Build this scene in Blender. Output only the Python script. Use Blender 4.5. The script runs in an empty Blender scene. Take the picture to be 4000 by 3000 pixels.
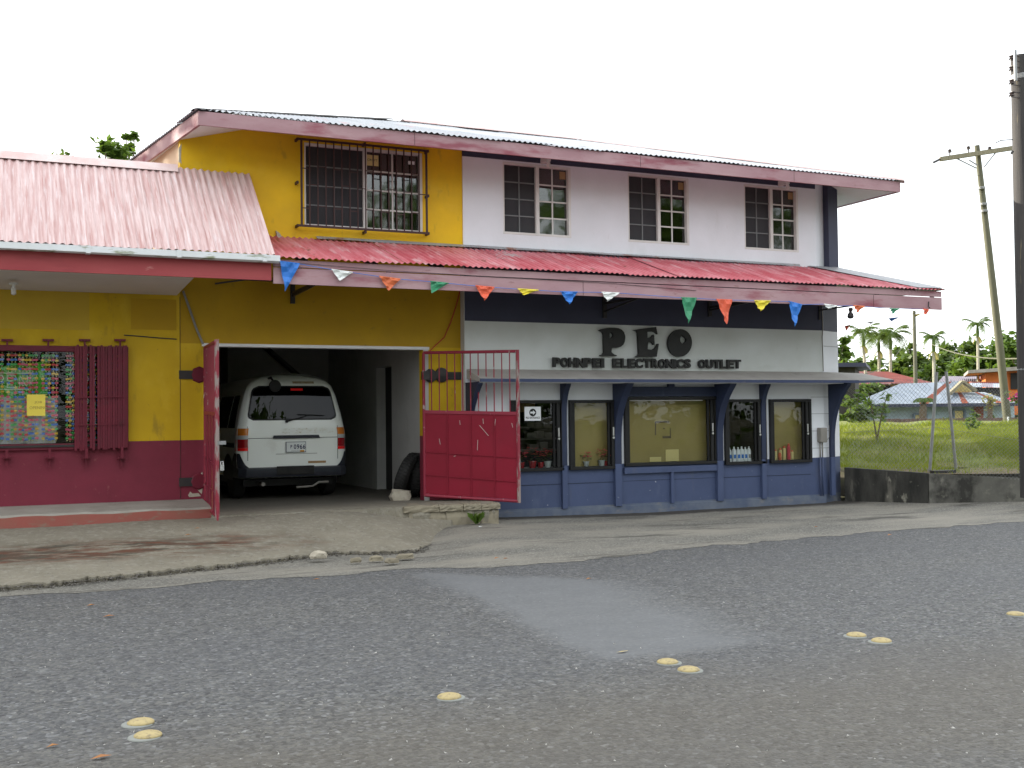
import bpy, bmesh, math, random
import numpy as np
from mathutils import Vector, Matrix
from mathutils.geometry import tessellate_polygon
rnd = random.Random(7)
nrg = np.random.default_rng(11)
sc = bpy.context.scene
COL = sc.collection
V3 = lambda *a: np.array(a, float)

# ---------------------------------------------------------------- camera, world, sun, exposure
FPX, PITCH, ROLL, YAW = 4401.3, 0.02916, -0.01116, 0.43186      # focal length in px of the 4000 px wide photo
CAM = V3(0, -15.0, 1.6)
_cy, _sy, _cp, _sp = math.cos(YAW), math.sin(YAW), math.cos(PITCH), math.sin(PITCH)
FWD = V3(_sy*_cp, _cy*_cp, _sp); _r0 = V3(_cy, -_sy, 0); _u0 = np.cross(_r0, FWD)
RGT = math.cos(ROLL)*_r0 + math.sin(ROLL)*_u0
UPV = -math.sin(ROLL)*_r0 + math.cos(ROLL)*_u0
cd = bpy.data.cameras.new('camera'); cam = bpy.data.objects.new('camera', cd); COL.objects.link(cam)
cd.sensor_width = 36; cd.lens = FPX/4000*36; cd.clip_start = .1; cd.clip_end = 3000
cam.matrix_world = Matrix(((RGT[0], UPV[0], -FWD[0], CAM[0]), (RGT[1], UPV[1], -FWD[1], CAM[1]), (RGT[2], UPV[2], -FWD[2], CAM[2]), (0, 0, 0, 1)))
sc.camera = cam

SUN_EL = math.radians(17); SUN_AZ = math.atan2(-.62, .78)       # low sun behind the buildings, from the left
world = bpy.data.worlds.new('World'); sc.world = world; world.use_nodes = True
nt = world.node_tree; nt.nodes.clear()
wo = nt.nodes.new('ShaderNodeOutputWorld'); bg = nt.nodes.new('ShaderNodeBackground')
sky = nt.nodes.new('ShaderNodeTexSky'); sky.sky_type = 'NISHITA'; sky.sun_disc = False
sky.sun_elevation = SUN_EL; sky.sun_rotation = SUN_AZ; sky.dust_density = 3.0; sky.air_density = 1.0; sky.ozone_density = 1.0
# thin white cloud cover over the clear sky
tcw = nt.nodes.new('ShaderNodeTexCoord'); mpw = nt.nodes.new('ShaderNodeMapping'); mpw.inputs['Scale'].default_value = (1, 1, 2.6)
nzw = nt.nodes.new('ShaderNodeTexNoise'); nzw.inputs['Scale'].default_value = 2.2; nzw.inputs['Detail'].default_value = 7
rpw = nt.nodes.new('ShaderNodeValToRGB'); rpw.color_ramp.elements[0].position = .30; rpw.color_ramp.elements[1].position = .62
rpw.color_ramp.elements[0].color = (.55, .55, .55, 1); rpw.color_ramp.elements[1].color = (.93, .93, .93, 1)
mxw = nt.nodes.new('ShaderNodeMixRGB'); mxw.inputs['Color2'].default_value = (10.4, 10.75, 11.05, 1)
nt.links.new(tcw.outputs['Generated'], mpw.inputs['Vector']); nt.links.new(mpw.outputs['Vector'], nzw.inputs['Vector'])
nt.links.new(nzw.outputs['Fac'], rpw.inputs['Fac']); nt.links.new(rpw.outputs['Color'], mxw.inputs['Fac'])
nt.links.new(sky.outputs['Color'], mxw.inputs['Color1']); nt.links.new(mxw.outputs['Color'], bg.inputs['Color'])
bg.inputs['Strength'].default_value = 0.10
nt.links.new(bg.outputs['Background'], wo.inputs['Surface'])
sd = V3(math.sin(SUN_AZ)*math.cos(SUN_EL), math.cos(SUN_AZ)*math.cos(SUN_EL), math.sin(SUN_EL))
sl = bpy.data.lights.new('sun', 'SUN'); sl.energy = 4.2; sl.angle = math.radians(.6); sl.color = (1, .93, .80)
so = bpy.data.objects.new('sun', sl); COL.objects.link(so); so.rotation_euler = Vector(sd).to_track_quat('Z', 'Y').to_euler()
so.location = (-30, 25, 20)
vs = sc.view_settings; vs.view_transform = 'Standard'; vs.look = 'None'; vs.gamma = 1; vs.exposure = 1.25; vs.use_curve_mapping = False
sc.render.resolution_x, sc.render.resolution_y = 1024, 768
try:
    sc.cycles.max_bounces = 8; sc.cycles.transparent_max_bounces = 16
except Exception: pass

# ---------------------------------------------------------------- pixel helpers (photo px -> place, on the surface the thing touches)
def ray(x, y): return (x-2000)/FPX*RGT - (y-1500)/FPX*UPV + FWD
def _on(x, y, a, val):
    d = ray(x, y); return CAM + (val-CAM[a])/d[a]*d
def py(x, y, Y=0.): return _on(x, y, 1, Y)      # on a plane parallel to the street front
def pz(x, y, Z=0.): return _on(x, y, 2, Z)      # on level ground
def px(x, y, X=0.): return _on(x, y, 0, X)
def at(x, y, depth): return CAM + ray(x, y)*depth
def proj(p):
    d = np.array(p, float)-CAM; k = d@FWD
    return 2000+FPX*(d@RGT)/k, 1500-FPX*(d@UPV)/k

# ---------------------------------------------------------------- mesh helpers
class MB:
    def __init__(s): s.v = []; s.f = []; s.m = []
    def add(s, vs, fs, m=0):
        o = len(s.v); s.v += [tuple(map(float, p)) for p in vs]
        for q in fs: s.f.append(tuple(i+o for i in q)); s.m.append(m)
        return s
    def hexa(s, p, m=0):   # p: 4 bottom (ccw from above) + 4 top
        return s.add(p, [(3, 2, 1, 0), (4, 5, 6, 7), (0, 1, 5, 4), (1, 2, 6, 5), (2, 3, 7, 6), (3, 0, 4, 7)], m)
    def box(s, x0, x1, y0, y1, z0, z1, m=0):
        return s.hexa([(x0, y0, z0), (x1, y0, z0), (x1, y1, z0), (x0, y1, z0), (x0, y0, z1), (x1, y0, z1), (x1, y1, z1), (x0, y1, z1)], m)
    def bar(s, a, b, w, h, up=(0, 0, 1), m=0):
        a, b = np.array(a, float), np.array(b, float); d = b-a; d /= np.linalg.norm(d)
        sd_ = np.cross(d, up); sd_ /= np.linalg.norm(sd_); u_ = np.cross(sd_, d)
        q = [(-1, -1), (1, -1), (1, 1), (-1, 1)]
        A = [a+sd_*w/2*i+u_*h/2*j for i, j in q]; B = [b+sd_*w/2*i+u_*h/2*j for i, j in q]
        return s.add(A+B, [(0, 1, 2, 3), (7, 6, 5, 4), (1, 0, 4, 5), (2, 1, 5, 6), (3, 2, 6, 7), (0, 3, 7, 4)], m)
    def tube(s, pts, r, n=8, m=0, caps=True):
        pts = [np.array(p, float) for p in pts]; k = len(pts); rr = r if isinstance(r, (list, tuple)) else [r]*k
        vs = []; prev = None
        for i, p in enumerate(pts):
            d = pts[min(i+1, k-1)]-pts[max(i-1, 0)]; d = d/(np.linalg.norm(d)+1e-9)
            if prev is None:
                ref = V3(0, 0, 1) if abs(d[2]) < .9 else V3(1, 0, 0)
                a_ = np.cross(d, ref)
            else: a_ = prev-d*(prev@d)
            a_ /= np.linalg.norm(a_)+1e-9; prev = a_; b_ = np.cross(d, a_)
            for j in range(n):
                t = 2*math.pi*j/n; vs.append(p+rr[i]*(math.cos(t)*a_+math.sin(t)*b_))
        fs = [(i*n+j, i*n+(j+1) % n, (i+1)*n+(j+1) % n, (i+1)*n+j) for i in range(k-1) for j in range(n)]
        if caps: fs += [tuple(range(n))[::-1], tuple((k-1)*n+j for j in range(n))]
        return s.add(vs, fs, m)
    def lathe(s, prof, c=(0, 0, 0), n=24, m=0, axis='z', caps=True):
        vs = []
        for r, h in prof:
            for j in range(n):
                t = 2*math.pi*j/n; a_, b_ = r*math.cos(t), r*math.sin(t)
                vs.append({'z': (c[0]+a_, c[1]+b_, c[2]+h), 'x': (c[0]+h, c[1]+a_, c[2]+b_), 'y': (c[0]+a_, c[1]+h, c[2]+b_)}[axis])
        k = len(prof)
        fs = [(i*n+j, i*n+(j+1) % n, (i+1)*n+(j+1) % n, (i+1)*n+j) for i in range(k-1) for j in range(n)]
        if caps: fs += [tuple(range(n))[::-1], tuple((k-1)*n+j for j in range(n))]
        return s.add(vs, fs, m)
    def grid(s, P, m=0, flip=False):
        P = np.asarray(P, float); a_, b_ = P.shape[:2]
        fs = []
        for i in range(a_-1):
            for j in range(b_-1):
                q = (i*b_+j, i*b_+j+1, (i+1)*b_+j+1, (i+1)*b_+j); fs.append(q[::-1] if flip else q)
        return s.add(P.reshape(-1, 3), fs, m)
    def prism(s, loops, off, m=0):   # planar polygon (first loop) with holes, pushed along off
        loops = [[np.array(p, float) for p in L] for L in loops]; off = np.array(off, float)
        flat = [p for L in loops for p in L]; n = len(flat)
        tri = tessellate_polygon([[Vector(p) for p in L] for L in loops])
        fs = [tuple(t) for t in tri]+[tuple(i+n for i in reversed(t)) for t in tri]
        o = 0
        for L in loops:
            k = len(L)
            for i in range(k): fs.append((o+i, o+(i+1) % k, o+(i+1) % k+n, o+i+n))
            o += k
        return s.add(flat+[p+off for p in flat], fs, m)

ROOT = {}
def obj(name, mb, mats, parent=None, smooth=False, bevel=0, recalc=True):
    me = bpy.data.meshes.new(name)
    o = bpy.data.objects.new(name, me); COL.objects.link(o)
    root = V3(0, 0, 0)
    if parent is not None:
        root = ROOT.get(parent.name, root); o.parent = parent
    ROOT[o.name] = root
    vv = np.array(mb.v, float)-root
    me.from_pydata(vv.tolist(), [], mb.f)
    mats = mats if isinstance(mats, (list, tuple)) else [mats]
    for m in mats: me.materials.append(m)
    if len(mats) > 1: me.polygons.foreach_set('material_index', mb.m)
    if recalc and len(mb.f) < 20000:
        bm = bmesh.new(); bm.from_mesh(me); bmesh.ops.recalc_face_normals(bm, faces=bm.faces); bm.to_mesh(me); bm.free()
    if smooth:
        me.polygons.foreach_set('use_smooth', [True]*len(me.polygons))
        if smooth == 'auto':
            try: me.set_sharp_from_angle(angle=math.radians(35))
            except Exception: pass
    if bevel:
        b = o.modifiers.new('bevel', 'BEVEL'); b.width = bevel; b.segments = 2; b.limit_method = 'ANGLE'; b.angle_limit = math.radians(40)
    me.update()
    return o
def tag(o, label, cat, group=None):
    o['label'] = label; o['category'] = cat
    if group: o['group'] = group
    return o
def thing(name, label, cat, loc, group=None):
    o = bpy.data.objects.new(name, None); COL.objects.link(o); o.location = tuple(map(float, loc)); o.empty_display_size = .2
    ROOT[o.name] = np.array(loc, float); return tag(o, label, cat, group)
def single(name, mb, mats, label, cat, loc, group=None, **k):   # a thing that is one mesh, origin at its base
    o = obj(name, MBoff(mb, loc), mats, None, **k); o.location = tuple(map(float, loc)); ROOT[o.name] = np.array(loc, float)
    return tag(o, label, cat, group)
def MBoff(mb, loc):
    n = MB(); n.v = [tuple(np.array(p)-np.array(loc)) for p in mb.v]; n.f = mb.f; n.m = mb.m; return n
def struct(name, mb, mats, **k):
    o = obj(name, mb, mats, None, **k); o['kind'] = 'structure'; return o
def fastmesh(name, verts, faces, mat, parent=None, loc=None, smooth=False):
    """verts (N,3), faces (M,k) numpy arrays with the same k: quick path for leaves and blades"""
    me = bpy.data.meshes.new(name); o = bpy.data.objects.new(name, me); COL.objects.link(o)
    root = V3(0, 0, 0)
    if parent is not None: root = ROOT.get(parent.name, root); o.parent = parent
    elif loc is not None: root = np.array(loc, float); o.location = tuple(root)
    ROOT[o.name] = root
    v = (np.asarray(verts)-root).astype(np.float32); f = np.asarray(faces, np.int32); k = f.shape[1]
    me.vertices.add(len(v)); me.vertices.foreach_set('co', v.ravel())
    me.loops.add(f.size); me.loops.foreach_set('vertex_index', f.ravel())
    me.polygons.add(len(f)); me.polygons.foreach_set('loop_start', np.arange(0, f.size, k, dtype=np.int32))
    me.polygons.foreach_set('loop_total', np.full(len(f), k, np.int32))
    me.materials.append(mat); me.update(calc_edges=True); me.validate()
    return o

# ---------------------------------------------------------------- materials
def _n(nt, t): return nt.nodes.new(t)
def noise_fac(nt, scale, lo, hi, stretch=(1, 1, 1), detail=6, rough=.6, seed=0):
    g = _n(nt, 'ShaderNodeNewGeometry'); mp = _n(nt, 'ShaderNodeMapping'); mp.inputs['Scale'].default_value = stretch
    mp.inputs['Location'].default_value = (seed*3.7, seed*1.3, seed*2.1)
    nz = _n(nt, 'ShaderNodeTexNoise'); nz.inputs['Scale'].default_value = scale; nz.inputs['Detail'].default_value = detail
    nz.inputs['Roughness'].default_value = rough
    rp = _n(nt, 'ShaderNodeMapRange'); rp.inputs['From Min'].default_value = lo; rp.inputs['From Max'].default_value = hi
    nt.links.new(g.outputs['Position'], mp.inputs['Vector']); nt.links.new(mp.outputs['Vector'], nz.inputs['Vector'])
    nt.links.new(nz.outputs['Fac'], rp.inputs['Value'])
    return rp.outputs['Result']
def mixc(nt, fac, a, b):
    m = _n(nt, 'ShaderNodeMixRGB')
    for k, s in (('Fac', fac), ('Color1', a), ('Color2', b)):
        if hasattr(s, 'is_output'): nt.links.new(s, m.inputs[k])
        elif k == 'Fac': m.inputs[k].default_value = s
        else: m.inputs[k].default_value = (*s, 1)
    return m.outputs['Color']
def newmat(name):
    m = bpy.data.materials.new(name); m.use_nodes = True; nt = m.node_tree
    return m, nt, nt.nodes['Principled BSDF']
def M(name, c, c2=None, scale=3, lo=.35, hi=.65, stretch=(1, 1, 1), rough=.7, spec=.3, metal=0, bump=0, bscale=60, bstretch=(1, 1, 1),
      layers=(), coat=0, rvar=0):
    """base colour c, mottled towards c2, then layers of (colour, scale, lo, hi, stretch, amount)"""
    m, nt, b = newmat(name); col = c
    if c2 is not None: col = mixc(nt, noise_fac(nt, scale, lo, hi, stretch), c, c2)
    for i, L in enumerate(layers):
        f = noise_fac(nt, L[1], L[2], L[3], L[4], seed=i+1)
        if L[5] < 1:
            mu = _n(nt, 'ShaderNodeMath'); mu.operation = 'MULTIPLY'; mu.inputs[1].default_value = L[5]; mu.use_clamp = True; nt.links.new(f, mu.inputs[0]); f = mu.outputs[0]
        col = mixc(nt, f, col, L[0])
    if hasattr(col, 'is_output'): nt.links.new(col, b.inputs['Base Color'])
    else: b.inputs['Base Color'].default_value = (*col, 1)
    b.inputs['Roughness'].default_value = rough; b.inputs['Metallic'].default_value = metal; b.inputs['Specular IOR Level'].default_value = spec
    if coat: b.inputs['Coat Weight'].default_value = coat; b.inputs['Coat Roughness'].default_value = .06
    if rvar:
        f = noise_fac(nt, 4, .3, .7, seed=9); mr = _n(nt, 'ShaderNodeMapRange'); mr.inputs['To Min'].default_value = rough-rvar; mr.inputs['To Max'].default_value = rough+rvar
        nt.links.new(f, mr.inputs['Value']); nt.links.new(mr.outputs['Result'], b.inputs['Roughness'])
    if bump:
        f = noise_fac(nt, bscale, 0, 1, bstretch, detail=4, seed=5); bp = _n(nt, 'ShaderNodeBump'); bp.inputs['Strength'].default_value = 1; bp.inputs['Distance'].default_value = bump
        nt.links.new(f, bp.inputs['Height']); nt.links.new(bp.outputs['Normal'], b.inputs['Normal'])
    return m
def glass_mat(name, ior=1.5, tint=(.8, .85, .85), rough=.0):
    m, nt, b = newmat(name); nt.nodes.remove(b); out = nt.nodes['Material Output']
    fr = _n(nt, 'ShaderNodeFresnel'); fr.inputs['IOR'].default_value = ior
    tr = _n(nt, 'ShaderNodeBsdfTransparent'); tr.inputs['Color'].default_value = (*tint, 1)
    gl = _n(nt, 'ShaderNodeBsdfGlossy'); gl.inputs['Roughness'].default_value = rough
    bp = _n(nt, 'ShaderNodeBump'); bp.inputs['Distance'].default_value = .002
    nt.links.new(noise_fac(nt, 2.2, 0, 1, detail=2), bp.inputs['Height']); nt.links.new(bp.outputs['Normal'], gl.inputs['Normal'])
    mx = _n(nt, 'ShaderNodeMixShader'); nt.links.new(fr.outputs[0], mx.inputs[0]); nt.links.new(tr.outputs[0], mx.inputs[1]); nt.links.new(gl.outputs[0], mx.inputs[2])
    nt.links.new(mx.outputs[0], out.inputs['Surface']); return m
def leaf_mat(name, c, c2, trans=.45, scale=1.2):
    m, nt, b = newmat(name); nt.nodes.remove(b); out = nt.nodes['Material Output']
    col = mixc(nt, noise_fac(nt, scale, .3, .7, detail=8, rough=.8), c, c2)
    df = _n(nt, 'ShaderNodeBsdfPrincipled'); df.inputs['Roughness'].default_value = .45; df.inputs['Specular IOR Level'].default_value = .35
    tl = _n(nt, 'ShaderNodeBsdfTranslucent'); nt.links.new(col, df.inputs['Base Color'])
    cc = mixc(nt, .35, col, (c2[0]*1.6, c2[1]*1.5, c2[2]*.6)); nt.links.new(cc, tl.inputs['Color'])
    mx = _n(nt, 'ShaderNodeMixShader'); mx.inputs[0].default_value = trans
    nt.links.new(df.outputs[0], mx.inputs[1]); nt.links.new(tl.outputs[0], mx.inputs[2]); nt.links.new(mx.outputs[0], out.inputs['Surface']); return m

W = (1, 1, 1)
GRIME = (.16, .13, .10)
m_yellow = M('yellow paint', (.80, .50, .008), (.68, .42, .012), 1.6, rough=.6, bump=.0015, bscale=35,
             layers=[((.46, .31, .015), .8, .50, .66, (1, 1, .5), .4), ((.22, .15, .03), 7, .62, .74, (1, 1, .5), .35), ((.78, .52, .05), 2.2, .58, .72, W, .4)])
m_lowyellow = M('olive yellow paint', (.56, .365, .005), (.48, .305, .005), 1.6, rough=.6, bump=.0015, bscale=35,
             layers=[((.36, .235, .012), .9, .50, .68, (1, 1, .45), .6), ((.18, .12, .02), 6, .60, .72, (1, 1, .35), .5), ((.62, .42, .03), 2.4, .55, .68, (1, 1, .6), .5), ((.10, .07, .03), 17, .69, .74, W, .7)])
m_mustard_shade = M('mustard paint with eave shade', (.45, .272, .004), (.38, .225, .005), 1.3, rough=.6, bump=.0015, bscale=35,
              layers=[((.30, .18, .008), 1.4, .55, .75, (1, 1, .4), .5), ((.12, .08, .02), 9, .64, .76, W, .4)])  # mustard tone, its colour darkened further for the shade under the eaves
m_maroon = M('maroon paint', (.190, .022, .042), (.16, .019, .036), 2.5, rough=.55, bump=.0015, bscale=40, layers=[((.10, .03, .03), 3, .58, .75, (1, 1, .5), .5), ((.30, .10, .10), 11, .66, .74, W, .4)])
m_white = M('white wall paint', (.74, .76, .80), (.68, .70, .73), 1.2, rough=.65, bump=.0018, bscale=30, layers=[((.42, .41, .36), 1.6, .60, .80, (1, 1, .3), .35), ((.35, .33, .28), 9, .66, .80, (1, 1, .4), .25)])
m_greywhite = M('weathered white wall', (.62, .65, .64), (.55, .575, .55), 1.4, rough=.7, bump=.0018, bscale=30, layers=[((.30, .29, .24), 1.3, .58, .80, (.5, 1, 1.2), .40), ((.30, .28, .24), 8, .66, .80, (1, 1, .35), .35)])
m_navy = M('navy paint', (.046, .050, .084), (.039, .043, .072), 2, rough=.6, bump=.0012, bscale=30, layers=[((.06, .065, .085), 1.6, .58, .75, W, .4)])
m_blue = M('blue wall paint', (.060, .082, .160), (.052, .071, .140), 2.2, rough=.55, bump=.0015, bscale=30, layers=[((.13, .16, .24), 2.5, .60, .78, (1, 1, .5), .35), ((.50, .52, .55), 13, .705, .72, (1, 1, 1.3), .8), ((.10, .10, .12), 5, .62, .75, (1, 1, .3), .35)])
m_fascblue = M('visor edge paint', (.045, .060, .120), (.038, .050, .10), 3, rough=.6, layers=[((.16, .16, .17), 8, .6, .72, W, .5)])
m_bluebase = M('dusty blue plinth', (.078, .100, .155), (.13, .15, .19), 3.5, rough=.7, bump=.002, layers=[((.22, .20, .17), 5, .55, .72, (1, 1, 1.6), .5)])
m_bracket = M('dark blue bracket paint', (.024, .034, .072), (.021, .029, .060), 3, rough=.55, layers=[((.09, .11, .17), 6, .62, .75, (1, 1, .3), .4)])
m_pink = M('faded pink fascia', (.36, .205, .225), (.44, .285, .30), 2.2, rough=.7, stretch=(.5, 1, 1.5), bump=.001, bscale=25, bstretch=(.3, 1, 3),
           layers=[((.24, .045, .07), 1.7, .52, .66, (.55, 1, 2.2), .8), ((.20, .09, .08), 14, .64, .72, (.35, 1, 1), .45)])
m_red = M('red fascia', (.32, .050, .058), (.38, .075, .078), 2, rough=.65, stretch=(.4, 1, 1), layers=[((.18, .03, .04), 2.3, .56, .75, (.5, 1, 1.5), .5), ((.55, .28, .25), 13, .68, .75, (.3, 1, 1), .5)])
m_roof_l = M('faded pink roof iron', (.50, .325, .31), (.62, .48, .465), 9, .40, .60, (3.0, .16, .16), rough=.55, spec=.3,
             layers=[((.40, .20, .18), 12, .53, .66, (3.0, .12, .12), .75), ((.70, .66, .67), 14, .56, .68, (3.2, .2, .2), .5), ((.20, .12, .10), 20, .70, .76, (1.2, .6, .6), .6)])
m_roof_r = M('red roof iron', (.43, .085, .105), (.55, .19, .215), 4, .4, .62, (1, .3, .3), rough=.5, spec=.35,
             layers=[((.62, .40, .41), 6.5, .56, .68, (1.6, .22, .22), .7), ((.17, .06, .035), 5, .635, .70, (.8, .5, .5), .85), ((.40, .38, .38), 1.1, .64, .70, W, .8)])
m_roof_u = M('galvanised roof iron', (.38, .395, .42), (.32, .335, .36), 3, rough=.6, metal=.0, spec=.5, stretch=(1, .3, .3), layers=[((.50, .22, .22), 2.2, .60, .68, (.9, .35, .35), .5)])
m_tin = M('weathered tin', (.27, .275, .285), (.35, .36, .37), 4, rough=.45, metal=.3, layers=[((.27, .10, .055), 3, .58, .66, (1, .5, .5), .9)])
m_capred = M('faded ridge cap', (.60, .42, .40), (.70, .58, .56), 3, rough=.6, layers=[((.35, .16, .14), 8, .62, .72, (.3, 1, 1), .5)])
m_soffit = M('soffit board', (.72, .73, .74), (.66, .66, .66), 2, rough=.7, layers=[((.5, .45, .38), 2.5, .60, .78, W, .4)])
m_soffit_l = M('pale soffit', (.62, .58, .57), (.56, .52, .50), 1.5, rough=.7)
m_peach = M('peach side wall', (.72, .52, .36), (.66, .46, .31), 2, rough=.7)
m_gutter = M('white gutter', (.72, .74, .75), (.64, .66, .66), 3, rough=.45, layers=[((.20, .22, .10), 5, .56, .66, (.7, 1, 3.5), .85)])
m_conc = M('concrete', (.33, .31, .27), (.27, .25, .215), 2.2, rough=.85, bump=.004, bscale=45, layers=[((.16, .14, .12), 1.7, .55, .75, W, .6), ((.40, .38, .34), 7, .58, .72, W, .4), ((.12, .10, .085), 19, .64, .74, W, .5)])
m_ledge = M('crumbling ledge concrete', (0.246, 0.217, 0.156), (0.197, 0.172, 0.127), 3, rough=.9, bump=.006, bscale=35, layers=[((0.098, 0.082, 0.061), 4, .56, .72, W, .6), ((0.312, 0.287, 0.230), 11, .6, .72, W, .5)])
m_concgrey = M('grey visor concrete', (.40, .385, .355), (.33, .315, .29), 2, rough=.8, bump=.002, bscale=40, layers=[((.46, .45, .42), 1.2, .5, .7, W, .6), ((.14, .13, .115), 5, .6, .74, W, .5)])
m_inwall = M('garage grey wall', (.50, .50, .48), (.43, .43, .41), 1.6, rough=.75, layers=[((.2, .19, .17), 1.8, .58, .78, (1, 1, .4), .5)])
m_dark = M('dark interior', (.035, .034, .034), (.025, .025, .025), 2, rough=.8)
m_darkwood = M('dark boards', (.055, .050, .045), (.035, .033, .03), 3, rough=.7)
m_black = M('black frame', (.010, .010, .011), (.015, .015, .015), 5, rough=.5, spec=.25)
m_rubber = M('tyre rubber', (.014, .014, .014), (.024, .023, .022), 9, rough=.75, spec=.3)
m_steelblk = M('black steel', (.020, .020, .022), (.035, .03, .028), 8, rough=.5, spec=.4)
m_guard = M('brown guard steel', (.060, .028, .026), (.045, .022, .022), 9, rough=.55)
m_tan = M('tan window film', (.36, .28, .095), (.32, .245, .08), 1.2, rough=.35, spec=.35, layers=[((.16, .12, .036), 1.0, .5, .8, W, .5)])
m_upvc = M('off-white window frame', (.66, .65, .62), (.60, .59, .56), 4, rough=.45)
m_muntgrey = M('grey screened muntin', (.17, .18, .18), (.15, .16, .16), 4, rough=.6)
m_blind_reflect = M('blind with reflection tone', (.32, .32, .27), (.22, .23, .18), 2.5, .4, .6, rough=.8)  # grey-green colour carries the soft reflection of the upper panes
m_screen = M('insect screen', (.040, .040, .044), (.050, .050, .053), 2, rough=.75, spec=.15)
m_glass = glass_mat('window glass', 1.28, (.92, .94, .93))
m_glassr = glass_mat('reflective window glass', 1.9, (.45, .47, .44), .04)
m_vanglass = glass_mat('van glass', 1.36, (.08, .09, .10))
m_maroonmetal = M('maroon painted steel', (.15, .015, .030), (.12, .013, .026), 4, rough=.45, layers=[((.08, .02, .025), 9, .6, .72, W, .5)])
m_gate = M('crimson gate steel', (.22, .008, .024), (.19, .007, .020), 2.2, rough=.55, spec=.2, layers=[((.16, .012, .025), 1.6, .55, .75, W, .5), ((.55, .45, .42), 22, .735, .75, (1, 1, .35), .9)])
m_gatechip = M('chipped gate edge', (.27, .025, .045), (.22, .02, .04), 3, rough=.5, layers=[((.45, .40, .37), 18, .64, .68, (1, 1, .4), .9), ((.10, .04, .05), 12, .62, .7, W, .6)])
m_boxs = M('bare scratch', (.48, .40, .38), rough=.6)
m_chip = M('worn gate stile', (.26, .03, .05), (.22, .025, .04), 3, rough=.5, layers=[((.28, .24, .22), 10, .47, .54, (1, 1, .35), .9), ((.12, .10, .09), 12, .62, .7, W, .6)])
m_pinkgate = M('sun-faded pink gate', (.25, .032, .058), (.21, .026, .048), 2.5, rough=.5, layers=[((.50, .20, .06), 1.3, .60, .72, (1, 1, .6), .6), ((.30, .03, .05), 3, .58, .7, (1, 1, .4), .5)])
m_van = M('white van paint', (.82, .86, .81), (.79, .83, .78), 1.2, rough=.28, spec=.5, coat=.4, layers=[((.45, .42, .34), 2.2, .62, .8, W, .35)])
m_vangrey = M('dark bumper plastic', (.020, .023, .032), (.03, .032, .04), 5, rough=.5)
m_seam = M('panel gap', (.02, .02, .02), rough=.7)
m_amber = M('amber lens', (.55, .17, .02), rough=.2, coat=.5)
m_clear = M('clear lens', (.40, .42, .42), rough=.2, coat=.5)
m_redlens = M('red lens', (.28, .008, .012), rough=.18, coat=.6)
m_redbright = M('red reflector', (.80, .02, .02), rough=.2, coat=.5)
m_plate = M('white number plate', (.68, .72, .70), rough=.4)
m_ink = M('dark blue ink', (.02, .02, .08), rough=.5)
m_blackink = M('black ink', (.012, .012, .012), rough=.6)
m_orangestk = M('orange sticker', (.62, .30, .03), rough=.5)
m_chrome = M('silver metal', (.60, .60, .60), rough=.3, metal=.9)
m_letter = M('black sign letters', (.014, .014, .014), (.020, .020, .019), 6, rough=.5)
m_paper = M('white paper', (.80, .82, .84), (.76, .78, .80), 5, rough=.7)
m_ypaper = M('yellow paper', (.80, .66, .10), (.76, .62, .09), 6, rough=.7)
m_cream = M('cream paper', (.70, .58, .25), rough=.7)
m_cardb = M('brown card', (.38, .25, .12), (.33, .21, .1), 4, rough=.8)
m_greenb = M('green board', (.16, .68, .05), (.12, .55, .04), 2, rough=.4)
m_neon = M('pale sign tube', (.50, .66, .42), rough=.3)
m_metalgrey = M('grey meter box', (.24, .225, .20), (.20, .19, .17), 3, rough=.5)
m_pole = M('weathered pole timber', (.26, .235, .16), (.20, .18, .12), 4, rough=.85, stretch=(3, 3, .15), bump=.004, bscale=20, bstretch=(3, 3, .1), layers=[((.11, .10, .075), 6, .55, .7, (3, 3, .12), .6)])
m_polegreen = M('lichen pole timber', (.135, .132, .088), (.105, .103, .07), 3, rough=.85, stretch=(3, 3, .15), layers=[((.14, .14, .09), 5, .55, .7, (3, 3, .15), .5)])
m_poledark = M('tarred pole', (.045, .042, .042), (.07, .065, .06), 5, rough=.8, stretch=(3, 3, .12), bump=.004, bscale=25, bstretch=(3, 3, .1), layers=[((.34, .28, .16), 9, .66, .74, (2, 2, .12), .6)])
m_galv = M('galvanised pipe', (.30, .31, .31), (.22, .215, .21), 6, rough=.5, metal=.4, layers=[((.18, .10, .06), 11, .62, .72, (1, 1, .4), .5)])
m_wire = M('wire', (.05, .05, .05), rough=.6)
m_wirepale = M('galvanised wire', (.24, .25, .24), rough=.5, metal=.4)
m_insul = M('brown insulator', (.055, .040, .035), rough=.3)
m_yellowstud = M('yellow ceramic stud', (.43, .345, .165), (.37, .295, .145), 30, rough=.6, layers=[((.20, .16, .10), 40, .52, .66, W, .75)])
m_studglue = M('stud adhesive', (.24, .25, .23), rough=.7)
m_stone = M('pale rubble', (.46, .42, .34), (.38, .34, .27), 9, rough=.9, bump=.004, layers=[((.25, .21, .16), 14, .55, .7, W, .5)])
m_trunk = M('tree bark', (.16, .12, .085), (.11, .085, .06), 4, rough=.9, bump=.006, bscale=18)
m_palmtrunk = M('palm trunk', (.40, .38, .30), (.30, .28, .21), 5, rough=.85, stretch=(1, 1, 4))
m_leafa = leaf_mat('broad leaves', (.045, .095, .016), (.11, .18, .03))
m_leafb = leaf_mat('dark leaves', (.040, .080, .020), (.10, .15, .03))
m_leafc = leaf_mat('light leaves', (.060, .130, .018), (.14, .21, .03))
m_frond = leaf_mat('palm frond', (.050, .105, .018), (.13, .19, .03))
m_frondy = leaf_mat('dry palm frond', (.26, .24, .07), (.38, .35, .11), .3)
m_grass = leaf_mat('grass blade', (.060, .125, .010), (.25, .28, .030), .5, .9)
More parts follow.
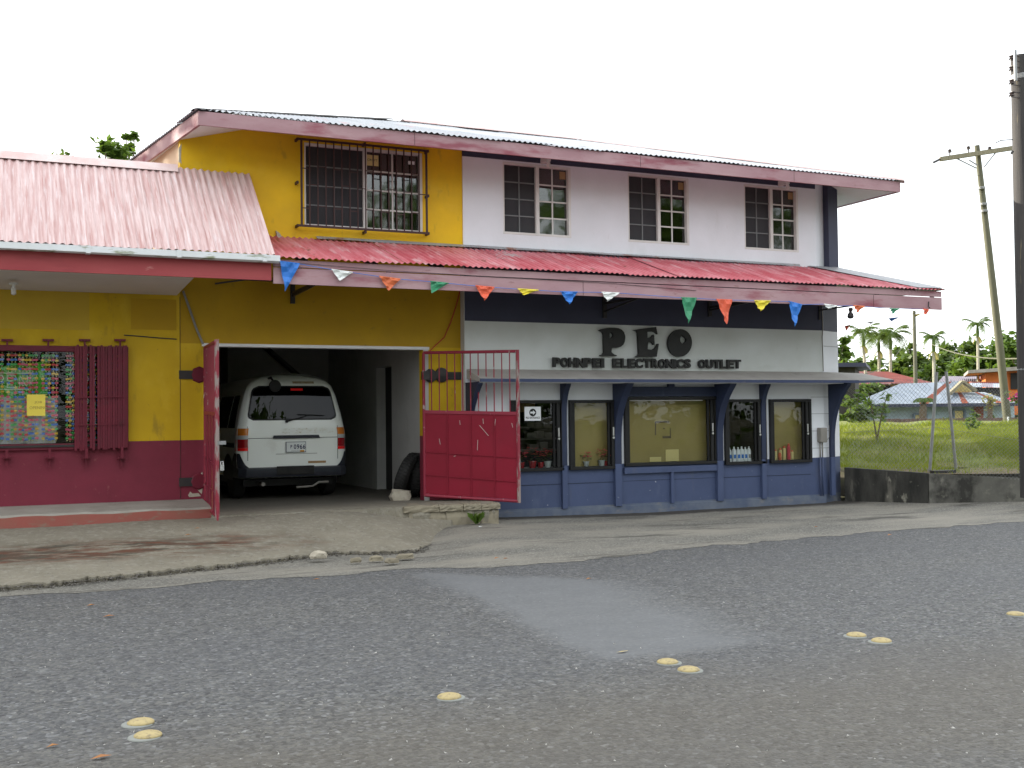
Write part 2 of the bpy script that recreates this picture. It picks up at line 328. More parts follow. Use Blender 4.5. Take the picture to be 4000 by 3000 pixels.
m_flower = leaf_mat('magenta bracts', (.50, .02, .20), (.70, .05, .32), .4)
m_poin = leaf_mat('red bracts', (.70, .05, .09), (.80, .14, .18), .3)
m_skyblue = M('pale blue house wall', (.42, .52, .58), (.38, .47, .52), 2, rough=.7, layers=[((.25, .27, .26), 2.5, .6, .75, (1, 1, .5), .5)])
m_orange = M('orange house wall', (.68, .19, .045), (.60, .16, .04), 2, rough=.65)
m_tinhouse = M('house roof iron', (.33, .37, .42), (.27, .31, .36), 1.5, rough=.5, metal=.1, stretch=(1, 1, .4), layers=[((.44, .48, .53), 3, .5, .68, (1.4, .2, .2), .6)])
m_rust = M('rusted roof iron', (.30, .085, .045), (.22, .06, .035), 3, rough=.7, layers=[((.50, .50, .52), 2.2, .60, .66, (1, .4, .4), .8)])
m_redhouse = M('red house roof', (.17, .042, .036), (.13, .033, .03), 2, rough=.6, layers=[((.36, .16, .12), 4, .58, .7, (.4, 1, 1), .5)])
m_purple = M('grey-violet roof', (.26, .22, .26), (.21, .18, .215), 2, rough=.6)
m_brickwall = M('low rubble wall', (.16, .10, .09), (.11, .075, .065), 5, rough=.9, bump=.01, bscale=9, layers=[((.25, .22, .17), 7, .6, .7, W, .5)])
m_retain = M('algae-stained retaining wall', (.018, .018, .016), (.050, .048, .042), 4, rough=.9, stretch=(1.5, 1.5, .4), bump=.004, bscale=30,
             layers=[((.16, .15, .125), 3.2, .57, .72, (1.6, 1.6, .45), .7), ((.30, .285, .23), 6.5, .62, .72, (1, 1, .6), .6)])
m_retain2 = M('grey retaining wall', (.15, .145, .125), (.10, .097, .085), 2.5, rough=.9, bump=.004, bscale=30,
              layers=[((.025, .024, .021), 1.8, .46, .58, (1, 1, .8), .9), ((.28, .27, .22), 6, .58, .72, W, .5)])
PEN = {'blue': M('blue plastic', (.035, .19, .62), (.03, .16, .52), 12, rough=.35), 'white': M('white plastic', (.72, .74, .72), rough=.4),
       'orange': M('orange plastic', (.66, .16, .06), (.56, .13, .05), 12, rough=.4), 'green': M('green plastic', (.05, .27, .14), (.04, .22, .11), 12, rough=.4),
       'yellow': M('yellow plastic', (.72, .60, .05), rough=.4), 'red': M('red-orange plastic', (.70, .12, .06), rough=.4)}
BEAD = [M('bead '+k, c, rough=.25, spec=.6) for k, c in (('red', (.68, .05, .06)), ('blue', (.08, .20, .62)), ('green', (.07, .42, .10)), ('amber', (.80, .48, .05)), ('rose', (.75, .12, .22)), ('clear', (.75, .70, .35)))]

# -------- asphalt, pavement, lawn materials
def region(nt, cx, cy, rx, ry, ang=0, soft=.35, wob=.5):
    """soft elliptical area on the ground with an uneven outline: worn-in wear patches"""
    g = _n(nt, 'ShaderNodeNewGeometry'); mp = _n(nt, 'ShaderNodeMapping'); mp.vector_type = 'TEXTURE'
    mp.inputs['Location'].default_value = (cx, cy, 0); mp.inputs['Rotation'].default_value = (0, 0, ang); mp.inputs['Scale'].default_value = (rx, ry, 1e6)
    nt.links.new(g.outputs['Position'], mp.inputs['Vector'])
    ln = _n(nt, 'ShaderNodeVectorMath'); ln.operation = 'LENGTH'; nt.links.new(mp.outputs['Vector'], ln.inputs[0])
    f = noise_fac(nt, 1.3, 0, 1, detail=5, seed=cx); ad = _n(nt, 'ShaderNodeMath'); ad.operation = 'MULTIPLY_ADD'; ad.inputs[1].default_value = wob; nt.links.new(f, ad.inputs[0]); nt.links.new(ln.outputs['Value'], ad.inputs[2])
    mr = _n(nt, 'ShaderNodeMapRange'); mr.inputs['From Min'].default_value = 1+wob*.5-soft/2; mr.inputs['From Max'].default_value = 1+wob*.5+soft/2
    mr.inputs['To Min'].default_value = 1; mr.inputs['To Max'].default_value = 0; nt.links.new(ad.outputs[0], mr.inputs['Value'])
    return mr.outputs['Result']
def aggregate(nt, scale, cols):
    g = _n(nt, 'ShaderNodeNewGeometry'); vo = _n(nt, 'ShaderNodeTexVoronoi'); vo.inputs['Scale'].default_value = scale; nt.links.new(g.outputs['Position'], vo.inputs['Vector'])
    rp = _n(nt, 'ShaderNodeValToRGB'); cr = rp.color_ramp; cr.interpolation = 'CONSTANT'
    sp = _n(nt, 'ShaderNodeSeparateColor'); nt.links.new(vo.outputs['Color'], sp.inputs[0]); nt.links.new(sp.outputs[0], rp.inputs['Fac'])
    k = len(cols); cr.elements[0].position = 0; cr.elements[0].color = (*cols[0][1], 1); cr.elements[1].position = cols[1][0]; cr.elements[1].color = (*cols[1][1], 1)
    for p, c in cols[2:]:
        e = cr.elements.new(p); e.color = (*c, 1)
    return rp.outputs['Color'], vo.outputs['Distance'], sp.outputs[1]
def asphalt():
    m, nt, b = newmat('worn asphalt')
    c, d, r = aggregate(nt, 46, [(0, (0.030, 0.031, 0.035)), (.16, (0.060, 0.062, 0.066)), (.36, (0.090, 0.092, 0.095)), (.58, (0.120, 0.120, 0.118)), (.78, (0.155, 0.153, 0.139)), (.92, (0.202, 0.208, 0.214)), (.988, (0.334, 0.337, 0.331))])
    c2, d2, r2 = aggregate(nt, 24, [(0, (0.057, 0.059, 0.064)), (.3, (0.088, 0.089, 0.092)), (.6, (0.121, 0.123, 0.121)), (.88, (0.164, 0.160, 0.149)), (.975, (0.228, 0.235, 0.235))])
    c = mixc(nt, .32, c, c2); c = mixc(nt, .12, c, (0.130, 0.117, 0.088))
    c = mixc(nt, noise_fac(nt, .55, .35, .75, (.5, 1, 1)), c, mixc(nt, .35, c, (0.088, 0.092, 0.104)))
    Q = [pz(*q)[:2] for q in ((1600, 2235), (2330, 2600), (3120, 2500), (2480, 2262))]; cq = sum(Q)/4; acc = None
    for k in range(4):
        p, q = Q[k], Q[(k+1) % 4]; e = q-p; n_ = np.array([-e[1], e[0]])/np.linalg.norm(e); n_ = n_ if (cq-p)@n_ > 0 else -n_
        g_ = _n(nt, 'ShaderNodeNewGeometry'); vm = _n(nt, 'ShaderNodeVectorMath'); vm.operation = 'DOT_PRODUCT'; vm.inputs[1].default_value = (n_[0], n_[1], 0); nt.links.new(g_.outputs['Position'], vm.inputs[0])
        ad = _n(nt, 'ShaderNodeMath'); ad.operation = 'MULTIPLY_ADD'; ad.inputs[1].default_value = .55; nt.links.new(noise_fac(nt, 1.6, 0, 1, detail=6, seed=k), ad.inputs[0]); nt.links.new(vm.outputs['Value'], ad.inputs[2])
        mr = _n(nt, 'ShaderNodeMapRange'); d0 = float(p@n_)+.27; mr.inputs['From Min'].default_value = d0-.05; mr.inputs['From Max'].default_value = d0+(.22 if k != 2 else .6); nt.links.new(ad.outputs[0], mr.inputs['Value'])
        if acc is None: acc = mr.outputs['Result']
        else:
            ml = _n(nt, 'ShaderNodeMath'); ml.operation = 'MULTIPLY'; nt.links.new(acc, ml.inputs[0]); nt.links.new(mr.outputs['Result'], ml.inputs[1]); acc = ml.outputs[0]
    mxx = _n(nt, 'ShaderNodeMath'); mxx.operation = 'MULTIPLY'; mxx.inputs[1].default_value = 1; nt.links.new(acc, mxx.inputs[0])
    sm = mixc(nt, noise_fac(nt, 4, .3, .7, (.4, 1, 1)), (0.155, 0.160, 0.164), (0.130, 0.135, 0.139))
    mu = _n(nt, 'ShaderNodeMath'); mu.operation = 'MULTIPLY'; mu.inputs[1].default_value = .72; nt.links.new(mxx.outputs[0], mu.inputs[0])
    c = mixc(nt, mu.outputs[0], c, sm)
    dirt = pz(1900, 2950)
    dm = region(nt, dirt[0], dirt[1]-.25, 12, 1.1, -.02, 1.0, .9)
    mu2 = _n(nt, 'ShaderNodeMath'); mu2.operation = 'MULTIPLY'; mu2.inputs[1].default_value = .95; nt.links.new(dm, mu2.inputs[0])
    c = mixc(nt, mu2.outputs[0], c, mixc(nt, .5, c, (0.110, 0.095, 0.071)))
    nt.links.new(c, b.inputs['Base Color']); b.inputs['Roughness'].default_value = .78; b.inputs['Specular IOR Level'].default_value = .35
    bp = _n(nt, 'ShaderNodeBump'); bp.inputs['Distance'].default_value = .011; bp.invert = True
    ih = _n(nt, 'ShaderNodeMath'); ih.operation = 'SUBTRACT'; ih.inputs[0].default_value = 1; nt.links.new(mxx.outputs[0], ih.inputs[1]); nt.links.new(ih.outputs[0], bp.inputs['Strength'])
    nt.links.new(d, bp.inputs['Height']); nt.links.new(bp.outputs['Normal'], b.inputs['Normal']); return m
def pavement_mat():
    m, nt, b = newmat('worn pavement')
    c, d, r = aggregate(nt, 60, [(0, (0.106, 0.101, 0.089)), (.25, (0.136, 0.132, 0.116)), (.5, (0.167, 0.162, 0.143)), (.78, (0.207, 0.198, 0.173)), (.95, (0.282, 0.272, 0.244))])
    c = mixc(nt, noise_fac(nt, 1.1, .38, .7, (.4, 1.4, 1)), c, (0.255, 0.237, 0.198))
    c = mixc(nt, noise_fac(nt, 1.6, .56, .68, (.35, 2, 1), seed=3), c, (0.075, 0.070, 0.061))
    dm = region(nt, 9.2, -.20, 4.4, .30, -.01, .5, .9)
    c = mixc(nt, dm, c, (0.057, 0.052, 0.046))
    nt.links.new(c, b.inputs['Base Color']); b.inputs['Roughness'].default_value = .85; b.inputs['Specular IOR Level'].default_value = .25
    bp = _n(nt, 'ShaderNodeBump'); bp.inputs['Distance'].default_value = .004; nt.links.new(noise_fac(nt, 50, 0, 1), bp.inputs['Height']); nt.links.new(bp.outputs['Normal'], b.inputs['Normal']); return m
def apron_mat():
    m, nt, b = newmat('stained apron concrete')
    c = mixc(nt, noise_fac(nt, 1.6, .35, .68), (0.228, 0.206, 0.159), (0.176, 0.159, 0.123))
    c = mixc(nt, noise_fac(nt, 14, .50, .75), c, (0.274, 0.258, 0.218))
    c = mixc(nt, noise_fac(nt, 26, .60, .72, seed=2), c, (0.106, 0.096, 0.082))
    st = region(nt, .9, -2.02, 2.1, .36, .10, .9, 1.2)
    mm = _n(nt, 'ShaderNodeMath'); mm.operation = 'MULTIPLY'; nt.links.new(st, mm.inputs[0]); nt.links.new(noise_fac(nt, 4.5, .38, .54, (.5, 2.0, 1), seed=4), mm.inputs[1])
    c = mixc(nt, mm.outputs[0], c, mixc(nt, noise_fac(nt, 6, .4, .6, (.5, 2, 1), seed=7), (0.065, 0.058, 0.043), (0.114, 0.050, 0.031)))
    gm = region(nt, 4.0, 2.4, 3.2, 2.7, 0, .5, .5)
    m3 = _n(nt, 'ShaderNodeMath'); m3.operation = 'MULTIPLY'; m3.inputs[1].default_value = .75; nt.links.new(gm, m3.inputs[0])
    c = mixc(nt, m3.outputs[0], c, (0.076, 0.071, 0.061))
    nt.links.new(c, b.inputs['Base Color']); b.inputs['Roughness'].default_value = .85; b.inputs['Specular IOR Level'].default_value = .25
    bp = _n(nt, 'ShaderNodeBump'); bp.inputs['Distance'].default_value = .006; nt.links.new(noise_fac(nt, 30, 0, 1, detail=8), bp.inputs['Height']); nt.links.new(bp.outputs['Normal'], b.inputs['Normal']); return m
m_asphalt, m_pave, m_apron = asphalt(), pavement_mat(), apron_mat()
def lawn_mat():
    m, nt, b = newmat('lawn soil and grass')
    c = mixc(nt, noise_fac(nt, 1.2, .35, .65), (.12, .155, .028), (.15, .135, .045)); c = mixc(nt, noise_fac(nt, 4, .5, .7, seed=2), c, (.17, .20, .03))
    g_ = _n(nt, 'ShaderNodeNewGeometry'); vm = _n(nt, 'ShaderNodeVectorMath'); vm.operation = 'DOT_PRODUCT'; vm.inputs[1].default_value = (.569, .822, 0); nt.links.new(g_.outputs['Position'], vm.inputs[0])
    ad = _n(nt, 'ShaderNodeMath'); ad.operation = 'MULTIPLY_ADD'; ad.inputs[1].default_value = 2.4; nt.links.new(noise_fac(nt, .9, 0, 1, detail=5), ad.inputs[0]); nt.links.new(vm.outputs['Value'], ad.inputs[2])
    mr = _n(nt, 'ShaderNodeMapRange'); d0 = 13.0*.569-.15*.822+1.2; mr.inputs['From Min'].default_value = d0+.5; mr.inputs['From Max'].default_value = d0+2.0; mr.inputs['To Min'].default_value = 1; mr.inputs['To Max'].default_value = 0; nt.links.new(ad.outputs[0], mr.inputs['Value'])
    c = mixc(nt, mr.outputs['Result'], c, mixc(nt, noise_fac(nt, 7, .4, .6), (.15, .105, .055), (.11, .09, .04)))
    nt.links.new(c, b.inputs['Base Color']); b.inputs['Roughness'].default_value = .95
    bp = _n(nt, 'ShaderNodeBump'); bp.inputs['Distance'].default_value = .03; nt.links.new(noise_fac(nt, 18, 0, 1), bp.inputs['Height']); nt.links.new(bp.outputs['Normal'], b.inputs['Normal']); return m
m_lawn = lawn_mat()
m_ground = M('bare ground', (.13, .11, .075), (.09, .10, .04), .6, rough=.95)

# ================================================================= SETTING
def lerp_poly(pts, x):
    pts = sorted(pts); return float(np.interp(x, [p[0] for p in pts], [p[1] for p in pts]))
g = MB().grid([[(x, y, -.10) for x in (-700, 0, 700)] for y in (-500, 100, 900)]); struct('ground', g, m_ground)
xs = np.linspace(-40, 60, 60); ys = np.linspace(-26, -1.2, 30)
g = MB().grid([[(x, y, 0) for x in xs] for y in ys]); struct('road', g, m_asphalt)
# concrete shoulder between road and shop front
redge = [tuple(pz(x, y, .02)[:2]) for x, y in ((-700, 2350), (0, 2323), (411, 2305), (881, 2261), (1300, 2240), (1640, 2213), (1800, 2215), (2200, 2190), (2800, 2125), (3400, 2075), (4000, 2030))]+[(40, -9.)]
rw = [V3(12.98, -.12, 0), pz(3627, 1964, .13), pz(4000, 1958, .13)]; rw.append(rw[2]+(rw[2]-rw[1])*6)
rwp = [(p[0], p[1]) for p in rw]
def wallz(x): return float(np.interp(x, [5, 6.5, 9, 13, 16, 40], [.15, .165, .118, .125, .13, .13]))
P = []
for x in np.concatenate([np.linspace(-12, 14, 210), np.linspace(14.5, 30, 30)]):
    y0 = lerp_poly(redge, x)+.06*math.sin(x*2.7)*math.sin(x*.9+1)+.04*math.sin(x*7.3)+rnd.uniform(-.05, .05); y1 = -.02 if 6.2 < x <= 13.1 else (-.4 if x <= 6.2 else lerp_poly(rwp, x)+.05)
    row = []
    for t in np.linspace(0, 1, 12):
        y = y0+(y1-y0)*t; z = .0035+(wallz(max(x, 6.3) if x > 6 else 6.5)*(1 if x > 5.6 else .12+max(0, x-4.6)*.88)-.0035)*t**1.0
        row.append((x, y, max(.0035, z+ (rnd.uniform(-.004, .004) if 0 < t < 1 else 0))))
    P.append(row)
pave = struct('pavement', MB().grid(P, flip=True), m_pave, smooth=True)

# ramped concrete apron before the yellow shop and garage, with a broken front edge
aedge = [tuple(pz(x, y, .06)[:2]) for x, y in ((-600, 2330), (0, 2287), (300, 2262), (600, 2230), (900, 2200), (1200, 2165), (1330, 2150), (1480, 2150), (1640, 2140), (1720, 2098), (1808, 2060), (1900, 2042))]
aedge = [(-9, -3.1)]+aedge+[(6.33, -.80)]
def apz(x, y):
    ye = lerp_poly(aedge, x); ze = float(np.interp(x, [3.2, 4.0, 5.3, 6.0, 6.3], [.06, .045, .04, .07, .12])); zt_ = float(np.interp(x, [-8, 0, 2.6, 3.6, 4.3, 4.9, 5.6, 6.3], [.375, .375, .395, .40, .38, .29, .215, .165]))
    z0_ = float(np.interp(x, [2.3, 2.7], [.38, .425]))
    if y > -.8: return zt_+(z0_-zt_)*(y+.8)/.8
    f = min(max((y-ye)/max(.05, -.8-ye), 0), 1); return ze+(zt_-ze)*(f*.75+.25*f*f*(3-2*f))
P = []; xa = np.linspace(-7, 6.32, 420)
for x in xa:
    ye = lerp_poly(aedge, x)+.035*math.sin(x*9.1)*math.sin(x*2.3)+.02*math.sin(x*23+1)+.015*math.sin(x*61)+rnd.uniform(-.03, .03); row = [(x, ye+.06, -.04), (x, ye+.012, .0), (x, ye-.004, apz(x, ye)-.012+rnd.uniform(-.016, .004))]
    for t in np.linspace(0, 1, 22):
        y = ye+(-.0-ye)*t; row.append((x, y, apz(x, y)+.006*math.sin(x*3+y*5)*(t > 0)+rnd.uniform(-.0025, .0025)))
    P.append(row)
apron = struct('apron_pavement', MB().grid(P, flip=True), m_apron, smooth='auto')
# garage slab with a ledge standing proud of the ramp on its right
P = []
for x in np.linspace(2.45, 6.31, 80):
    j = rnd.uniform(-.02, .02)+.03*math.sin(x*7); row = [(x, -.74+j, .05), (x, -.77+j, .30), (x, -.745+j*.5, .415)]
    for y in (-.6, -.4, -.1, .5, 2, 4, 6): row.append((x, y, .432+rnd.uniform(-.002, .002)))
    P.append(row)
slab = MB().grid(P, flip=True); slab.add([(6.31, -.74, .05), (6.31, -.14, .05), (6.31, -.14, .432), (6.31, -.74, .415)], [(0, 1, 2, 3)])
struct('garage_floor', slab, m_apron)

# grass bank behind the retaining wall
bn = V3(.569, .822, 0); b0 = V3(13.0, -.15, 0)
def bank(x, y):
    d = (V3(x, y, 0)-b0)@bn; t = min(max((d-.25)/6.0, 0), 1); s = t*t*(3-2*t)*.55+t*.45
    far = min(max((d-30)/30, 0), 1)
    return .60-.03*max(0, (x-13)/3 if d < 2 else 0)+.60*s-.45*far+.085*math.sin(x*1.1+y*.9)*min(1, max(0, d/2))+.03*math.sin(x*3.1-y*2.3)*min(1, max(0, d))
def bank_pt(u, d):   # u along the wall, d back from it
    k = np.interp(u, [0, 1.28, 2.9, 30], [0, 1, 2, 3]); i = min(int(k), 2)
    p = rw[i]+(rw[i+1]-rw[i])*(k-i); x, y = p[0]+bn[0]*d, p[1]+bn[1]*d
    x = max(x, 13.06+.0*d); return (x, y, bank(x, y))
us = np.concatenate([np.linspace(0, 10, 60), np.linspace(10.5, 30, 20)]); ds = np.concatenate([np.linspace(.05, 8, 50), np.linspace(8.5, 70, 40)])
lawn = MB().grid([[bank_pt(u, d) for d in ds] for u in us], flip=True)
# part of the bank that lies straight behind the shop's end wall
lawn.grid([[(x, y, bank(x, y)-.004) for y in np.linspace(.0, 40, 80)] for x in (13.06, 14, 15, 16, 17, 18)])
struct('grass_bank', lawn, m_lawn, smooth=True)

# retaining wall, two bays
def rwall(a, b, za, zb, th=.16):
    d = (b-a)[:2]; d = d/np.linalg.norm(d); n = V3(-d[1], d[0], 0)*th; n = n if n[1] > 0 else -n
    m = MB(); k = 8; A = [a+(b-a)*i/k for i in range(k+1)]
    for i in range(k):
        p, q = A[i], A[i+1]; z0, z1 = za+(zb-za)*i/k, za+(zb-za)*(i+1)/k
        m.hexa([(p[0], p[1], 0), (q[0], q[1], 0), (q[0]+n[0], q[1]+n[1], 0), (p[0]+n[0], p[1]+n[1], 0), (p[0], p[1], z0), (q[0], q[1], z1), (q[0]+n[0], q[1]+n[1], z1), (p[0]+n[0], p[1]+n[1], z0)])
    return m
zt = [py(3310, 1826, rw[0][1])[2], py(3627, 1849, rw[1][1])[2], py(4000, 1867, rw[2][1])[2]]
RWT = thing('retaining_wall', 'low concrete retaining wall black with algae below the grass bank', 'wall', (rw[0][0], rw[0][1], 0))
obj('wall_bay', rwall(rw[0], rw[1], zt[0], zt[1]), m_retain, RWT)
obj('wall_bay', rwall(rw[1]+V3(.01, -.012, 0), rw[2], zt[1]-.005, zt[2]), m_retain2, RWT)
obj('wall_bay', rwall(rw[2]+V3(.005, 0, 0), rw[3], zt[2]-.004, zt[2]), m_retain2, RWT)

# ================================================================= BUILDINGS: helpers
def wallgrid(u0, u1, z0, z1, holes, fr, th, cuts=(), band=None):
    """wall with openings; fr(u,d,z) -> point (d = depth behind the face); cuts = extra z lines; band(z) -> material slot"""
    us = sorted({u0, u1, *[h[0] for h in holes], *[h[1] for h in holes]}); zs = sorted({z0, z1, *cuts, *[h[2] for h in holes], *[h[3] for h in holes]})
    us = [u for u in us if u0 <= u <= u1]; zs = [z for z in zs if z0 <= z <= z1]
    def solid(i, j):
        if i < 0 or j < 0 or i >= len(us)-1 or j >= len(zs)-1: return False
        u, z = (us[i]+us[i+1])/2, (zs[j]+zs[j+1])/2
        return not any(h[0] < u < h[1] and h[2] < z < h[3] for h in holes)
    m = MB()
    for i in range(len(us)-1):
        for j in range(len(zs)-1):
            if not solid(i, j): continue
            a, b, c, d = us[i], us[i+1], zs[j], zs[j+1]; s = band((c+d)/2) if band else 0
            m.add([fr(a, 0, c), fr(b, 0, c), fr(b, 0, d), fr(a, 0, d)], [(0, 1, 2, 3)], s)
            m.add([fr(a, th, c), fr(b, th, c), fr(b, th, d), fr(a, th, d)], [(3, 2, 1, 0)], s)
            for di, dj, e in ((-1, 0, ((a, c), (a, d))), (1, 0, ((b, d), (b, c))), (0, -1, ((b, c), (a, c))), (0, 1, ((a, d), (b, d)))):
                if not solid(i+di, j+dj):
                    (p, q), (r, s2) = e
                    m.add([fr(p, 0, q), fr(r, 0, s2), fr(r, th, s2), fr(p, th, q)], [(0, 1, 2, 3)], s)
    return m
def corr_sheet(P0, U, Vv, u0, u1, vlo, vhi, pitch=.082, amp=.010, nv=4, seg=8):
    """corrugated iron: waves run up the slope Vv; ends follow vlo(u), vhi(u)"""
    N = np.cross(U, Vv); N = N/np.linalg.norm(N); N = N if N[2] > 0 else -N
    n = max(2, int(round((u1-u0)/pitch*seg))); P = []
    for i in range(n+1):
        u = u0+(u1-u0)*i/n; w = amp*math.cos(2*math.pi*u/pitch); a, b = vlo(u), vhi(u); b = max(b, a+.002)
        P.append([P0+U*u+Vv*(a+(b-a)*k/nv)+N*w for k in range(nv+1)])
    return MB().grid(P)
def sheets(parent, P0, U, Vv, U0, U1, vlo, vhi, mat, width=.82, jit=.018, sag=.007, **k):
    u = U0
    while u < U1-.02:
        e = min(u+width, U1); j = rnd.uniform(-jit, jit); off = V3(0, 0, rnd.uniform(-sag, sag))
        obj('roof_sheet', corr_sheet(P0+off, U, Vv, u, e, (lambda q, j=j: vlo(q)+j), vhi, **k), mat, parent, smooth=True, recalc=False); u = e
TXT = {}
def glyphs(body, bold=0.):
    key = (body, bold)
    if key not in TXT:
        cu = bpy.data.curves.new('t', 'FONT'); cu.body = body; cu.size = 1; cu.offset = bold; cu.resolution_u = 4
        o = bpy.data.objects.new('t', cu); COL.objects.link(o); dg = bpy.context.evaluated_depsgraph_get()
        me = bpy.data.meshes.new_from_object(o.evaluated_get(dg)); v = np.array([tuple(q.co) for q in me.vertices]); f = [tuple(p.vertices) for p in me.polygons]
        bpy.data.objects.remove(o); bpy.data.curves.remove(cu); bpy.data.meshes.remove(me); TXT[key] = (v, f)
    return TXT[key]
def text_mb(body, O, Rv, Uv, w, h, N=None, th=0., bold=0.):
    """lettering fitted into the box O + w*Rv + h*Uv, optionally thick along N"""
    v, f = glyphs(body, bold); lo, hi = v[:, :2].min(0), v[:, :2].max(0); q = (v[:, :2]-lo)/(hi-lo)
    O, Rv, Uv = (np.array(a, float) for a in (O, Rv, Uv)); pts = O+np.outer(q[:, 0]*w, Rv)+np.outer(q[:, 1]*h, Uv); m = MB()
    if th:
        N = np.array(N, float); m.add(pts+N*th, f); m.add(pts, [t[::-1] for t in f])
        cnt = {}
        for t in f:
            for a, b in zip(t, t[1:]+t[:1]): cnt[(a, b)] = 1
        n = len(pts); m.v += []
        o = len(m.v)
        m.add(np.vstack([pts, pts+N*th]), [(a, b, b+n, a+n) for (a, b) in cnt if (b, a) not in cnt])
    else: m.add(pts, f)
    return m
XV, YV, ZV = V3(1, 0, 0), V3(0, 1, 0), V3(0, 0, 1)

# ================================================================= two-storey building
XL, XG0, XG1, XP, XC, XR = 2.20, 2.49, 5.53, 6.12, 12.56, 13.08      # left wall, garage jambs, shop edge, bend, right end
YP = -.13
ZLIN = 2.60; ZMR = float(py(640, 1721)[2])      # lintel, top of the maroon dado
B = thing('two_storey_building', 'two-storey building with yellow garage half and white and blue shop half', 'building', (XL, 0, 0))
# ---- upper walls
wu = lambda u, d, z: (u, d, z)
w0 = py(1188, 556); w1 = py(1651, 905)
YW = (w0[0], w1[0], py(1200, 884)[2], (py(1188, 556)[2]+py(1650, 600)[2])/2)
UW = []
for xl, xr, yt, yb in ((1961, 2229, 640, 926), (2448.5, 2690, 683, 953), (2902, 3117, 718, 980)):
    a, b_ = py(xl, yt), py(xr, yb); UW.append((a[0], b_[0], 4.285, 5.352))
ZU0, ZU1 = 3.95, 5.56; XM = 6.155
XH = 3.16; obj('upper_wall', MB().prism([[(XL, 0, 3.5), (XH, 0, 3.5), (XH, 0, ZU1), (XL, 0, 5.33)]], (0, .15, 0)), m_yellow, B); obj('upper_wall', MB().prism([[(XL, 0, ZLIN), (XH, 0, ZLIN), (XH, 0, 3.5), (XL, 0, 3.5)]], (0, .15, 0)), m_mustard_shade, B)
obj('upper_wall', wallgrid(XH, XM, ZLIN, ZU1, [YW], wu, .15, cuts=(3.5,), band=lambda z: 0 if z > 3.5 else 1), [m_yellow, m_mustard_shade], B)
obj('upper_wall', wallgrid(XM+.001, XC, ZU0, ZU1, UW, lambda u, d, z: (u, d-.022, z), .17, cuts=(5.375,), band=lambda z: 0 if z < 5.375 else 1), [m_white, m_navy], B)
m = MB(); m.hexa([(XC, -.022, ZU0), (XC+.30, .10, ZU0), (XC+.30, .2, ZU0), (XC, .15, ZU0), (XC, -.022, ZU1), (XC+.30, .10, ZU1), (XC+.30, .2, ZU1), (XC, .15, ZU1)])
obj('upper_wall', m, m_white, B)
m = MB(); a, b_ = V3(12.80, -.012, 0), V3(13.04, .02, 0)
m.hexa([(a[0], a[1]-.045, ZU0), (b_[0], b_[1]-.03, ZU0), (b_[0]+.02, .4, ZU0), (a[0], .3, ZU0), (a[0], a[1]-.045, ZU1), (b_[0], b_[1]-.03, ZU1), (b_[0]+.02, .4, ZU1), (a[0], .3, ZU1)])
obj('corner_column', m, m_navy, B)
m = MB(); m.box(13.0, 13.05, .4, 6, 0, ZU1); obj('side_wall', m, m_white, B)
DL = V3(-.10, .995, 0)
m = MB(); e = V3(XL, .0, 0)+DL*6
m.hexa([(XL, .151, ZLIN), (XL+.12, .151, ZLIN), (e[0]+.12, e[1], ZLIN), (e[0], e[1], ZLIN), (XL, .151, 5.30), (XL+.12, .151, 5.30), (e[0]+.12, e[1], 5.30), (e[0], e[1], 5.30)])
obj('side_wall', m, m_peach, B)
m = MB(); m.box(e[0]+.2, 13.0, 6.0, 6.12, 0, 5.4); obj('rear_wall', m, m_white, B)
m = MB().prism([[(XL-.012, -.004, 5.14), (XL+.02, -.004, 5.20), (XL+.012, -.004, 5.02), (XL+.02, -.004, 4.93), (XL-.012, -.004, 4.97)]], (0, .06, 0)); obj('broken_edge', m, m_stone, B)
# ---- garage front
for xa_, xb_ in ((XL, XG0), (XG1, XP)):
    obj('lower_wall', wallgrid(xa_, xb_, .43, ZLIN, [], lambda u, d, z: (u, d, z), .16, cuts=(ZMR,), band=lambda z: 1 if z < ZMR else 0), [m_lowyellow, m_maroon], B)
m = MB(); m.box(XG1+.001, XG1+.075, -.012, .0, .43, ZLIN); obj('door_jamb', m, m_inwall, B)
m = MB(); m.box(XG0-.02, XG1+.09, -.016, .17, ZLIN-.035, ZLIN+.004); obj('door_head', m, m_soffit, B)
m = MB(); m.box(XG0-.005, XG0+.05, .01, .17, .43, ZLIN-.04); obj('door_jamb', m, m_steelblk, B)
# garage room
m = MB(); m.box(XG0-.7, XG0-.55, .17, 5.9, .43, 3.0); obj('garage_wall', m, m_darkwood, B)
hy0, hy1, hz = px(1531, 1700, 5.75)[1], px(1472, 1700, 5.75)[1], px(1500, 1432, 5.75)[2]
m = wallgrid(.17, 5.9, .43, 3.0, [(hy0, hy1, .3, hz)], lambda u, d, z: (5.75+d, u, z), .16); obj('garage_wall', m, m_inwall, B)
m = MB(); m.box(5.905, 6.1, hy0-.1, hy1+.1, .43, hz+.1); obj('inner_door', m, m_dark, B)
m = MB(); m.box(XG0-.55, 5.75, 5.75, 5.9, .43, 3.0); obj('garage_wall', m, m_inwall, B)
m = MB(); m.box(XG0-.6, 5.95, .17, 5.9, 2.93, 3.0); obj('garage_ceiling', m, m_inwall, B)
st0, st1 = py(1030, 1352, 5.2), py(1165, 1468, 5.2)
m = MB().bar(st0-(st1-st0)*.6, st1+(st1-st0)*1.1, .05, .26, up=(0, -1, 0)); obj('stair_stringer', m, m_darkwood, B)
for i in range(13):
    x = XG0-.35+i*.13; m = MB(); m.box(x, x+.12, 5.45, 5.47, .43, 2.9); obj('board', m, m_darkwood, B)

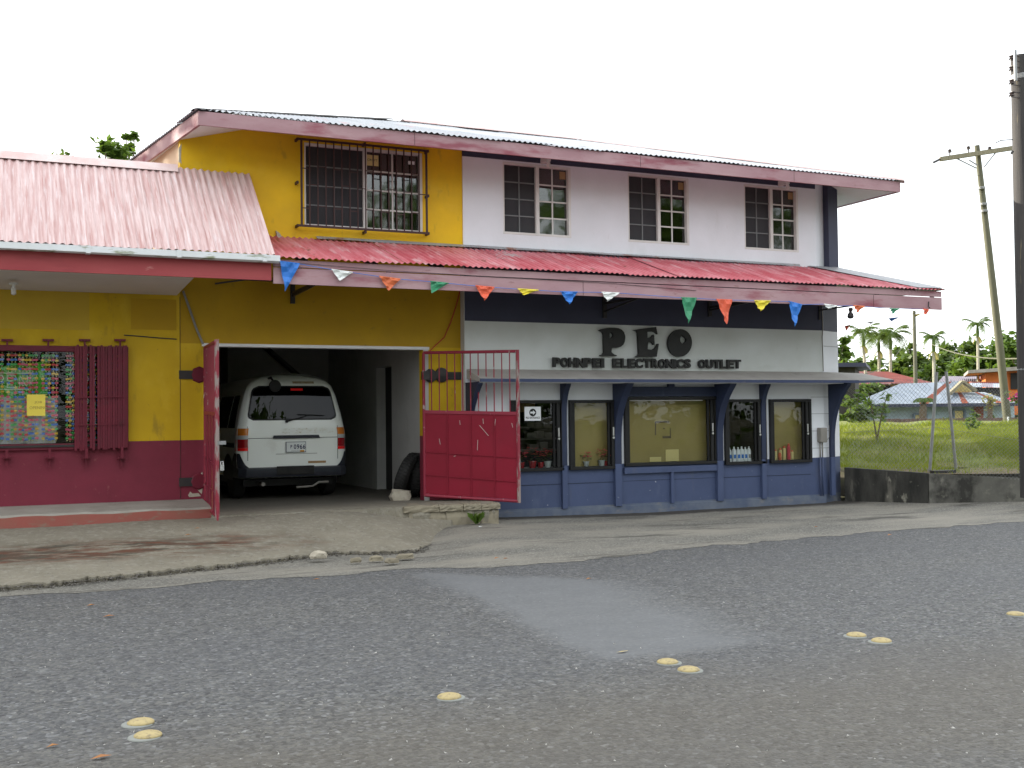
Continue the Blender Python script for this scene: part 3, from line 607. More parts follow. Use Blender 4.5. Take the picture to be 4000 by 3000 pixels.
# ---- shop front, ground floor
ZB = [py(2700, 1817.5, YP)[2]][0]; ZN = py(2553, 1273, YP)[2]
def rect(xl, xr, yt, yb): 
    a, b_ = py(xl, yt, YP), py(xr, yb, YP); return [a[0], b_[0], b_[2], a[2]]
LW = [rect(1991, 2199, 1565, 1859), rect(2219, 2411, 1568, 1851), rect(2434, 2809, 1551, 1831), rect(2825, 2990, 1557, 1828), rect(3001, 3166, 1556, 1819)]
for i, r in enumerate(LW): r[2] = .80 if i != 2 else .83; r[3] = (2.06 if i != 2 else 2.05) if False else r[3]
zt_ = sum(LW[i][3] for i in (0, 1, 3, 4))/4
for i in (0, 1, 3, 4): LW[i][3] = zt_
fl = lambda u, d, z: (u, YP+d, z)
ZV0 = 2.29
obj('shop_wall', wallgrid(XP, XC, .02, ZV0, [tuple(r) for r in LW], fl, .16, cuts=(.26, .87), band=lambda z: 2 if z < .26 else (1 if z < .87 else 0)), [m_white, m_blue, m_bluebase], B)
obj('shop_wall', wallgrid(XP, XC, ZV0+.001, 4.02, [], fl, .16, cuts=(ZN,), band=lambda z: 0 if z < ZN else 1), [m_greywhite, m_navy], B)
XCe, YCe = 13.085, .10
def chamfer(z0, z1, mt):
    m = MB(); m.hexa([(XC+.001, YP, z0), (XCe, YCe, z0), (XCe, .5, z0), (XC+.001, .3, z0), (XC+.001, YP, z1), (XCe, YCe, z1), (XCe, .5, z1), (XC+.001, .3, z1)]); obj('corner_wall', m, mt, B)
chamfer(.02, .26, m_bluebase); chamfer(.2601, .87, m_blue); chamfer(.8701, ZN, m_white); chamfer(ZN+.0001, 4.02, m_navy)
m = MB(); m.box(XP-.012, XP-.001, YP-.002, .0, .43, 4.0); obj('wall_edge', m, m_inwall, B)
# joints and ribs in the blockwork
for z in (.60,):
    for xa_, xb_ in ((XP+.02, LW[1][1]+.02), (LW[3][0]-.01, XC-.3)):
        m = MB(); m.box(xa_, xb_, YP-.004, YP+.002, z-.006, z+.006); obj('wall_joint', m, m_bracket, B)
jx0, jx1 = LW[4][1]+.03, py(3245, 1700, YP)[0]
m_joint = M('grey joint', (.36, .37, .39), rough=.8)
for yy in (1551, 1616, 1683, 1750):
    z = py(3200, yy, YP)[2]; m = MB(); m.box(jx0, jx1, YP-.003, YP+.002, z-.005, z+.005); obj('wall_joint', m, m_joint, B)
m = MB(); m.box(jx1, jx1+.01, YP-.003, YP+.002, .88, 2.08); obj('wall_joint', m, m_joint, B)
a = py(3205, 1353, YP); m = MB(); m.tube([(XC+.005, YP-.004, 3.9), (XC+.01, YP-.004, ZN), (XC-.003, YP-.004, ZN-.1), (XC+.006, YP-.004, 2.30)], .008, 5); obj('crack', m, m_metalgrey, B)
a = py(3205, 1353, YP); m = MB(); m.add([(XC+.02, YP+.0, a[2]), (XCe, YCe-.008, a[2]+.005), (XCe, YCe-.008, a[2]+.017), (XC+.02, YP+.0, a[2]+.012)], [(0, 1, 2, 3)]); obj('wall_joint', MBoff(m, (0, .004, 0)), m_joint, B)
# plinth, sill beam, mullion under the big window
m = MB(); m.box(XP, XC, YP-.03, YP-.001, .0, .235); obj('plinth', m, m_bluebase, B, bevel=.006)
bx0, bx1 = py(2432, 1700, YP)[0], py(2818, 1700, YP)[0]
m = MB(); m.box(bx0+.0, bx1-.02, YP-.050, YP-.001, .715, .81); obj('sill_beam', m, m_blue, B, bevel=.006)
cx = py(2622, 1900, YP)[0]; m = MB(); m.box(cx-.025, cx+.03, YP-.045, YP-.001, .236, .714); obj('sill_post', m, m_blue, B, bevel=.005)
m = MB(); m.box(bx0, bx1+.03, YP-.03, YP-.001, .60, .608); obj('wall_joint', MBoff(m, (0, -.027, 0)), m_bracket, B)
zh0, zh1 = py(2620, 1549, YP)[2], py(2620, 1511, YP)[2]
m = MB(); m.box(bx0-.02, bx1+.03, YP-.055, YP-.001, zh0, zh1); obj('window_header', m, m_bracket, B, bevel=.006)
m = MB(); m.box(py(2604, 1500, YP)[0], py(2626, 1500, YP)[0], YP-.07, YP-.001, zh1+.001, 2.12); obj('sill_post', m, m_bracket, B)
# ---- brackets that carry the visor
TV = .50                                           # visor reach
def bracket_mb(x, w, top, foot=.07, zlo=.236, bend=1.35, ztop=2.095):
    prof = [(0, zlo), (-foot, zlo), (-foot, bend)]
    for k in range(1, 11):
        t = k/10; prof.append((-(foot+(top-foot)*(t**2.6)), bend+(ztop-.035-bend)*t))
    prof += [(-top, ztop), (0, ztop)]
    return MB().prism([[(x, YP-.001+a_, z) for a_, z in prof]], (w, 0, 0))
def bkx(p): return py(p, 1750, YP-.07)[0]
BR = [(XP+.0, .07, .47, 1.1), (bkx(2198), .085, .20, 1.6), (bkx(2404), .115, .44, 1.15), (bkx(2803), .115, .44, 1.15), (bkx(2979), .085, .20, 1.6), (bkx(3249), .085, .47, 1.05)]
for x, w, top, bend in BR:
    ft = .062 if w > .1 else .055
    obj('bracket', bracket_mb(x, w, top, ft, zlo=.872, bend=bend), m_bracket, B, bevel=.004)
    m = MB(); m.box(x+.001, x+w-.001, YP-ft, YP-.001, .236, .871); obj('pilaster', m, m_blue, B, bevel=.004)
# ---- sloping concrete visor
vc = V3(XC+.30, YP-TV, 0); ve = py(3488, 1484, -.38); vb = V3(13.75, .25, 0)
zt1, zt0 = 2.142, 2.094
m = MB()
m.hexa([(XP+.02, YP-TV, zt0), (vc[0], vc[1], zt0), (XC, YP-.001, zt0+.06), (XP+.02, YP-.001, zt0+.06), (XP+.02, YP-TV, zt1), (vc[0], vc[1], zt1), (XC, YP-.001, ZV0), (XP+.02, YP-.001, ZV0)], 0)
obj('visor', m, m_concgrey, B)
m = MB(); m.hexa([(vc[0], vc[1], zt0), (ve[0], ve[1], zt0+.03), (vb[0], vb[1], zt0+.08), (XC+.02, YP+.004, zt0+.06), (vc[0], vc[1], zt1), (ve[0], ve[1], zt1+.02), (vb[0], vb[1], ZV0), (XC+.02, YP+.004, ZV0)])
obj('visor', m, m_concgrey, B)
m = MB(); m.box(XP+.01, vc[0], YP-TV-.022, YP-TV-.001, zt0-.004, zt1-.006); obj('visor_fascia', m, m_fascblue, B)
dv = (ve-vc); dv[2] = 0; dn = V3(dv[1], -dv[0], 0)/np.linalg.norm(dv)*.021
m = MB(); m.hexa([tuple(vc+dn+V3(0, 0, zt0-.004)), tuple(V3(ve[0], ve[1], zt0+.024)+dn), (ve[0], ve[1]-.001, zt0+.024), tuple(vc+V3(0, -.001, zt0-.004)), tuple(vc+dn+V3(0, 0, zt1-.012)), tuple(V3(ve[0], ve[1], zt1+.01)+dn), (ve[0], ve[1]-.001, zt1+.01), tuple(vc+V3(0, -.001, zt1-.012))])
obj('visor_fascia', m, m_fascblue, B)
m = MB(); m.box(XP+.02, XC, YP-TV+.002, YP-.1, zt0-.012, zt0-.001); obj('visor_soffit', m, m_soffit, B)

# ---- shop windows with black shutter frames
def shop_window(r, kind, open_side=1):
    x0, x1, z0, z1 = r; f = MB(); t = .045; yo = YP-.055
    for a_ in ((x0, x1, z0, z0+t), (x0, x1, z1-t, z1), (x0, x0+t, z0+t, z1-t), (x1-t, x1, z0+t, z1-t)): f.box(a_[0], a_[1], yo, YP+.10, a_[2], a_[3])
    wdw = obj('window', f, m_black, B, bevel=.004)
    big = (x1-x0) > 1.3; q = .30 if kind != 'tanl' else .12
    pr = x1-t-(.33 if big else .26)
    yl = YP+.03
    def stile(a_, b_, y0, y1):
        m = MB(); m.box(a_, b_, y0, y1, z0+t+.002, z1-t-.002); obj('stile', m, m_black, wdw, bevel=.004)
    stile(x0+t+.004, x0+t+.024, YP-.045, YP-.01); stile(x0+t+.030, x0+t+.055, YP-.02, YP+.02)
    rt = {2: .175, 3: .165}.get(LW.index(r), .115); xa_, xb_ = x0+t+.056, x1-t-rt
    stile(xb_, xb_+.035, YP-.02, YP+.02); stile(xb_+.045, xb_+.098, YP-.05, YP-.012)
    if rt > .13: stile(x1-t-.052, x1-t-.004, YP-.045, YP+.0)
    m = MB(); m.box(xa_, xb_, YP+.0, YP+.008, z0+t, z1-t)
    if kind == 'glass': obj('pane', m, m_glass, wdw)
    else:
        obj('pane', m, m_glass, wdw)
        m = MB(); m.box(x0+t+.002, x1-t-.002, YP+.128, YP+.136, z0+t, z1-t); obj('backing_board', m, m_tan, wdw)
    m = MB(); zc = z0+(z1-z0)*.50; m.box(xb_+.061, xb_+.081, YP-.064, YP-.05, zc-.02, zc+.11); m.lathe([(.017, 0), (.017, .012), (.010, .016)], (xb_+.071, YP-.068, zc-.05), 12, axis='y')
    obj('lock', m, m_chrome, wdw)
    return wdw, xa_, xb_
WIN = [shop_window(LW[0], 'glass'), shop_window(LW[1], 'tan'), shop_window(LW[2], 'tan'), shop_window(LW[3], 'glass'), shop_window(LW[4], 'tan')]
# tube of light along the big window head and papers stuck on its film
x0, x1, z0, z1 = LW[2]; m = MB(); m.box(x0+.11, x1-.3, YP-.012, YP-.004, z1-.062, z1-.048); obj('head_strip', m, m_upvc, WIN[2][0])
for xl, xr, yt, yb in ((2555, 2600, 1787, 1826), (2617, 2669, 1757, 1822)):
    a, b_ = py(xl, yt, YP), py(xr, yb, YP); m = MB(); m.box(a[0], b_[0], YP+.121, YP+.126, max(b_[2], z0+.05), a[2]); obj('paper', m, m_cream, WIN[2][0])
for q in ((2575, 1648, 2580, 1700), (2577, 1645, 2632, 1651), (2634, 1672, 2638, 1712), (2605, 1704, 2638, 1712), (2608, 1672, 2614, 1676)):
    a, b_ = py(q[0], q[1], YP), py(q[2], q[3], YP); m = MB(); m.box(a[0], b_[0], YP+.1245, YP+.1272, b_[2], a[2]); obj('tape_mark', m, m_trunk, WIN[2][0])
# dim shop room seen through the clear panes
m = MB(); m.add([(XP+.05, .031, .3), (XC, .031, .3), (XC, 2.2, .3), (XP+.05, 2.2, .3), (XP+.05, .031, 2.6), (XC, .031, 2.6), (XC, 2.2, 2.6), (XP+.05, 2.2, 2.6)], [(0, 1, 2, 3), (7, 6, 5, 4), (3, 2, 6, 7), (0, 3, 7, 4), (2, 1, 5, 6)])
obj('shop_room', m, m_dark, B, recalc=False)

# ---- upper windows: white sliders, left half behind insect screen
def slider(r, yf, rec=.055):
    x0, x1, z0, z1 = r; t = .035; yw = yf+rec
    f = MB()
    for a_ in ((x0, x1, z0, z0+t), (x0, x1, z1-t, z1), (x0, x0+t*.6, z0+t, z1-t), (x1-t*1.2, x1, z0+t, z1-t)): f.box(a_[0], a_[1], yf-.004, yw+.05, a_[2], a_[3])
    xm = (x0+x1)/2+.01; wd = obj('window', f, m_upvc, B, bevel=.003)
    m = MB(); m.box(xm-.028, xm+.028, yf+.01, yw+.03, z0+t, z1-t); obj('mullion', m, m_upvc, wd, bevel=.003)
    for side, (a_, b_) in enumerate(((x0+t*.6, xm-.028), (xm+.028, x1-t*1.2))):
        yy = yw-.005 if side == 0 else yw+.012; bars = m_muntgrey if side == 0 else m_upvc; w_ = .009 if side == 0 else .011
        xs_ = [a_, (a_+b_)/2, b_]; zs_ = [z0+t+(z1-z0-2*t)*k/4 for k in range(5)]
        m = MB(); m.box(xs_[1]-w_, xs_[1]+w_, yy-.008, yy+.008, z0+t, z1-t)
        for z in zs_[1:4]:
            m.box(a_, xs_[1]-w_, yy-.006, yy+.006, z-w_, z+w_); m.box(xs_[1]+w_, b_, yy-.006, yy+.006, z-w_, z+w_)
        obj('muntin', m, bars, wd)
        for i in range(2):
            for j in range(4):
                m = MB(); dx = rnd.uniform(-.003, .003); xx0, xx1 = (a_, xs_[1]) if i == 0 else (xs_[1], b_)
                y2 = yy+(.006 if side == 0 else .0)
                m.hexa([(xx0, y2, zs_[j]), (xx1, y2+dx, zs_[j]), (xx1, y2+dx+.003, zs_[j]), (xx0, y2+.003, zs_[j]), (xx0, y2, zs_[j+1]), (xx1, y2+dx, zs_[j+1]), (xx1, y2+dx+.003, zs_[j+1]), (xx0, y2+.003, zs_[j+1])])
                obj('pane', m, m_screen if side == 0 else m_glassr, wd)
    m = MB(); m.box(x0, x1, yw+.06, yw+.062, z0, z1); obj('blind', m, m_blind_reflect, wd)
    return wd, xm
for r in UW:
    wd, xm = slider(r, -.022); m = MB(); m.box(r[1]-.155, r[1]-.055, .038, .0405, r[3]-.175, r[3]-.06); obj('sticker', m, m_cardb, wd)
# ---- yellow storey's window with its guard
wdY, xm = slider(YW, 0.0, .05)
a = py(1431, 604, .045); b_ = py(1478, 650, .045); m = MB(); m.box(a[0], b_[0], .040, .043, b_[2], a[2]); pp = obj('sticker', m, m_cream, wdY)
obj('sticker_lettering', text_mb('CROFT', (a[0]+.012, .0385, a[2]-.085), XV, ZV, b_[0]-a[0]-.03, .03), m_blackink, wdY)
a = py(1594, 629, .045); b_ = py(1619, 644, .045); m = MB(); m.box(a[0], b_[0], .040, .043, b_[2], a[2]); obj('sticker', m, m_paper, wdY)
YG = -.13
gx0, gx1 = py(1178, 700, YG)[0], py(1666, 700, YG)[0]; gz1 = (py(1176, 544, YG)[2]+py(1664, 588, YG)[2])/2; gz0 = (py(1178, 881, YG)[2]+py(1668, 911, YG)[2])/2
m = MB(); m.box(gx0-.06, gx1+.02, YG-.012, YG+.012, gz1-.014, gz1+.014); guard = obj('window_guard', m, m_guard, B)
m = MB(); m.box(gx0-.06, gx1+.02, YG-.012, YG+.012, gz0-.014, gz0+.014); obj('bar', m, m_guard, guard)
gxs = [gx0+(gx1-gx0)*i/16 for i in range(17)]
for i, x in enumerate(gxs):
    w = .014 if i in (0, 16) else .0075; m = MB(); m.box(x-w, x+w, YG-.008, YG+.008, gz0+.014, gz1-.014); obj('bar', m, m_guard, guard)
for row, zf in enumerate((.68, .48, .22)):
    for i in range(16):
        if (i+row) % 2 == 0:
            z = gz0+(gz1-gz0)*(zf+.015*((i*7) % 3-1)); m = MB(); m.box(gxs[i]+.008, gxs[i+1]-.008, YG-.005, YG+.005, z-.006, z+.006); obj('cross_bar', m, m_guard, guard)
for x, z in ((gx0-.05, gz1), (gx0-.05, gz0), (gx0-.05, (gz0+gz1)/2), (gx1+.03, (gz0+gz1)/2-.05), ((gx0+gx1)/2, gz1+.02), ((gx0+gx1)/2, gz0-.03), (gx1+.03, gz0), (gx1+.03, gz1)):
    m = MB(); m.box(x-.012, x+.012, YG, -.001, z-.018, z+.018); obj('stand_off', m, m_guard, guard)

# ---- hipped upper roof
YE, SL = -.90, .305; ZF0, ZF1 = 5.232, 5.405; XE0, XE1 = 2.285, 13.585; ZT = 5.42; YRD = 3.0
nl = V3(.99, .144, 0); DLe = V3(-.144, .99, 0)
m = MB(); m.box(XE0, XE1, YE-.012, YE+.02, ZF0, ZF1); roofU = obj('roof', m, m_pink, B)
for xj in (5.1, 8.6, 11.4):
    m = MB(); m.box(xj, xj+.006, YE-.0135, YE-.011, ZF0+.004, ZF1-.004); obj('board_joint', m, m_guard, roofU)
a = V3(XE0, YE, 0); b_ = a+DLe*7.6
m = MB(); m.hexa([tuple(a+V3(0, 0, ZF0)), tuple(a+nl*.03+V3(0, .025, ZF0)), tuple(b_+nl*.03+V3(0, 0, ZF0)), tuple(b_+V3(0, 0, ZF0)), tuple(a+V3(0, 0, ZF1)), tuple(a+nl*.03+V3(0, .025, ZF1)), tuple(b_+nl*.03+V3(0, 0, ZF1)), tuple(b_+V3(0, 0, ZF1))])
obj('fascia', m, m_pink, roofU)
m = MB(); m.box(XE1-.03, XE1, YE+.021, 6.9, ZF0, ZF1); obj('fascia', m, m_pink, roofU)
U_ = XV; Vs = V3(0, 1, SL)/math.hypot(1, SL); kf = math.hypot(1, SL); OV = .035
P0 = V3(0, YE-OV, ZT)
hi = lambda u: max(.01, min(YRD-YE+OV, (u-XE0+OV)*1.0, (XE1+OV-u)*1.0))*kf
sheets(roofU, P0, U_, Vs, XE0-OV+.01, XE1+OV-.01, lambda u: 0., hi, m_roof_u)
# left hip
UL = DLe; VL = np.append(nl[:2], SL)/math.hypot(1, SL)
P0L = V3(XE0, YE, ZT)-nl*OV-DLe*OV
sheets(roofU, P0L, UL, VL, .01, 7.8, lambda u: 0., lambda u: max(.01, min(u, 7.8-u, 3.9))*kf, m_roof_u)
m = MB(); m.add([(XE1+OV, YE-OV, ZT), (XE1+OV, 6.98, ZT), (XE1-3.9, YRD, ZT+SL*3.98)], [(0, 1, 2)]); obj('roof_sheet', m, m_roof_u, roofU)
m = MB(); m.add([(XE1+OV, 6.98, ZT), (1.1, 6.98, ZT), (XE0+3.4, YRD, ZT+SL*3.98), (XE1-3.9, YRD, ZT+SL*3.98)], [(0, 1, 2, 3)]); obj('roof_sheet', m, m_roof_u, roofU)
def cap(a, b, w, mt, par, nm='ridge_cap'):
    a, b = np.array(a, float), np.array(b, float); d = (b-a)/np.linalg.norm(b-a); s_ = np.cross(d, ZV); s_ /= np.linalg.norm(s_)
    P = [[p+s_*w*math.sin(t)+V3(0, 0, w*.55*(math.cos(t)-1)) for t in np.linspace(-1.25, 1.25, 9)] for p in (a, a+(b-a)*.5, b)]
    return obj(nm, MB().grid(P), mt, par, smooth=True)
cap((XE0+4, YRD, ZT+SL*3.98+.03), (XE1-3.9, YRD, ZT+SL*3.98+.03), .16, m_capred, roofU)
cap((XE1+.07, YE-OV, ZT+.03), (XE1-3.9, YRD, ZT+SL*3.98+.03), .13, m_capred, roofU, 'hip_cap')
cap((XE0-.03, YE-OV, ZT+.012), (XE0+3.8, YRD, ZT+SL*3.98+.03), .085, m_poledark, roofU, 'hip_cap')
# sloping soffit following the rafters
zs_ = lambda d: ZF0+.012+SL*d
m = MB()
m.add([(XE0, YE+.02, zs_(0)), (XE1, YE+.02, zs_(0)), (XE1-.92, .0, zs_(.90)), (XE0+.95, .0, zs_(.90))], [(0, 1, 2, 3)])
m.add([(XE0+.02, YE+.02, zs_(0)), (XE0+.95, .0, zs_(.90)), (XE0-.1, .0, zs_(.0)), (b_[0]+.02, b_[1], zs_(0)), (b_[0]+1., b_[1], zs_(.9)), (XE0+.9, .01, zs_(.9))], [(0, 2, 1), (2, 3, 4, 5)])
m.add([(XE1-.02, YE+.02, zs_(0)), (XE1-.92, 0, zs_(.9)), (XE1-.02, 6.9, zs_(0)), (XE1-.92, 6.9, zs_(.9))], [(0, 1, 3, 2)])
obj('soffit', m, m_soffit, roofU, recalc=False)
for xx in (py(2130, 625, -.3)[0], py(3060, 703, -.3)[0]):
    m = MB(); m.box(xx-.03, xx+.03, -.42, -.2, 5.32, 5.40); m.lathe([(.025, -.10), (.035, -.06), (.02, 0)], (xx, -.4, 5.33), 8); obj('soffit_lamp', m, m_upvc, roofU)

# ---- lean-to roof over the street
YF = -1.40; zf0, zf1 = 3.252, 3.448; XF0, XF1 = 3.09, 13.93
m = MB(); m.box(XF0, XF1, YF-.012, YF+.02, zf0, zf1); roofL = obj('roof', m, m_pink, B)
m = MB(); m.box(XF0, XF1, YF-.006, YF+.02, zf1+.013, zf1+.10); obj('fascia', m, m_pink, roofL)
for xj in (7.35, 12.5):
    m = MB(); m.box(xj, xj+.006, YF-.014, YF-.011, zf0+.003, zf1-.003); obj('board_joint', m, m_guard, roofL)
for xj in np.arange(3.4, 13.9, 1.15):
    m = MB(); m.box(xj, xj+.05, YF+.021, YF+.07, zf0+.02, zf1+.1); obj('fascia_batten', m, m_darkwood, roofL)
ZLE, ZLW = 3.575, 4.06; ov = .055; ru = (ZLW-ZLE)/(-YF+ov)
VsL = V3(0, 1, ru)/math.hypot(1, ru); kl = math.hypot(1, ru); P0 = V3(0, YF-ov, ZLE)
hiL = lambda u: max(.01, min(-YF+ov+(-.0 if u < XM else -.024)-.001, (XF1+.07-u)*1.40))*kl
sheets(roofL, P0, XV, VsL, XF0+.02, XF1+.06, lambda u: 0., hiL, m_roof_r, jit=.016)
m = MB(); e1, e2 = V3(12.36, -.03, ZLW+.012), V3(13.0, -.03, ZLW+.02)
m.grid([[V3(12.36, -.03, ZLW+.012)*(1-t)+V3(13.42, YF-ov+.03, ZLE+.022)*t, V3(12.99, -.03, ZLW+.016)*(1-t)+V3(14.0, YF-ov, ZLE+.026)*t] for t in np.linspace(0, 1, 6)]); obj('hip_flashing', m, m_tin, roofL)
m = MB(); m.add([(14.0, YF-ov, ZLE), (13.09, 0, ZLW), (13.09, 5, ZLW), (14.0, 5, ZLE)], [(0, 1, 2, 3)]); obj('roof_sheet', m, m_tin, roofL)
m = MB(); P = [[(x, -.024-.10+.03*math.sin(x*5.3)*math.sin(x*1.7)-.04*math.sin(x*.9), ZLW-.10*ru+.018), (x, -.026, ZLW+.03)] for x in np.linspace(XF0+.9, 12.2, 60)]
obj('flashing', MB().grid(P), m_tin, roofL)
m = MB(); m.box(13.10, 13.16, .3, .36, 4.0, 4.33); obj('down_pipe', m, m_upvc, B)
# rafters under the sheets and wall brackets
for x in np.arange(3.5, 13.6, .9):
    m = MB(); m.bar((x, -.03, ZLW-.08), (x, YF+.03, ZLE-.07+.02), .045, .09); obj('rafter', m, m_darkwood, roofL)
def wallarm(pxx, pyy, yw):
    p = py(pxx, pyy, yw); x, z = p[0], p[2]
    m = MB(); m.box(x-.03, x+.03, yw-.035, yw-.001, z-.05, zf0+.30); m.bar((x, yw-.03, zf0+.045), (x, YF+.03, zf0+.045), .035, .035); m.bar((x, yw-.03, z+.05), (x, YF+.25, zf0+.03), .022, .022)
    m.bar((x, yw-.3, zf0+.04), (x, yw-.3, z+.16), .018, .018); obj('wall_bracket', m, m_steelblk, B)
wallarm(1142, 1172, 0.0); wallarm(2360, 1230, YP); wallarm(2770, 1225, YP)
p = py(3200, 1212, YP); x, z = p[0], p[2]; m = MB(); m.box(x-.015, x+.015, YP-.02, YP-.001, z-.16, z+.12); m.bar((x, YP-.01, z), (x, YF+.05, z+.005), .022, .022); m.bar((x, YP-.01, z+.1), (x, YF+.25, z+.01), .012, .012); obj('wall_bracket', m, m_steelblk, B)

# ---- gates
def gate_panel(name, hx, hy, ex, ey, z0h, z0e, z1h, z1e, matp, matf, flip):
    """hinged leaf from (hx,hy) to (ex,ey): frame, bars over a sheeted lower half"""
    H, Ee = V3(hx, hy, 0), V3(ex, ey, 0); L = np.linalg.norm(Ee-H); d = (Ee-H)/L; n = V3(d[1], -d[0], 0)*(1 if flip else -1)
    def pt(s, f, o=0.): return H+d*s+n*o+V3(0, 0, (z0h+(z0e-z0h)*s/L)*(1-f)+(z1h+(z1e-z1h)*s/L)*f)
    t = .022; fm = MB(); fm.tube([pt(0, 0), pt(0, 1)], t, 8); fm.tube([pt(0, 0), pt(L, 0)], t, 8); fm.tube([pt(0, 1), pt(L, 1)], t, 8)
    g_ = obj(name, fm, matf, B, smooth='auto')
    obj('stile', MB().tube([pt(L, -.01), pt(L, 1.01)], t*1.25, 8), m_chip, g_, smooth='auto')
    fmid = .585; m = MB().bar(pt(0, fmid), pt(L, fmid), .03, .045); obj('mid_rail', m, matf, g_)
    m = MB(); q = [pt(.02, .012), pt(L-.02, .012), pt(L-.02, fmid), pt(.02, fmid)]; m.add(q+[a_-n*.006 for a_ in q], [(0, 1, 2, 3), (7, 6, 5, 4), (0, 1, 5, 4), (2, 3, 7, 6)]); obj('panel', m, matp, g_)
    for k in range(1, 4): m = MB().bar(pt(L*k/4, .01, .008), pt(L*k/4, fmid-.01, .008), .012, .012, up=tuple(n)); obj('rib', m, matp, g_)
    for fz in (.13, .29): m = MB().bar(pt(.02, fz+.015, .010), pt(L-.02, fz, .010), .011, .014); obj('rib', m, matp, g_)
    for k in range(1, 12): m = MB().tube([pt(L*k/12, fmid+.005), pt(L*k/12, .995)], .008, 6); obj('bar', m, matf, g_)
    return g_, pt, L, n
gr, ptr, LR, nr = gate_panel('gate', 5.50, -.10, 6.65, -.76, .515, .425, 2.515, 2.515, m_gate, m_gatechip, True)
gl_, ptl, LL, nl_ = gate_panel('gate', 2.50, -.07, 2.432, -1.29, .50, .45, 2.545, 2.545, m_pinkgate, m_gatechip, True)
for s0_, f0_, s1_, f1_ in ((.62, .50, .72, .43), (.80, .545, .785, .47), (.17, .40, .18, .36), (.40, .53, .405, .50), (.66, .545, .665, .51), (.98, .52, .99, .49), (.33, .28, .35, .285), (.60, .40, .595, .33)):
    m = MB().bar(ptr(s0_*LR/1.05, f0_, -.011+.016), ptr(s1_*LR/1.05, f1_, -.011+.016), .006, .002, up=tuple(nr)); obj('scratch', m, m_boxs, gr)
# the faded leaf is sheeted to the top and carries hasp and padlock
m = MB(); q = [ptl(.02, .60), ptl(LL-.02, .60), ptl(LL-.02, .985), ptl(.02, .985)]; n = nl_*.006; m.add([*q, *[a_-n for a_ in q]], [(0, 1, 2, 3), (7, 6, 5, 4), (0, 1, 5, 4), (2, 3, 7, 6)]); obj('panel', m, m_pinkgate, gl_)
e_ = ptl(LL, .42); m = MB(); m.box(e_[0], e_[0]+.10, e_[1]-.03, e_[1]-.02, e_[2]-.022, e_[2]+.022); obj('hasp', m, m_galv, gl_)
e_ = ptl(LL, .285); m = MB(); m.box(e_[0]+.03, e_[0]+.075, e_[1]-.035, e_[1]-.01, e_[2]-.05, e_[2]+.02); m.tube([(e_[0]+.038, e_[1]-.022, e_[2]+.02), (e_[0]+.038, e_[1]-.022, e_[2]+.06), (e_[0]+.066, e_[1]-.022, e_[2]+.06), (e_[0]+.066, e_[1]-.022, e_[2]+.02)], .005, 6); obj('padlock', m, m_chrome, gl_)
m = MB().tube([ptl(LL+.03, -.02), ptl(LL+.03, .11)], .012, 6); obj('drop_bolt', m, m_gatechip, gl_)
m = MB().lathe([(.035, 0), (.035, .02)], (ptl(LL-.05, .45)[0]-.02, ptl(LL-.05, .45)[1], ptl(LL-.05, .45)[2]), 12, axis='x'); obj('lock', m, m_steelblk, gl_)
for pxx, pyy in ((1608, 0),):
    pass
def hinge(x0, x1, z, blob=None):
    m = MB(); m.box(x0, x1, -.022, -.001, z-.055, z+.055)
    if blob: m.lathe([(.02, -.06), (.10, -.045), (.11, -.02), (.1, 0)], (blob, -.002, z+.01), 12, axis='y')
    return m
hz1, hz2 = py(740, 1464)[2], py(740, 1882)[2]
obj('hinge', hinge(py(699, 1464)[0], py(775, 1464)[0], hz1), m_steelblk, B); obj('hinge_plate', hinge(0, 0, 0) if False else MB().lathe([(.09, -.03), (.11, -.012), (.11, -.002)], (py(778, 1464)[0], 0, hz1), 8, axis='y'), m_maroonmetal, B)
obj('hinge', hinge(py(699, 1882)[0], py(770, 1882)[0], hz2), m_steelblk, B); obj('hinge_plate', MB().lathe([(.09, -.03), (.11, -.012), (.11, -.002)], (py(776, 1882)[0], 0, hz2), 8, axis='y'), m_maroonmetal, B)
hz = py(1720, 1468)[2]; obj('hinge', hinge(XG1-.02, XP-.02, hz, 5.80), m_steelblk, B); m = MB(); m.box(XG1-.04, XG1+.10, -.13, -.023, hz-.06, hz+.06); m.lathe([(.09, -.02), (.1, 0)], (XG1+.1, -.03, hz), 10, axis='y'); obj('hinge_knuckle', m, m_steelblk, B)
for pts in (((765, 1905), (782, 1893), (792, 1905), (788, 1930), (776, 1918)), ((735, 1935), (743, 1920), (752, 1928), (775, 1926), (785, 1938), (740, 1942)), ((772, 1868), (790, 1843), (793, 1868), (780, 1875))):
    obj('chipped_plaster', MB().prism([[py(a_, b_, -.004) for a_, b_ in pts]], (0, .003, 0)), m_stone, B)
m = MB().tube([py(715, 1136, -.015), py(738, 1200, -.015), py(765, 1278, -.015), py(793, 1344, -.015)], .016, 6); obj('conduit', m, m_metalgrey, B)
m = MB().tube([py(1090, 958, -.02), py(1180, 935, -.02), py(1320, 941, -.02), py(1500, 952, -.02), py(1600, 958, -.02), py(1720, 961, -.02), py(1800, 968, -.05)], .009, 5); obj('cable', m, m_wire, B)
p = py(1085, 915, -.01); m = MB().prism([[py(1078, 900, -.03), py(1092, 910, -.03), py(1102, 926, -.03), py(1098, 935, -.03), py(1083, 930, -.03)]], (0, .03, 0)); obj('cable_stub', m, m_stone, B)
m = MB().tube([py(1797, 1136, -.02), py(1780, 1200, -.02), py(1760, 1260, -.02), py(1735, 1318, -.02), py(1700, 1350, -.02), py(1675, 1375, -.02)], .007, 5)
single('hanging_cord', m, M('red cord', (.42, .03, .03), rough=.6), 'thin red cord hanging down the yellow wall beside the gate', 'cord', py(1675, 1375, -.02))
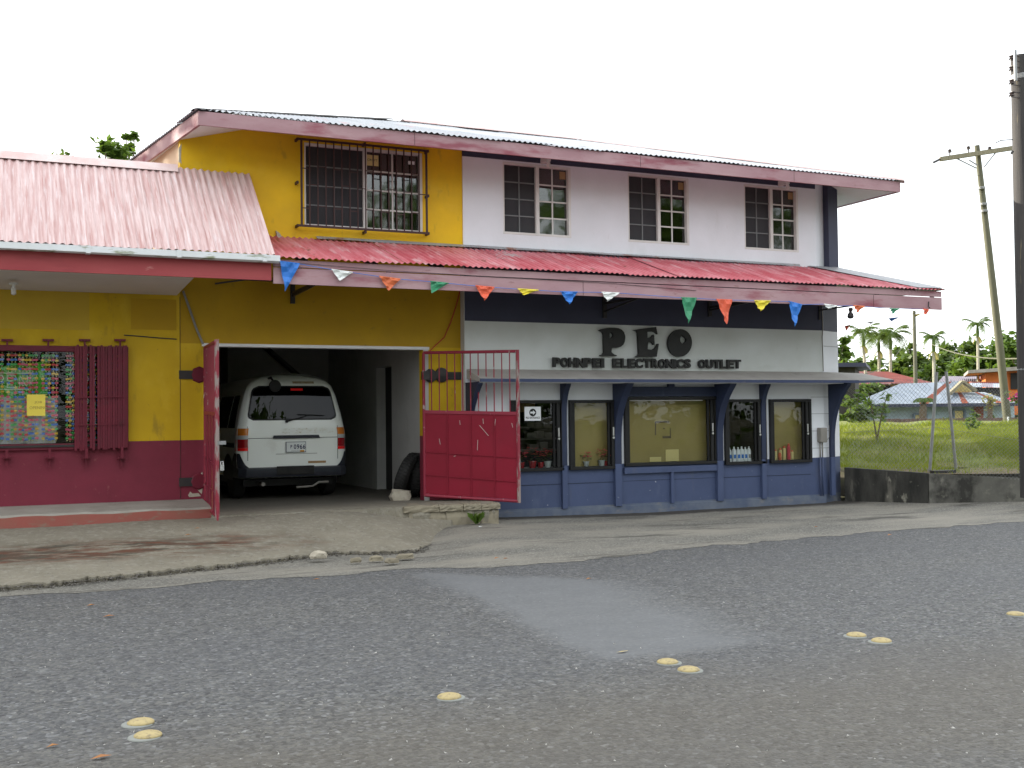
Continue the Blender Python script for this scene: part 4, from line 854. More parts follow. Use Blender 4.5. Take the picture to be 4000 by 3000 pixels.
m = MB().tube([py(1690, 1100, -.04), py(1500, 1117, -.05), py(1320, 1108, -.05), py(1100, 1098, -.05), py(960, 1092, -.04), py(840, 1108, -.03)], .012, 5); obj('cable', m, m_wire, B)

# ================================================================= yellow shop on the left
LS = thing('yellow_shop', 'single-storey yellow and maroon shop with faded pink iron roof', 'building', (-1, 0, 0))
xw1 = py(500, 1550)[0]; zw1, zw0 = py(200, 1351)[2], py(200, 1757)[2]
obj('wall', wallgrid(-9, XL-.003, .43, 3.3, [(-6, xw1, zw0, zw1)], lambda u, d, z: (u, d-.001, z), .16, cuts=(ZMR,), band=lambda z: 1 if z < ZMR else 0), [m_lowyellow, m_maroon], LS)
a, b_ = py(511, 1165), py(689, 1290); m = MB(); m.box(a[0], b_[0], -.0035, -.0012, b_[2], a[2]); obj('paint_patch', m, m_mustard_shade, LS)
m = MB(); m.box(-9, py(415, 1290)[0]-.2, -.003, -.0011, py(200, 1287)[2], 3.215); obj('paint_patch', m, M('dull yellow paint', (.50, .335, .028), (.45, .295, .025), 2, rough=.6), LS)
m = MB().tube([py(484, 1309, -.012), py(540, 1313, -.012), py(620, 1320, -.012), py(690, 1325, -.012)], .007, 5); obj('cable', m, m_wire, LS)
m = MB().tube([(XL-.006, -.003, 3.2), (XL-.004, -.003, 2), (XL-.006, -.006, .6)], .0035, 5); obj('wall_joint', m, m_guard, LS)
# step along the wall
m = MB(); P = []
for x in np.linspace(-9, 2.47, 70):
    j = rnd.uniform(-.008, .008); P.append([(x, -.70+j, .33), (x, -.705+j, .50+j), (x, -.69+j, .525+j*.5), (x, -.3, .56), (x, .02, .585)])
m.grid(P, flip=True); k0 = len(m.f)
m.add([(2.47, -.70, .33), (2.47, .02, .33), (2.47, .02, .585), (2.47, -.3, .56), (2.47, -.69, .525)], [(0, 1, 2, 3, 4)])
for i in range(len(m.f)): m.m[i] = 1 if i < k0 and i % 4 in (0,) else 0
obj('step', m, [m_conc, M('faded red step', (.30, .085, .07), (.26, .10, .075), 3, rough=.8, bump=.003, layers=[((.20, .17, .13), 5, .56, .68, (1, 1, 2), .7)])], LS)
# window with maroon frame
m = MB()
for q in ((-6, xw1, zw1-.07, zw1), (-6, xw1, zw0, zw0+.075), (xw1-.05, xw1, zw0+.075, zw1-.07)): m.box(q[0], q[1], -.05, .06, q[2], q[3])
wl = obj('window', m, m_maroonmetal, LS, bevel=.004)
m = MB(); m.box(-6, xw1-.05, -.07, -.051, zw0+.035, zw0+.06); obj('track', m, m_steelblk, wl)
m = MB(); m.box(-6, xw1-.05, .012, .018, zw0+.075, zw1-.07); obj('pane', m, m_glass, wl)
m = MB(); m.add([(-6.2, .165, .5), (2.0, .165, .5), (2.0, 2, .5), (-6.2, 2, .5), (-6.2, .165, 3), (2.0, .165, 3), (2.0, 2, 3), (-6.2, 2, 3)], [(0, 1, 2, 3), (7, 6, 5, 4), (3, 2, 6, 7), (0, 3, 7, 4), (2, 1, 5, 6)]); obj('shop_room', m, m_dark, LS, recalc=False)
# folded security grille
gx0_, gx1_ = py(290, 1550, -.1)[0], py(498, 1550, -.1)[0]; gzb, gzt = py(400, 1753, -.1)[2], py(400, 1350, -.1)[2]
m = MB(); m.box(gx0_, gx1_+.01, -.09, -.075, gzt-.10, gzt-.075); gri = obj('folding_grille', m, m_maroonmetal, LS)
for za_, zb2 in ((gzb+.10, gzb+.12), ((gzb+gzt)/2-.16, (gzb+gzt)/2-.145)): m = MB(); m.box(gx0_, gx1_+.01, -.09, -.075, za_, zb2); obj('rail', m, m_maroonmetal, gri)
ns = 21
for i in range(ns):
    if i in (5, 8): continue
    x = gx0_+(gx1_-gx0_)*(i+.1)/ns; dz = rnd.uniform(-.02, .012); w = (gx1_-gx0_)/ns*.95; yy = -.10-.009*(i % 2); ln = rnd.uniform(-.006, .006)
    m = MB(); m.hexa([(x, yy, gzb+dz), (x+w, yy, gzb+dz), (x+w, yy+.028, gzb+dz), (x, yy+.028, gzb+dz), (x+ln, yy, gzt+dz*.6), (x+ln+w, yy, gzt+dz*.6), (x+ln+w, yy+.028, gzt+dz*.6), (x+ln, yy+.028, gzt+dz*.6)]); obj('slat', m, m_maroonmetal, gri)
for i in range(6):
    m = MB().bar((gx0_+.01, -.135, gzb+.3+i*.17), (gx1_-.02, -.135, gzb+.31+i*.17), .006, .012); obj('lattice', m, m_maroonmetal, gri) if i in (0, 2) else None
for pxx in (28, 188, 330, 468):
    p = py(pxx, 1330); m = MB(); m.box(p[0]-.065, p[0]+.065, -.07, -.002, p[2]-.012, p[2]+.014); m.box(p[0]-.011, p[0]+.011, -.06, -.04, zw1-.02, p[2]-.012); obj('awning_bracket', m, m_maroonmetal, LS)
for pxx in (26, 193, 335, 473):
    p = py(pxx, 1790); m = MB(); m.box(p[0]-.016, p[0]+.016, -.13, -.09, p[2]-.0, gzb+.02); m.box(p[0]-.05, p[0]+.05, -.09, -.0015, p[2]-.005, p[2]+.015); m.box(p[0]-.008, p[0]+.008, -.05, -.03, p[2]-.12, p[2]-.005); obj('grille_support', m, m_maroonmetal, LS)
# roof, gutter, fascia, soffit
m = MB(); m.box(-9, 2.0, 2.2, 2.35, 0, 3.25); obj('rear_wall', m, m_lowyellow, LS); m = MB(); m.box(-9, 2.0, .16, 2.2, 3.02, 3.06); obj('ceiling', m, m_soffit_l, LS)
m = MB(); m.box(-9, 3.06, -1.43, -1.40, 3.285, 3.56); rl = obj('roof', m, m_red, LS)
xg1 = py(1090, 1000, -1.5)[0]
m = MB(); P = []
for x in (-9, -3, -1, .2, 1.5, xg1):
    zg = 3.50 if x < .2 else 3.53-.003*x
    P.append([(x, -1.49+.055*math.cos(t), zg+.02+.055*math.sin(t)) for t in np.linspace(-math.pi, 0, 9)]+[(x, -1.435, zg+.035), (x, -1.545, zg+.035)][:1])
m.grid(P); m.add([tuple(q) for q in P[-1]], [tuple(range(len(P[-1])))])
obj('gutter', m, m_gutter, rl, smooth='auto')
m = MB(); m.box(-9, xg1, -1.560, -1.548, 3.505, 3.575); obj('gutter_lip', m, m_gutter, rl)
for pxx in (345, 700, 1035):
    p = py(pxx, 985, -1.56); m = MB(); m.box(p[0]-.025, p[0]+.025, -1.566, -1.44, 3.492, 3.58); obj('gutter_strap', m, m_gutter, rl)
RE, RZ = -1.50, 3.60; RR, RRZ = -.03, 4.875; sl_ = V3(0, RR-RE, RRZ-RZ); Lr = np.linalg.norm(sl_); sl_ = sl_/Lr
sheets(rl, V3(0, RE, RZ), XV, sl_, -9, 3.085, lambda u: -.02 if u > -1 else -.05, lambda u: Lr-.01, m_roof_l, jit=.01, pitch=.088, amp=.012)
m = MB(); m.grid([[(x, RR-.13, RRZ-.080), (x, RR-.025, RRZ+.03), (x, RR-.01, RRZ+.04), (x, RR+.03, RRZ+.035), (x, RR+.15, RRZ-.06)] for x in (-9, -4, 0, 2.16)]); obj('ridge_cap', m, m_capred, rl, smooth='auto')
m = MB(); m.add([(-9, RR, RRZ), (2.12, RR, RRZ), (1.9, 2.2, 3.2), (-9, 2.2, 3.2)], [(0, 1, 2, 3)]); obj('roof_sheet', m, m_roof_l, rl)
m = MB(); m.add([(3.09, RE, RZ-.01), (3.09, RR, RRZ), (3.09, RR, RRZ-.18), (3.09, RE+.1, RZ-.10)], [(0, 1, 2, 3)]); obj('barge_flashing', m, m_capred, rl)
m = MB(); m.hexa([(-9, -1.40, 3.288), (XL-.045, -1.40, 3.288), (XL-.045, -.002, 3.219), (-9, -.002, 3.219), (-9, -1.40, 3.305), (XL-.045, -1.40, 3.305), (XL-.045, -.002, 3.236), (-9, -.002, 3.236)]); obj('soffit', m, m_soffit_l, rl)
p = py(53, 1113, -.75); m = MB(); m.lathe([(.05, .0), (.055, -.02), (.02, -.03), (.018, -.05), (.028, -.06), (.028, -.13), (.01, -.14)], (p[0], -.75, 3.217), 12); single('soffit_lamp', m, m_upvc, 'small bare lamp hanging from the pale soffit of the yellow shop', 'lamp', (p[0], -.75, 3.217), smooth='auto')
# things in the shop window
zbt, zbb = zw1-.08, zw0+.085
strings = []
pxl = -120
BG = thing('bead_curtain', 'curtain of coloured beads hanging inside the yellow shop window', 'curtain', (0, .10, zbb))
m = MB(); m.box(-2.2, gx0_+.55, .06, .07, zbt+.03, zbt+.045); obj('rod', m, m_darkwood, BG)
gaps = ((18, 33), (143, 161), (232, 253))
while pxl < 500:
    if not any(a_ < pxl < b_ for a_, b_ in gaps):
        x = py(pxl, 1550, .065)[0]; m = MB(); z = zbt+.02; yy = .065+rnd.uniform(-.012, .012); ph = rnd.randrange(6); wob = rnd.uniform(-.01, .01)
        m.tube([(x, yy, zbt+.03), (x+wob, yy, zbb+.01)], .002, 3, 5)
        while z > zbb+.02:
            xx = x+wob*(zbt-z)/(zbt-zbb); r, h = .019, .013; ph += rnd.choice((0, 1, 1, 2))
            o6 = [(xx-r, yy, z), (xx, yy-r, z), (xx+r, yy, z), (xx, yy+r, z), (xx, yy, z+h), (xx, yy, z-h)]
            m.add([(xx-r, yy-.01, z-h), (xx+r, yy-.01, z-h), (xx+r, yy+.01, z-h), (xx-r, yy+.01, z-h), (xx-r, yy-.01, z+h), (xx+r, yy-.01, z+h), (xx+r, yy+.01, z+h), (xx-r, yy+.01, z+h)], [(3, 2, 1, 0), (4, 5, 6, 7), (0, 1, 5, 4), (1, 2, 6, 5), (2, 3, 7, 6), (3, 0, 4, 7)], ph % 5)
            z2 = z-.028; m.lathe([(.003, -.008), (.009, 0), (.003, .008)], (xx, yy, z2), 5, 5); z -= .057+rnd.uniform(-.003, .003)
        obj('bead_string', m, BEAD, BG)
    pxl += rnd.choice((12, 13, 14, 16))
a, b_ = py(-200, 1552, .2), py(216, 1738, .2); m = MB(); m.box(a[0], b_[0], .125, .129, zbb-.005, a[2]); single('white_sheet', m, m_paper, 'white sheet standing behind the bead curtain low in the window', 'sheet', (a[0], .125, zbb-.005))
m = MB(); p0, p1, p2, p3 = py(-260, 1556, .13), py(187, 1556, .13), py(187, 1410, .13), py(-260, 1460, .13); m.prism([[p0, p1, p2, p3]], (0, .008, 0))
OS = thing('open_sign', 'green open sign with pale tube lettering in the yellow shop window', 'sign', p0)
obj('board', m, m_greenb, OS)
yS = .038
def tub(pts, nm='letter'):
    obj(nm, MB().tube([py(a_, b_, yS) for a_, b_ in pts], .006, 5), m_neon, OS)
tub([(-85, 1457), (121, 1458), (121, 1521), (-85, 1521), (-85, 1457)], 'tube_border')
tub([(-72, 1490), (-66, 1470), (-52, 1465), (-38, 1470), (-32, 1490), (-38, 1508), (-52, 1514), (-66, 1508), (-72, 1490)])
tub([(-18, 1514), (-18, 1465), (6, 1466), (14, 1478), (6, 1490), (-18, 1490)])
tub([(60, 1466), (28, 1465), (28, 1514), (60, 1514)]); tub([(28, 1488), (58, 1488)])
tub([(76, 1514), (76, 1465), (106, 1514), (108, 1466)])
a, b_ = py(105, 1541, .008), py(177, 1624, .008); m = MB(); m.box(a[0], b_[0], .006, .009, b_[2], a[2])
JP = thing('job_notice', 'yellow paper job notice taped to the yellow shop window', 'notice', (a[0], .006, b_[2]))
obj('sheet', m, m_ypaper, JP); m_pen = M('faded pen', (.30, .20, .05), rough=.7)
obj('lettering', text_mb('JOB', (a[0]+.085, .0048, a[2]-.115), XV, ZV, .085, .035), m_pen, JP); obj('lettering', text_mb('OPENING', (a[0]+.03, .0048, a[2]-.18), XV, ZV, .20, .035), m_pen, JP)

# ================================================================= shop sign lettering
zsgn = 2.32; ys = YP-.065
SG = thing('shop_sign', 'raised black lettering of the electronics outlet on the white wall', 'sign', (py(2161, 1440, YP)[0], YP, zsgn))
zo = lambda a_, b_: py(2100+a_/2.633, 1250+b_/2.633, ys)
Pp = [(635, 105), (660, 92), (690, 85), (740, 79), (790, 78), (835, 84), (868, 100), (890, 125), (902, 160), (903, 185), (897, 225), (883, 253), (858, 275), (820, 287), (765, 283), (761, 330), (785, 352), (815, 362), (815, 371), (650, 369), (650, 362), (672, 352), (685, 332), (680, 150), (668, 122)]
Ph = [(742, 130), (760, 127), (774, 136), (780, 155), (772, 178), (758, 190), (742, 193)]
Ep = [(990, 105), (1060, 90), (1220, 70), (1235, 146), (1212, 124), (1190, 117), (1130, 121), (1132, 183), (1168, 180), (1182, 168), (1186, 150), (1198, 150), (1205, 254), (1194, 254), (1182, 232), (1168, 226), (1140, 226), (1132, 300), (1180, 307), (1212, 290), (1240, 244), (1248, 246), (1226, 378), (1005, 380), (1035, 362), (1045, 345), (1033, 135), (1022, 114)]
Op = [(1467+122*math.cos(t)+14*math.sin(t)*.3, 236-142*math.sin(t)) for t in np.linspace(0, 2*math.pi, 32, endpoint=False)]
Oh = [(1487, 154), (1505, 168), (1526, 188), (1534, 206), (1524, 228), (1502, 244), (1484, 240), (1470, 222), (1466, 200), (1472, 174)]
for lp in ([Pp, Ph], [Ep], [Op, Oh]):
    obj('letter', MB().prism([[zo(*q) for q in L] for L in lp], (0, .05, 0)), m_letter, SG)
LET = [('P', 162, 238), ('O', 243, 318), ('H', 325, 400), ('N', 405, 485), ('P', 487, 565), ('E', 572, 645), ('I', 655, 688), ('E', 778, 850), ('L', 865, 925), ('E', 935, 1005), ('C', 1010, 1085), ('T', 1095, 1168), ('R', 1175, 1245), ('O', 1248, 1320), ('N', 1325, 1400), ('I', 1404, 1430), ('C', 1435, 1505), ('S', 1512, 1578), ('O', 1660, 1733), ('U', 1738, 1808), ('T', 1812, 1880), ('L', 1885, 1945), ('E', 1955, 2020), ('T', 2024, 2095)]
for ch, a_, b_ in LET:
    top, bot = 386+(a_-162)*.0125, 486+(a_-162)*.0075; p, q = zo(a_, bot), zo(b_, top)
    obj('letter', text_mb(ch, (p[0], ys+.04, p[2]+rnd.uniform(-.003, .003)), XV, ZV, q[0]-p[0], q[2]-p[2], (0, -1, 0), .04, .045), m_letter, SG)
# entrance notice in the first window
a, b_ = py(2049, 1589, YP-.012), py(2113, 1643, YP-.012); EN = thing('entrance_notice', 'white paper notice with a black arrow in the dark shop window', 'notice', (a[0], YP-.012, b_[2]))
yN = YP-.012; m = MB(); m.box(a[0], b_[0], yN, yN+.004, b_[2], a[2]); obj('sheet', m, m_paper, EN)
c_ = ((a[0]+b_[0])/2, yN-.0015, a[2]-.085); R_ = .056
ring = [(c_[0]+R_*math.cos(t), c_[1], c_[2]+R_*math.sin(t)) for t in np.linspace(0, 2*math.pi, 32, endpoint=False)]
arw = [(-.042, -.014), (.004, -.014), (.004, -.036), (.044, 0), (.004, .036), (.004, .014), (-.042, .014)]
obj('arrow_disc', MB().prism([ring, [(c_[0]+u, c_[1], c_[2]+v) for u, v in arw]], (0, .001, 0)), m_blackink, EN)
obj('lettering', text_mb('PEO ENTRANCE', (a[0]+.018, yN-.0012, b_[2]+.028), XV, ZV, b_[0]-a[0]-.036, .03, bold=.02), m_blackink, EN)
# goods behind the clear panes
def poinsettia(x, y, z, s):
    t = thing('poinsettia', 'potted red poinsettia on a shop window ledge', 'plant', (x, y, z), 'poinsettias in the shop windows')
    obj('pot', MB().lathe([(.045*s, 0), (.06*s, .09*s), (.065*s, .09*s), (.06*s, .1*s)], (x, y, z), 12), rnd.choice((m_redlens, m_clear)), t)
    for mt, n, zz, rr, nm in ((m_poin, 26, .24, .10, 'bracts'), (m_leafb, 20, .17, .10, 'leaves')):
        m = MB()
        for i in range(n):
            an = rnd.uniform(0, 6.28); r = rr*s*rnd.uniform(.2, 1); c = V3(x+r*math.cos(an), y+r*math.sin(an)*.7, z+zz*s+rnd.uniform(-.05, .05)*s); d = V3(math.cos(an), math.sin(an), rnd.uniform(-.4, .3))*.055*s; w = V3(-math.sin(an), math.cos(an), .2)*.022*s
            m.add([c, c+d*.5+w, c+d, c+d*.5-w], [(0, 1, 2, 3)])
        obj(nm, m, mt, t, recalc=False)
m = MB(); m.box(XP+.3, XC-.1, .032, .28, .80, .845); obj('window_ledge', m, m_upvc, B)
for pxx, s in ((2036, 1.0), (2080, 1.15), (2112, .9), (2140, 1.05)): poinsettia(py(pxx, 1830, -.03)[0], -.03, .846, s*.9)
def boxgood(nm, pxa, pya, pxb, pyb, y, mt, label, cat, grp=None, dp=.12):
    a_, b2 = py(pxa, pya, y), py(pxb, pyb, y); m_ = MB(); m_.box(a_[0], b2[0], y, y+dp, b2[2], a_[2]); return single(nm, m_, mt, label, cat, (a_[0], y, b2[2]), grp, bevel=.004)
m_boxw = M('pale carton', (.30, .29, .27), (.22, .21, .20), 5, rough=.7)
SH = thing('display_shelf', 'dim display shelves behind the first shop window', 'shelf', py(2030, 1760, .9))
for yy in (1667, 1712, 1757): 
    a_, b2 = py(2020, yy, .8), py(2180, yy+4, .8); m = MB(); m.box(a_[0], b2[0], .8, 1.1, b2[2], a_[2]); obj('shelf_board', m, m_metalgrey, SH)
for q in ((2058, 1640, 2088, 1666), (2092, 1650, 2120, 1666), (2125, 1642, 2150, 1666), (2060, 1690, 2095, 1711), (2098, 1684, 2125, 1711), (2130, 1690, 2160, 1711), (2070, 1735, 2100, 1756), (2110, 1728, 2140, 1756)):
    boxgood('carton', *q, .82, m_boxw, 'small pale carton on the dim shelves behind the poinsettias', 'carton', 'cartons on the dim display shelves')
for q in ((2025, 1570, 2050, 1610), (2052, 1570, 2090, 1588)): boxgood('card_box', *q, .5, m_cardb, 'brown card box high behind the entrance notice', 'box', 'brown boxes behind the entrance notice')
for i, pxx in enumerate((2850, 2868, 2884, 2898, 2912, 2926)):
    p = py(pxx, 1818, -.05); s = 1+.04*(i % 2); m = MB().lathe([(.033, 0), (.034, .01), (.034, .155*s), (.028, .185*s), (.013, .195*s), (.013, .225*s), (.010, .227*s)], (p[0], -.05, .846), 14)
    t = thing('white_bottle', 'white plastic bottle in the row on the shop window ledge', 'bottle', (p[0], -.05, .846), 'row of white bottles in the dark shop window'); obj('body', m, m_paper, t, smooth='auto')
    m = MB(); m.add([(p[0]+.0347*math.sin(k), -.05-.0347*math.cos(k), .846+z_) for z_ in (.05, .11) for k in (-.7, -.25, .25, .7)], [(0, 1, 5, 4), (1, 2, 6, 5), (2, 3, 7, 6)]); obj('label_band', m, rnd.choice((PEN['blue'], m_boxw, m_boxw)), t)
for i, (pxx, hh, mt_) in enumerate(((3030, .17, m_cream), (3047, .19, m_cream), (3064, .22, m_cream), (3080, .26, m_poin), (3094, .15, m_cream), (3042, .12, PEN['orange']))):
    p = py(pxx, 1815, -.045); yy_ = -.045-.012*(i % 2)-.02*(i == 5); t = thing('spray_can', 'pale spray can standing in the corner shop window', 'can', (p[0], yy_, .845), 'cans in the corner shop window')
    obj('can_body', MB().lathe([(.026, 0), (.028, .008), (.028, hh*.8), (.022, hh*.88)], (p[0], yy_, .846), 12), mt_, t, smooth='auto'); obj('cap', MB().lathe([(.018, hh*.86), (.018, hh), (.012, hh*1.02)], (p[0], yy_, .846), 10), PEN['red'], t, smooth='auto')
for pxx, s in ((2290, .75), (2350, .85), (2368, .7)): poinsettia(py(pxx, 1830, -.05)[0], -.05, .846, s)
m = MB(); p = py(2948, 1800, -.05); m.lathe([(.012, 0), (.012, .13), (.008, .14)], (p[0], -.05, .846), 8); single('slim_tube', m, PEN['green'], 'slim pale green tube standing at the end of the white bottles', 'tube', (p[0], -.05, .846))

# ================================================================= meter box
p0, p1 = py(3204, 1671, YP-.09), py(3231, 1728, YP-.09); MX = thing('meter_box', 'grey electric meter box with two conduits on the white corner wall', 'meter box', (p0[0], YP, .2))
m = MB(); m.box(p0[0], p1[0], YP-.10, YP-.004, p1[2], p0[2]); obj('box', m, m_metalgrey, MX, bevel=.012)
for dx in (.035, .085):
    m = MB().tube([(p0[0]+dx, YP-.035, p1[2]), (p0[0]+dx, YP-.035, p1[2]-.1), (p0[0]+dx, YP-.035, .88)], .011, 8); obj('conduit', m, m_metalgrey, MX, smooth=True)
    m = MB().tube([(p0[0]+dx, YP-.035, .879), (p0[0]+dx, YP-.035, .24)], .013, 8); obj('conduit', m, m_blue, MX, smooth=True)
m = MB().tube([(p0[0]+.085, YP-.02, 1.25), (p0[0]+.13, YP-.02, 1.17), (p0[0]+.22, YP-.02, 1.17), (p0[0]+.25, YP-.02, 1.22), (p0[0]+.25, YP-.02, 1.4)], .005, 5); obj('cable', m, m_metalgrey, MX)
# lamp at the end of the wall arm
p = py(3342, 1200, YF-.05); m = MB(); LF = thing('flood_lamp', 'small dark reflector lamp hanging under the right end of the pink fascia', 'lamp', (p[0], YF-.05, p[2]-.15))
obj('holder', MB().lathe([(.03, 0), (.035, -.03), (.025, -.05)], (p[0], YF+.06, p[2]), 10), m_guard, LF); obj('bulb', MB().lathe([(.022, -.05), (.022, -.07), (.045, -.10), (.05, -.14), (.035, -.165), (.005, -.17)], (p[0]-.005, YF+.06, p[2]), 14), m_steelblk, LF, smooth=True)
p = py(3628, 1178, YF-.03); m = MB().tube([(p[0], YF-.03, p[2]), (p[0]-.01, YF-.03, p[2]-.08), (p[0]+.02, YF-.03, p[2]-.10)], .008, 6); single('fascia_hook', m, m_steelblk, 'small bent hook screwed to the far end of the pink fascia', 'hook', (p[0], YF-.03, p[2]-.1))

# ================================================================= bunting
def pennant(c, pts, par, yb):
    """pts: left, right, tip in photo px; a crumpled plastic triangle"""
    a_, b2, t_ = (py(q[0], q[1], yb) for q in pts); n = 6; P = []; F = []; idx = {}; v = []
    ph = rnd.uniform(0, 6)
    for i in range(n+1):
        for j in range(n+1-i):
            u, w = i/n, j/n; p = a_*(1-u-w)+b2*w+t_*u; wv = .034*math.sin(5*w+3*u+ph)*(u+.15)+.022*math.sin(11*u+4*w+ph); p = p+V3(0, -abs(wv)*1.0-.004, 0); idx[i, j] = len(v); v.append(p)
    for i in range(n):
        for j in range(n-i):
            F.append((idx[i, j], idx[i, j+1], idx[i+1, j]))
            if j < n-i-1: F.append((idx[i, j+1], idx[i+1, j+1], idx[i+1, j]))
    m = MB().add(v, F); m.tube([a_+V3(0, -.006, 0), (a_+b2)/2+V3(0, -.008, 0), b2+V3(0, -.006, 0)], .009, 5); obj('pennant', m, PEN[c], par, recalc=False)
yb = YF-.04
BN = thing('bunting', 'string of coloured plastic pennants along the pink fascia', 'bunting', py(1095, 1025, yb))
PL = [('blue', (1092, 1021), (1170, 1031), (1112, 1140)), ('white', (1294, 1053), (1377, 1065), (1324, 1098)), ('orange', (1481, 1080), (1563, 1091), (1515, 1137)), ('green', (1681, 1100), (1751, 1107), (1681, 1147)), ('red', (1857, 1117), (1930, 1123), (1888, 1176)), ('yellow', (2021, 1129), (2102, 1134), (2042, 1154)), ('blue', (2188, 1140), (2255, 1141), (2219, 1190)), ('white', (2349, 1142), (2418, 1145), (2368, 1179)), ('green', (2660, 1163), (2720, 1165), (2683, 1266)), ('red', (2797, 1170), (2857, 1172), (2834, 1268)), ('yellow', (2946, 1175), (3009, 1176), (2964, 1217)), ('blue', (3080, 1178), (3131, 1190), (3097, 1278)), ('white', (3217, 1188), (3268, 1195), (3228, 1209)), ('orange', (3332, 1194), (3375, 1197), (3344, 1222)), ('green', (3475, 1206), (3510, 1207), (3481, 1227)), ('red', (3604, 1208), (3624, 1209), (3612, 1243))]
line = [(1085, 1019)]
for c, a_, b2, t_ in PL:
    pennant(c, (a_, b2, t_), BN, yb); line += [a_, b2]
m = MB().tube([py(q[0], q[1], yb) for q in line], .004, 5); obj('string', m, PEN['blue'], BN)
m = MB().tube([py(q[0], q[1], yb+.02) for q in ((1085, 1021), (1500, 1055), (1900, 1080), (2400, 1108), (2720, 1135))], .003, 5); obj('string', m, m_wire, BN)
B2 = thing('side_bunting', 'short string of faded pennants running back from the fascia end past the corner', 'bunting', (13.2, -.1, 3.0))
pa, pb = at(3612, 1212, 18.8), at(3305, 1275, 19.6)
m = MB().tube([pa, pa*.6+pb*.4-V3(0, 0, .05), pb], .004, 5); obj('string', m, m_wire, B2)
for c, (xa_, ya_), (xb2, yb2), (xt_, yt_), dd in (('blue', (3470, 1243), (3512, 1238), (3482, 1256), 19.1), ('white', (3383, 1260), (3412, 1254), (3404, 1266), 19.3), ('red', (3299, 1274), (3321, 1268), (3306, 1294), 19.6), ('yellow', (3574, 1228), (3606, 1222), (3576, 1238), 18.85)):
    q = [at(xa_, ya_, dd), at(xb2, yb2, dd), at(xt_, yt_, dd)]; mm = (q[0]+q[1]+q[2])/3+V3(-.01, -.02, 0)
    m = MB().add([*q, mm], [(0, 1, 3), (1, 2, 3), (2, 0, 3)]); obj('pennant', m, PEN[c], B2, recalc=False)

# ================================================================= van
VY, VX, VZ = 2.10, 4.185, .43; HW = .845
VAN = thing('white_van', 'white minibus van parked nose-in inside the garage', 'van', (VX, VY+2.2, VZ))
def vw(z):      # half width at height z above floor
    return float(np.interp(z, [.22, .35, .6, .95, 1.05, 1.3, 1.6, 1.74, 1.82, 1.88, 1.918, 1.935], [.79, .825, .845, .845, .838, .79, .715, .66, .575, .44, .25, .02]))
def vy(z):      # rear face set back
    return float(np.interp(z, [.22, .3, .45, .7, .98, 1.1, 1.6, 1.77, 1.85, 1.905, 1.935], [.05, .03, .01, .0, .0, .015, .095, .14, .22, .38, .7]))
def vsurf(x, z, off=0.):   # point on the rear face
    w = vw(z); t = min(abs(x)/w, 1); yy = vy(z)+.035*t**2+.085*max(0, (t-.86)/.14)**2
    return V3(VX+x, VY+yy-off, VZ+z)
zl = [.34, .40, .45, .52, .6, .75, .9, .98, 1.05, 1.15, 1.3, 1.45, 1.6, 1.7, 1.74, 1.78, 1.82, 1.855, 1.88, 1.905, 1.92, 1.935]
P = []; LEN = 4.6
for z in zl:
    w = vw(z); row = []; fr = float(np.interp(z, [.22, .9, 1.1, 1.8, 1.965], [LEN, LEN, LEN-.15, LEN-.9, LEN-1.2]))
    for y in (fr, fr*.7, fr*.4, .9, .5, .25): row.append((VX-w, VY+y, VZ+z))
    for t in (-1, -.985, -.95, -.9, -.8, -.6, -.3, 0, .3, .6, .8, .9, .95, .985, 1): row.append(tuple(vsurf(t*w, z)))
    for y in (.25, .5, .9, fr*.4, fr*.7, fr): row.append((VX+w, VY+y, VZ+z))
    P.append(row)
m = MB().grid(P); n0 = len(zl); 
m.add([P[0][0], P[0][-1], P[-1][-1], P[-1][0]], [(0, 1, 2, 3)]); m.add([r[0] for r in P]+[r[-1] for r in P], [tuple(list(range(n0))+list(range(2*n0-1, n0-1, -1)))])
body = obj('body', m, m_van, VAN, smooth='auto')
def vpatch(nm, pts_or_rect, mt, par, off=.004, nx=14, nz=8, rc=.0, **k):
    """rounded patch lying on the rear face: x0,x1 at bottom; x2,x3 at top; z0,z1"""
    x0, x1, x2, x3, z0, z1 = pts_or_rect; G = []
    for j in range(nz+1):
        f = j/nz; z = z0+(z1-z0)*f; a_, b2 = x0+(x2-x0)*f, x1+(x3-x1)*f; dz = min(f, 1-f)*(z1-z0)
        ins = rc-math.sqrt(max(0, rc*rc-(rc-dz)**2)) if dz < rc else 0
        G.append([vsurf(a_+ins+(b2-a_-2*ins)*i/nx, z, off) for i in range(nx+1)])
    return obj(nm, MB().grid(G), mt, par, smooth=True, **k)
def vxz(pxx, pyy): q = py(pxx, pyy, VY+.03); return q[0]-VX, q[2]-VZ+.045
gl0, gz0_ = vxz(972, 1636); gr0, _ = vxz(1323, 1636); gl1, gz1_ = vxz(997, 1487); gr1, _ = vxz(1296, 1487)
gs = max(abs(gl0), abs(gr0)); gz1_ = min(gz1_+.02, 1.72)
vpatch('window_seal', (-.705, .705, -.60, .60, gz0_-.02, gz1_+.02), m_black, VAN, .004, 20, 16, .10)
vpatch('rear_window', (-.68, .68, -.578, .578, gz0_, gz1_), m_vanglass, VAN, .008, 20, 16, .09)
vpatch('third_brake_light', (-.02, .17, -.02, .17, gz1_-.055, gz1_-.02), m_redbright, VAN, .012, 4, 2)
hx0, hz_ = vxz(1060, 1712); hx1, hz2_ = vxz(1246, 1696)
m = MB(); G = [vsurf(hx0+(hx1-hx0)*i/10, hz_, .03) for i in range(11)]; H_ = [vsurf(hx0+.02+(hx1-hx0-.04)*i/10, hz2_, .03) for i in range(11)]; G2 = [q+V3(0, .04, 0) for q in G]; H2 = [q+V3(0, .04, 0) for q in H_]
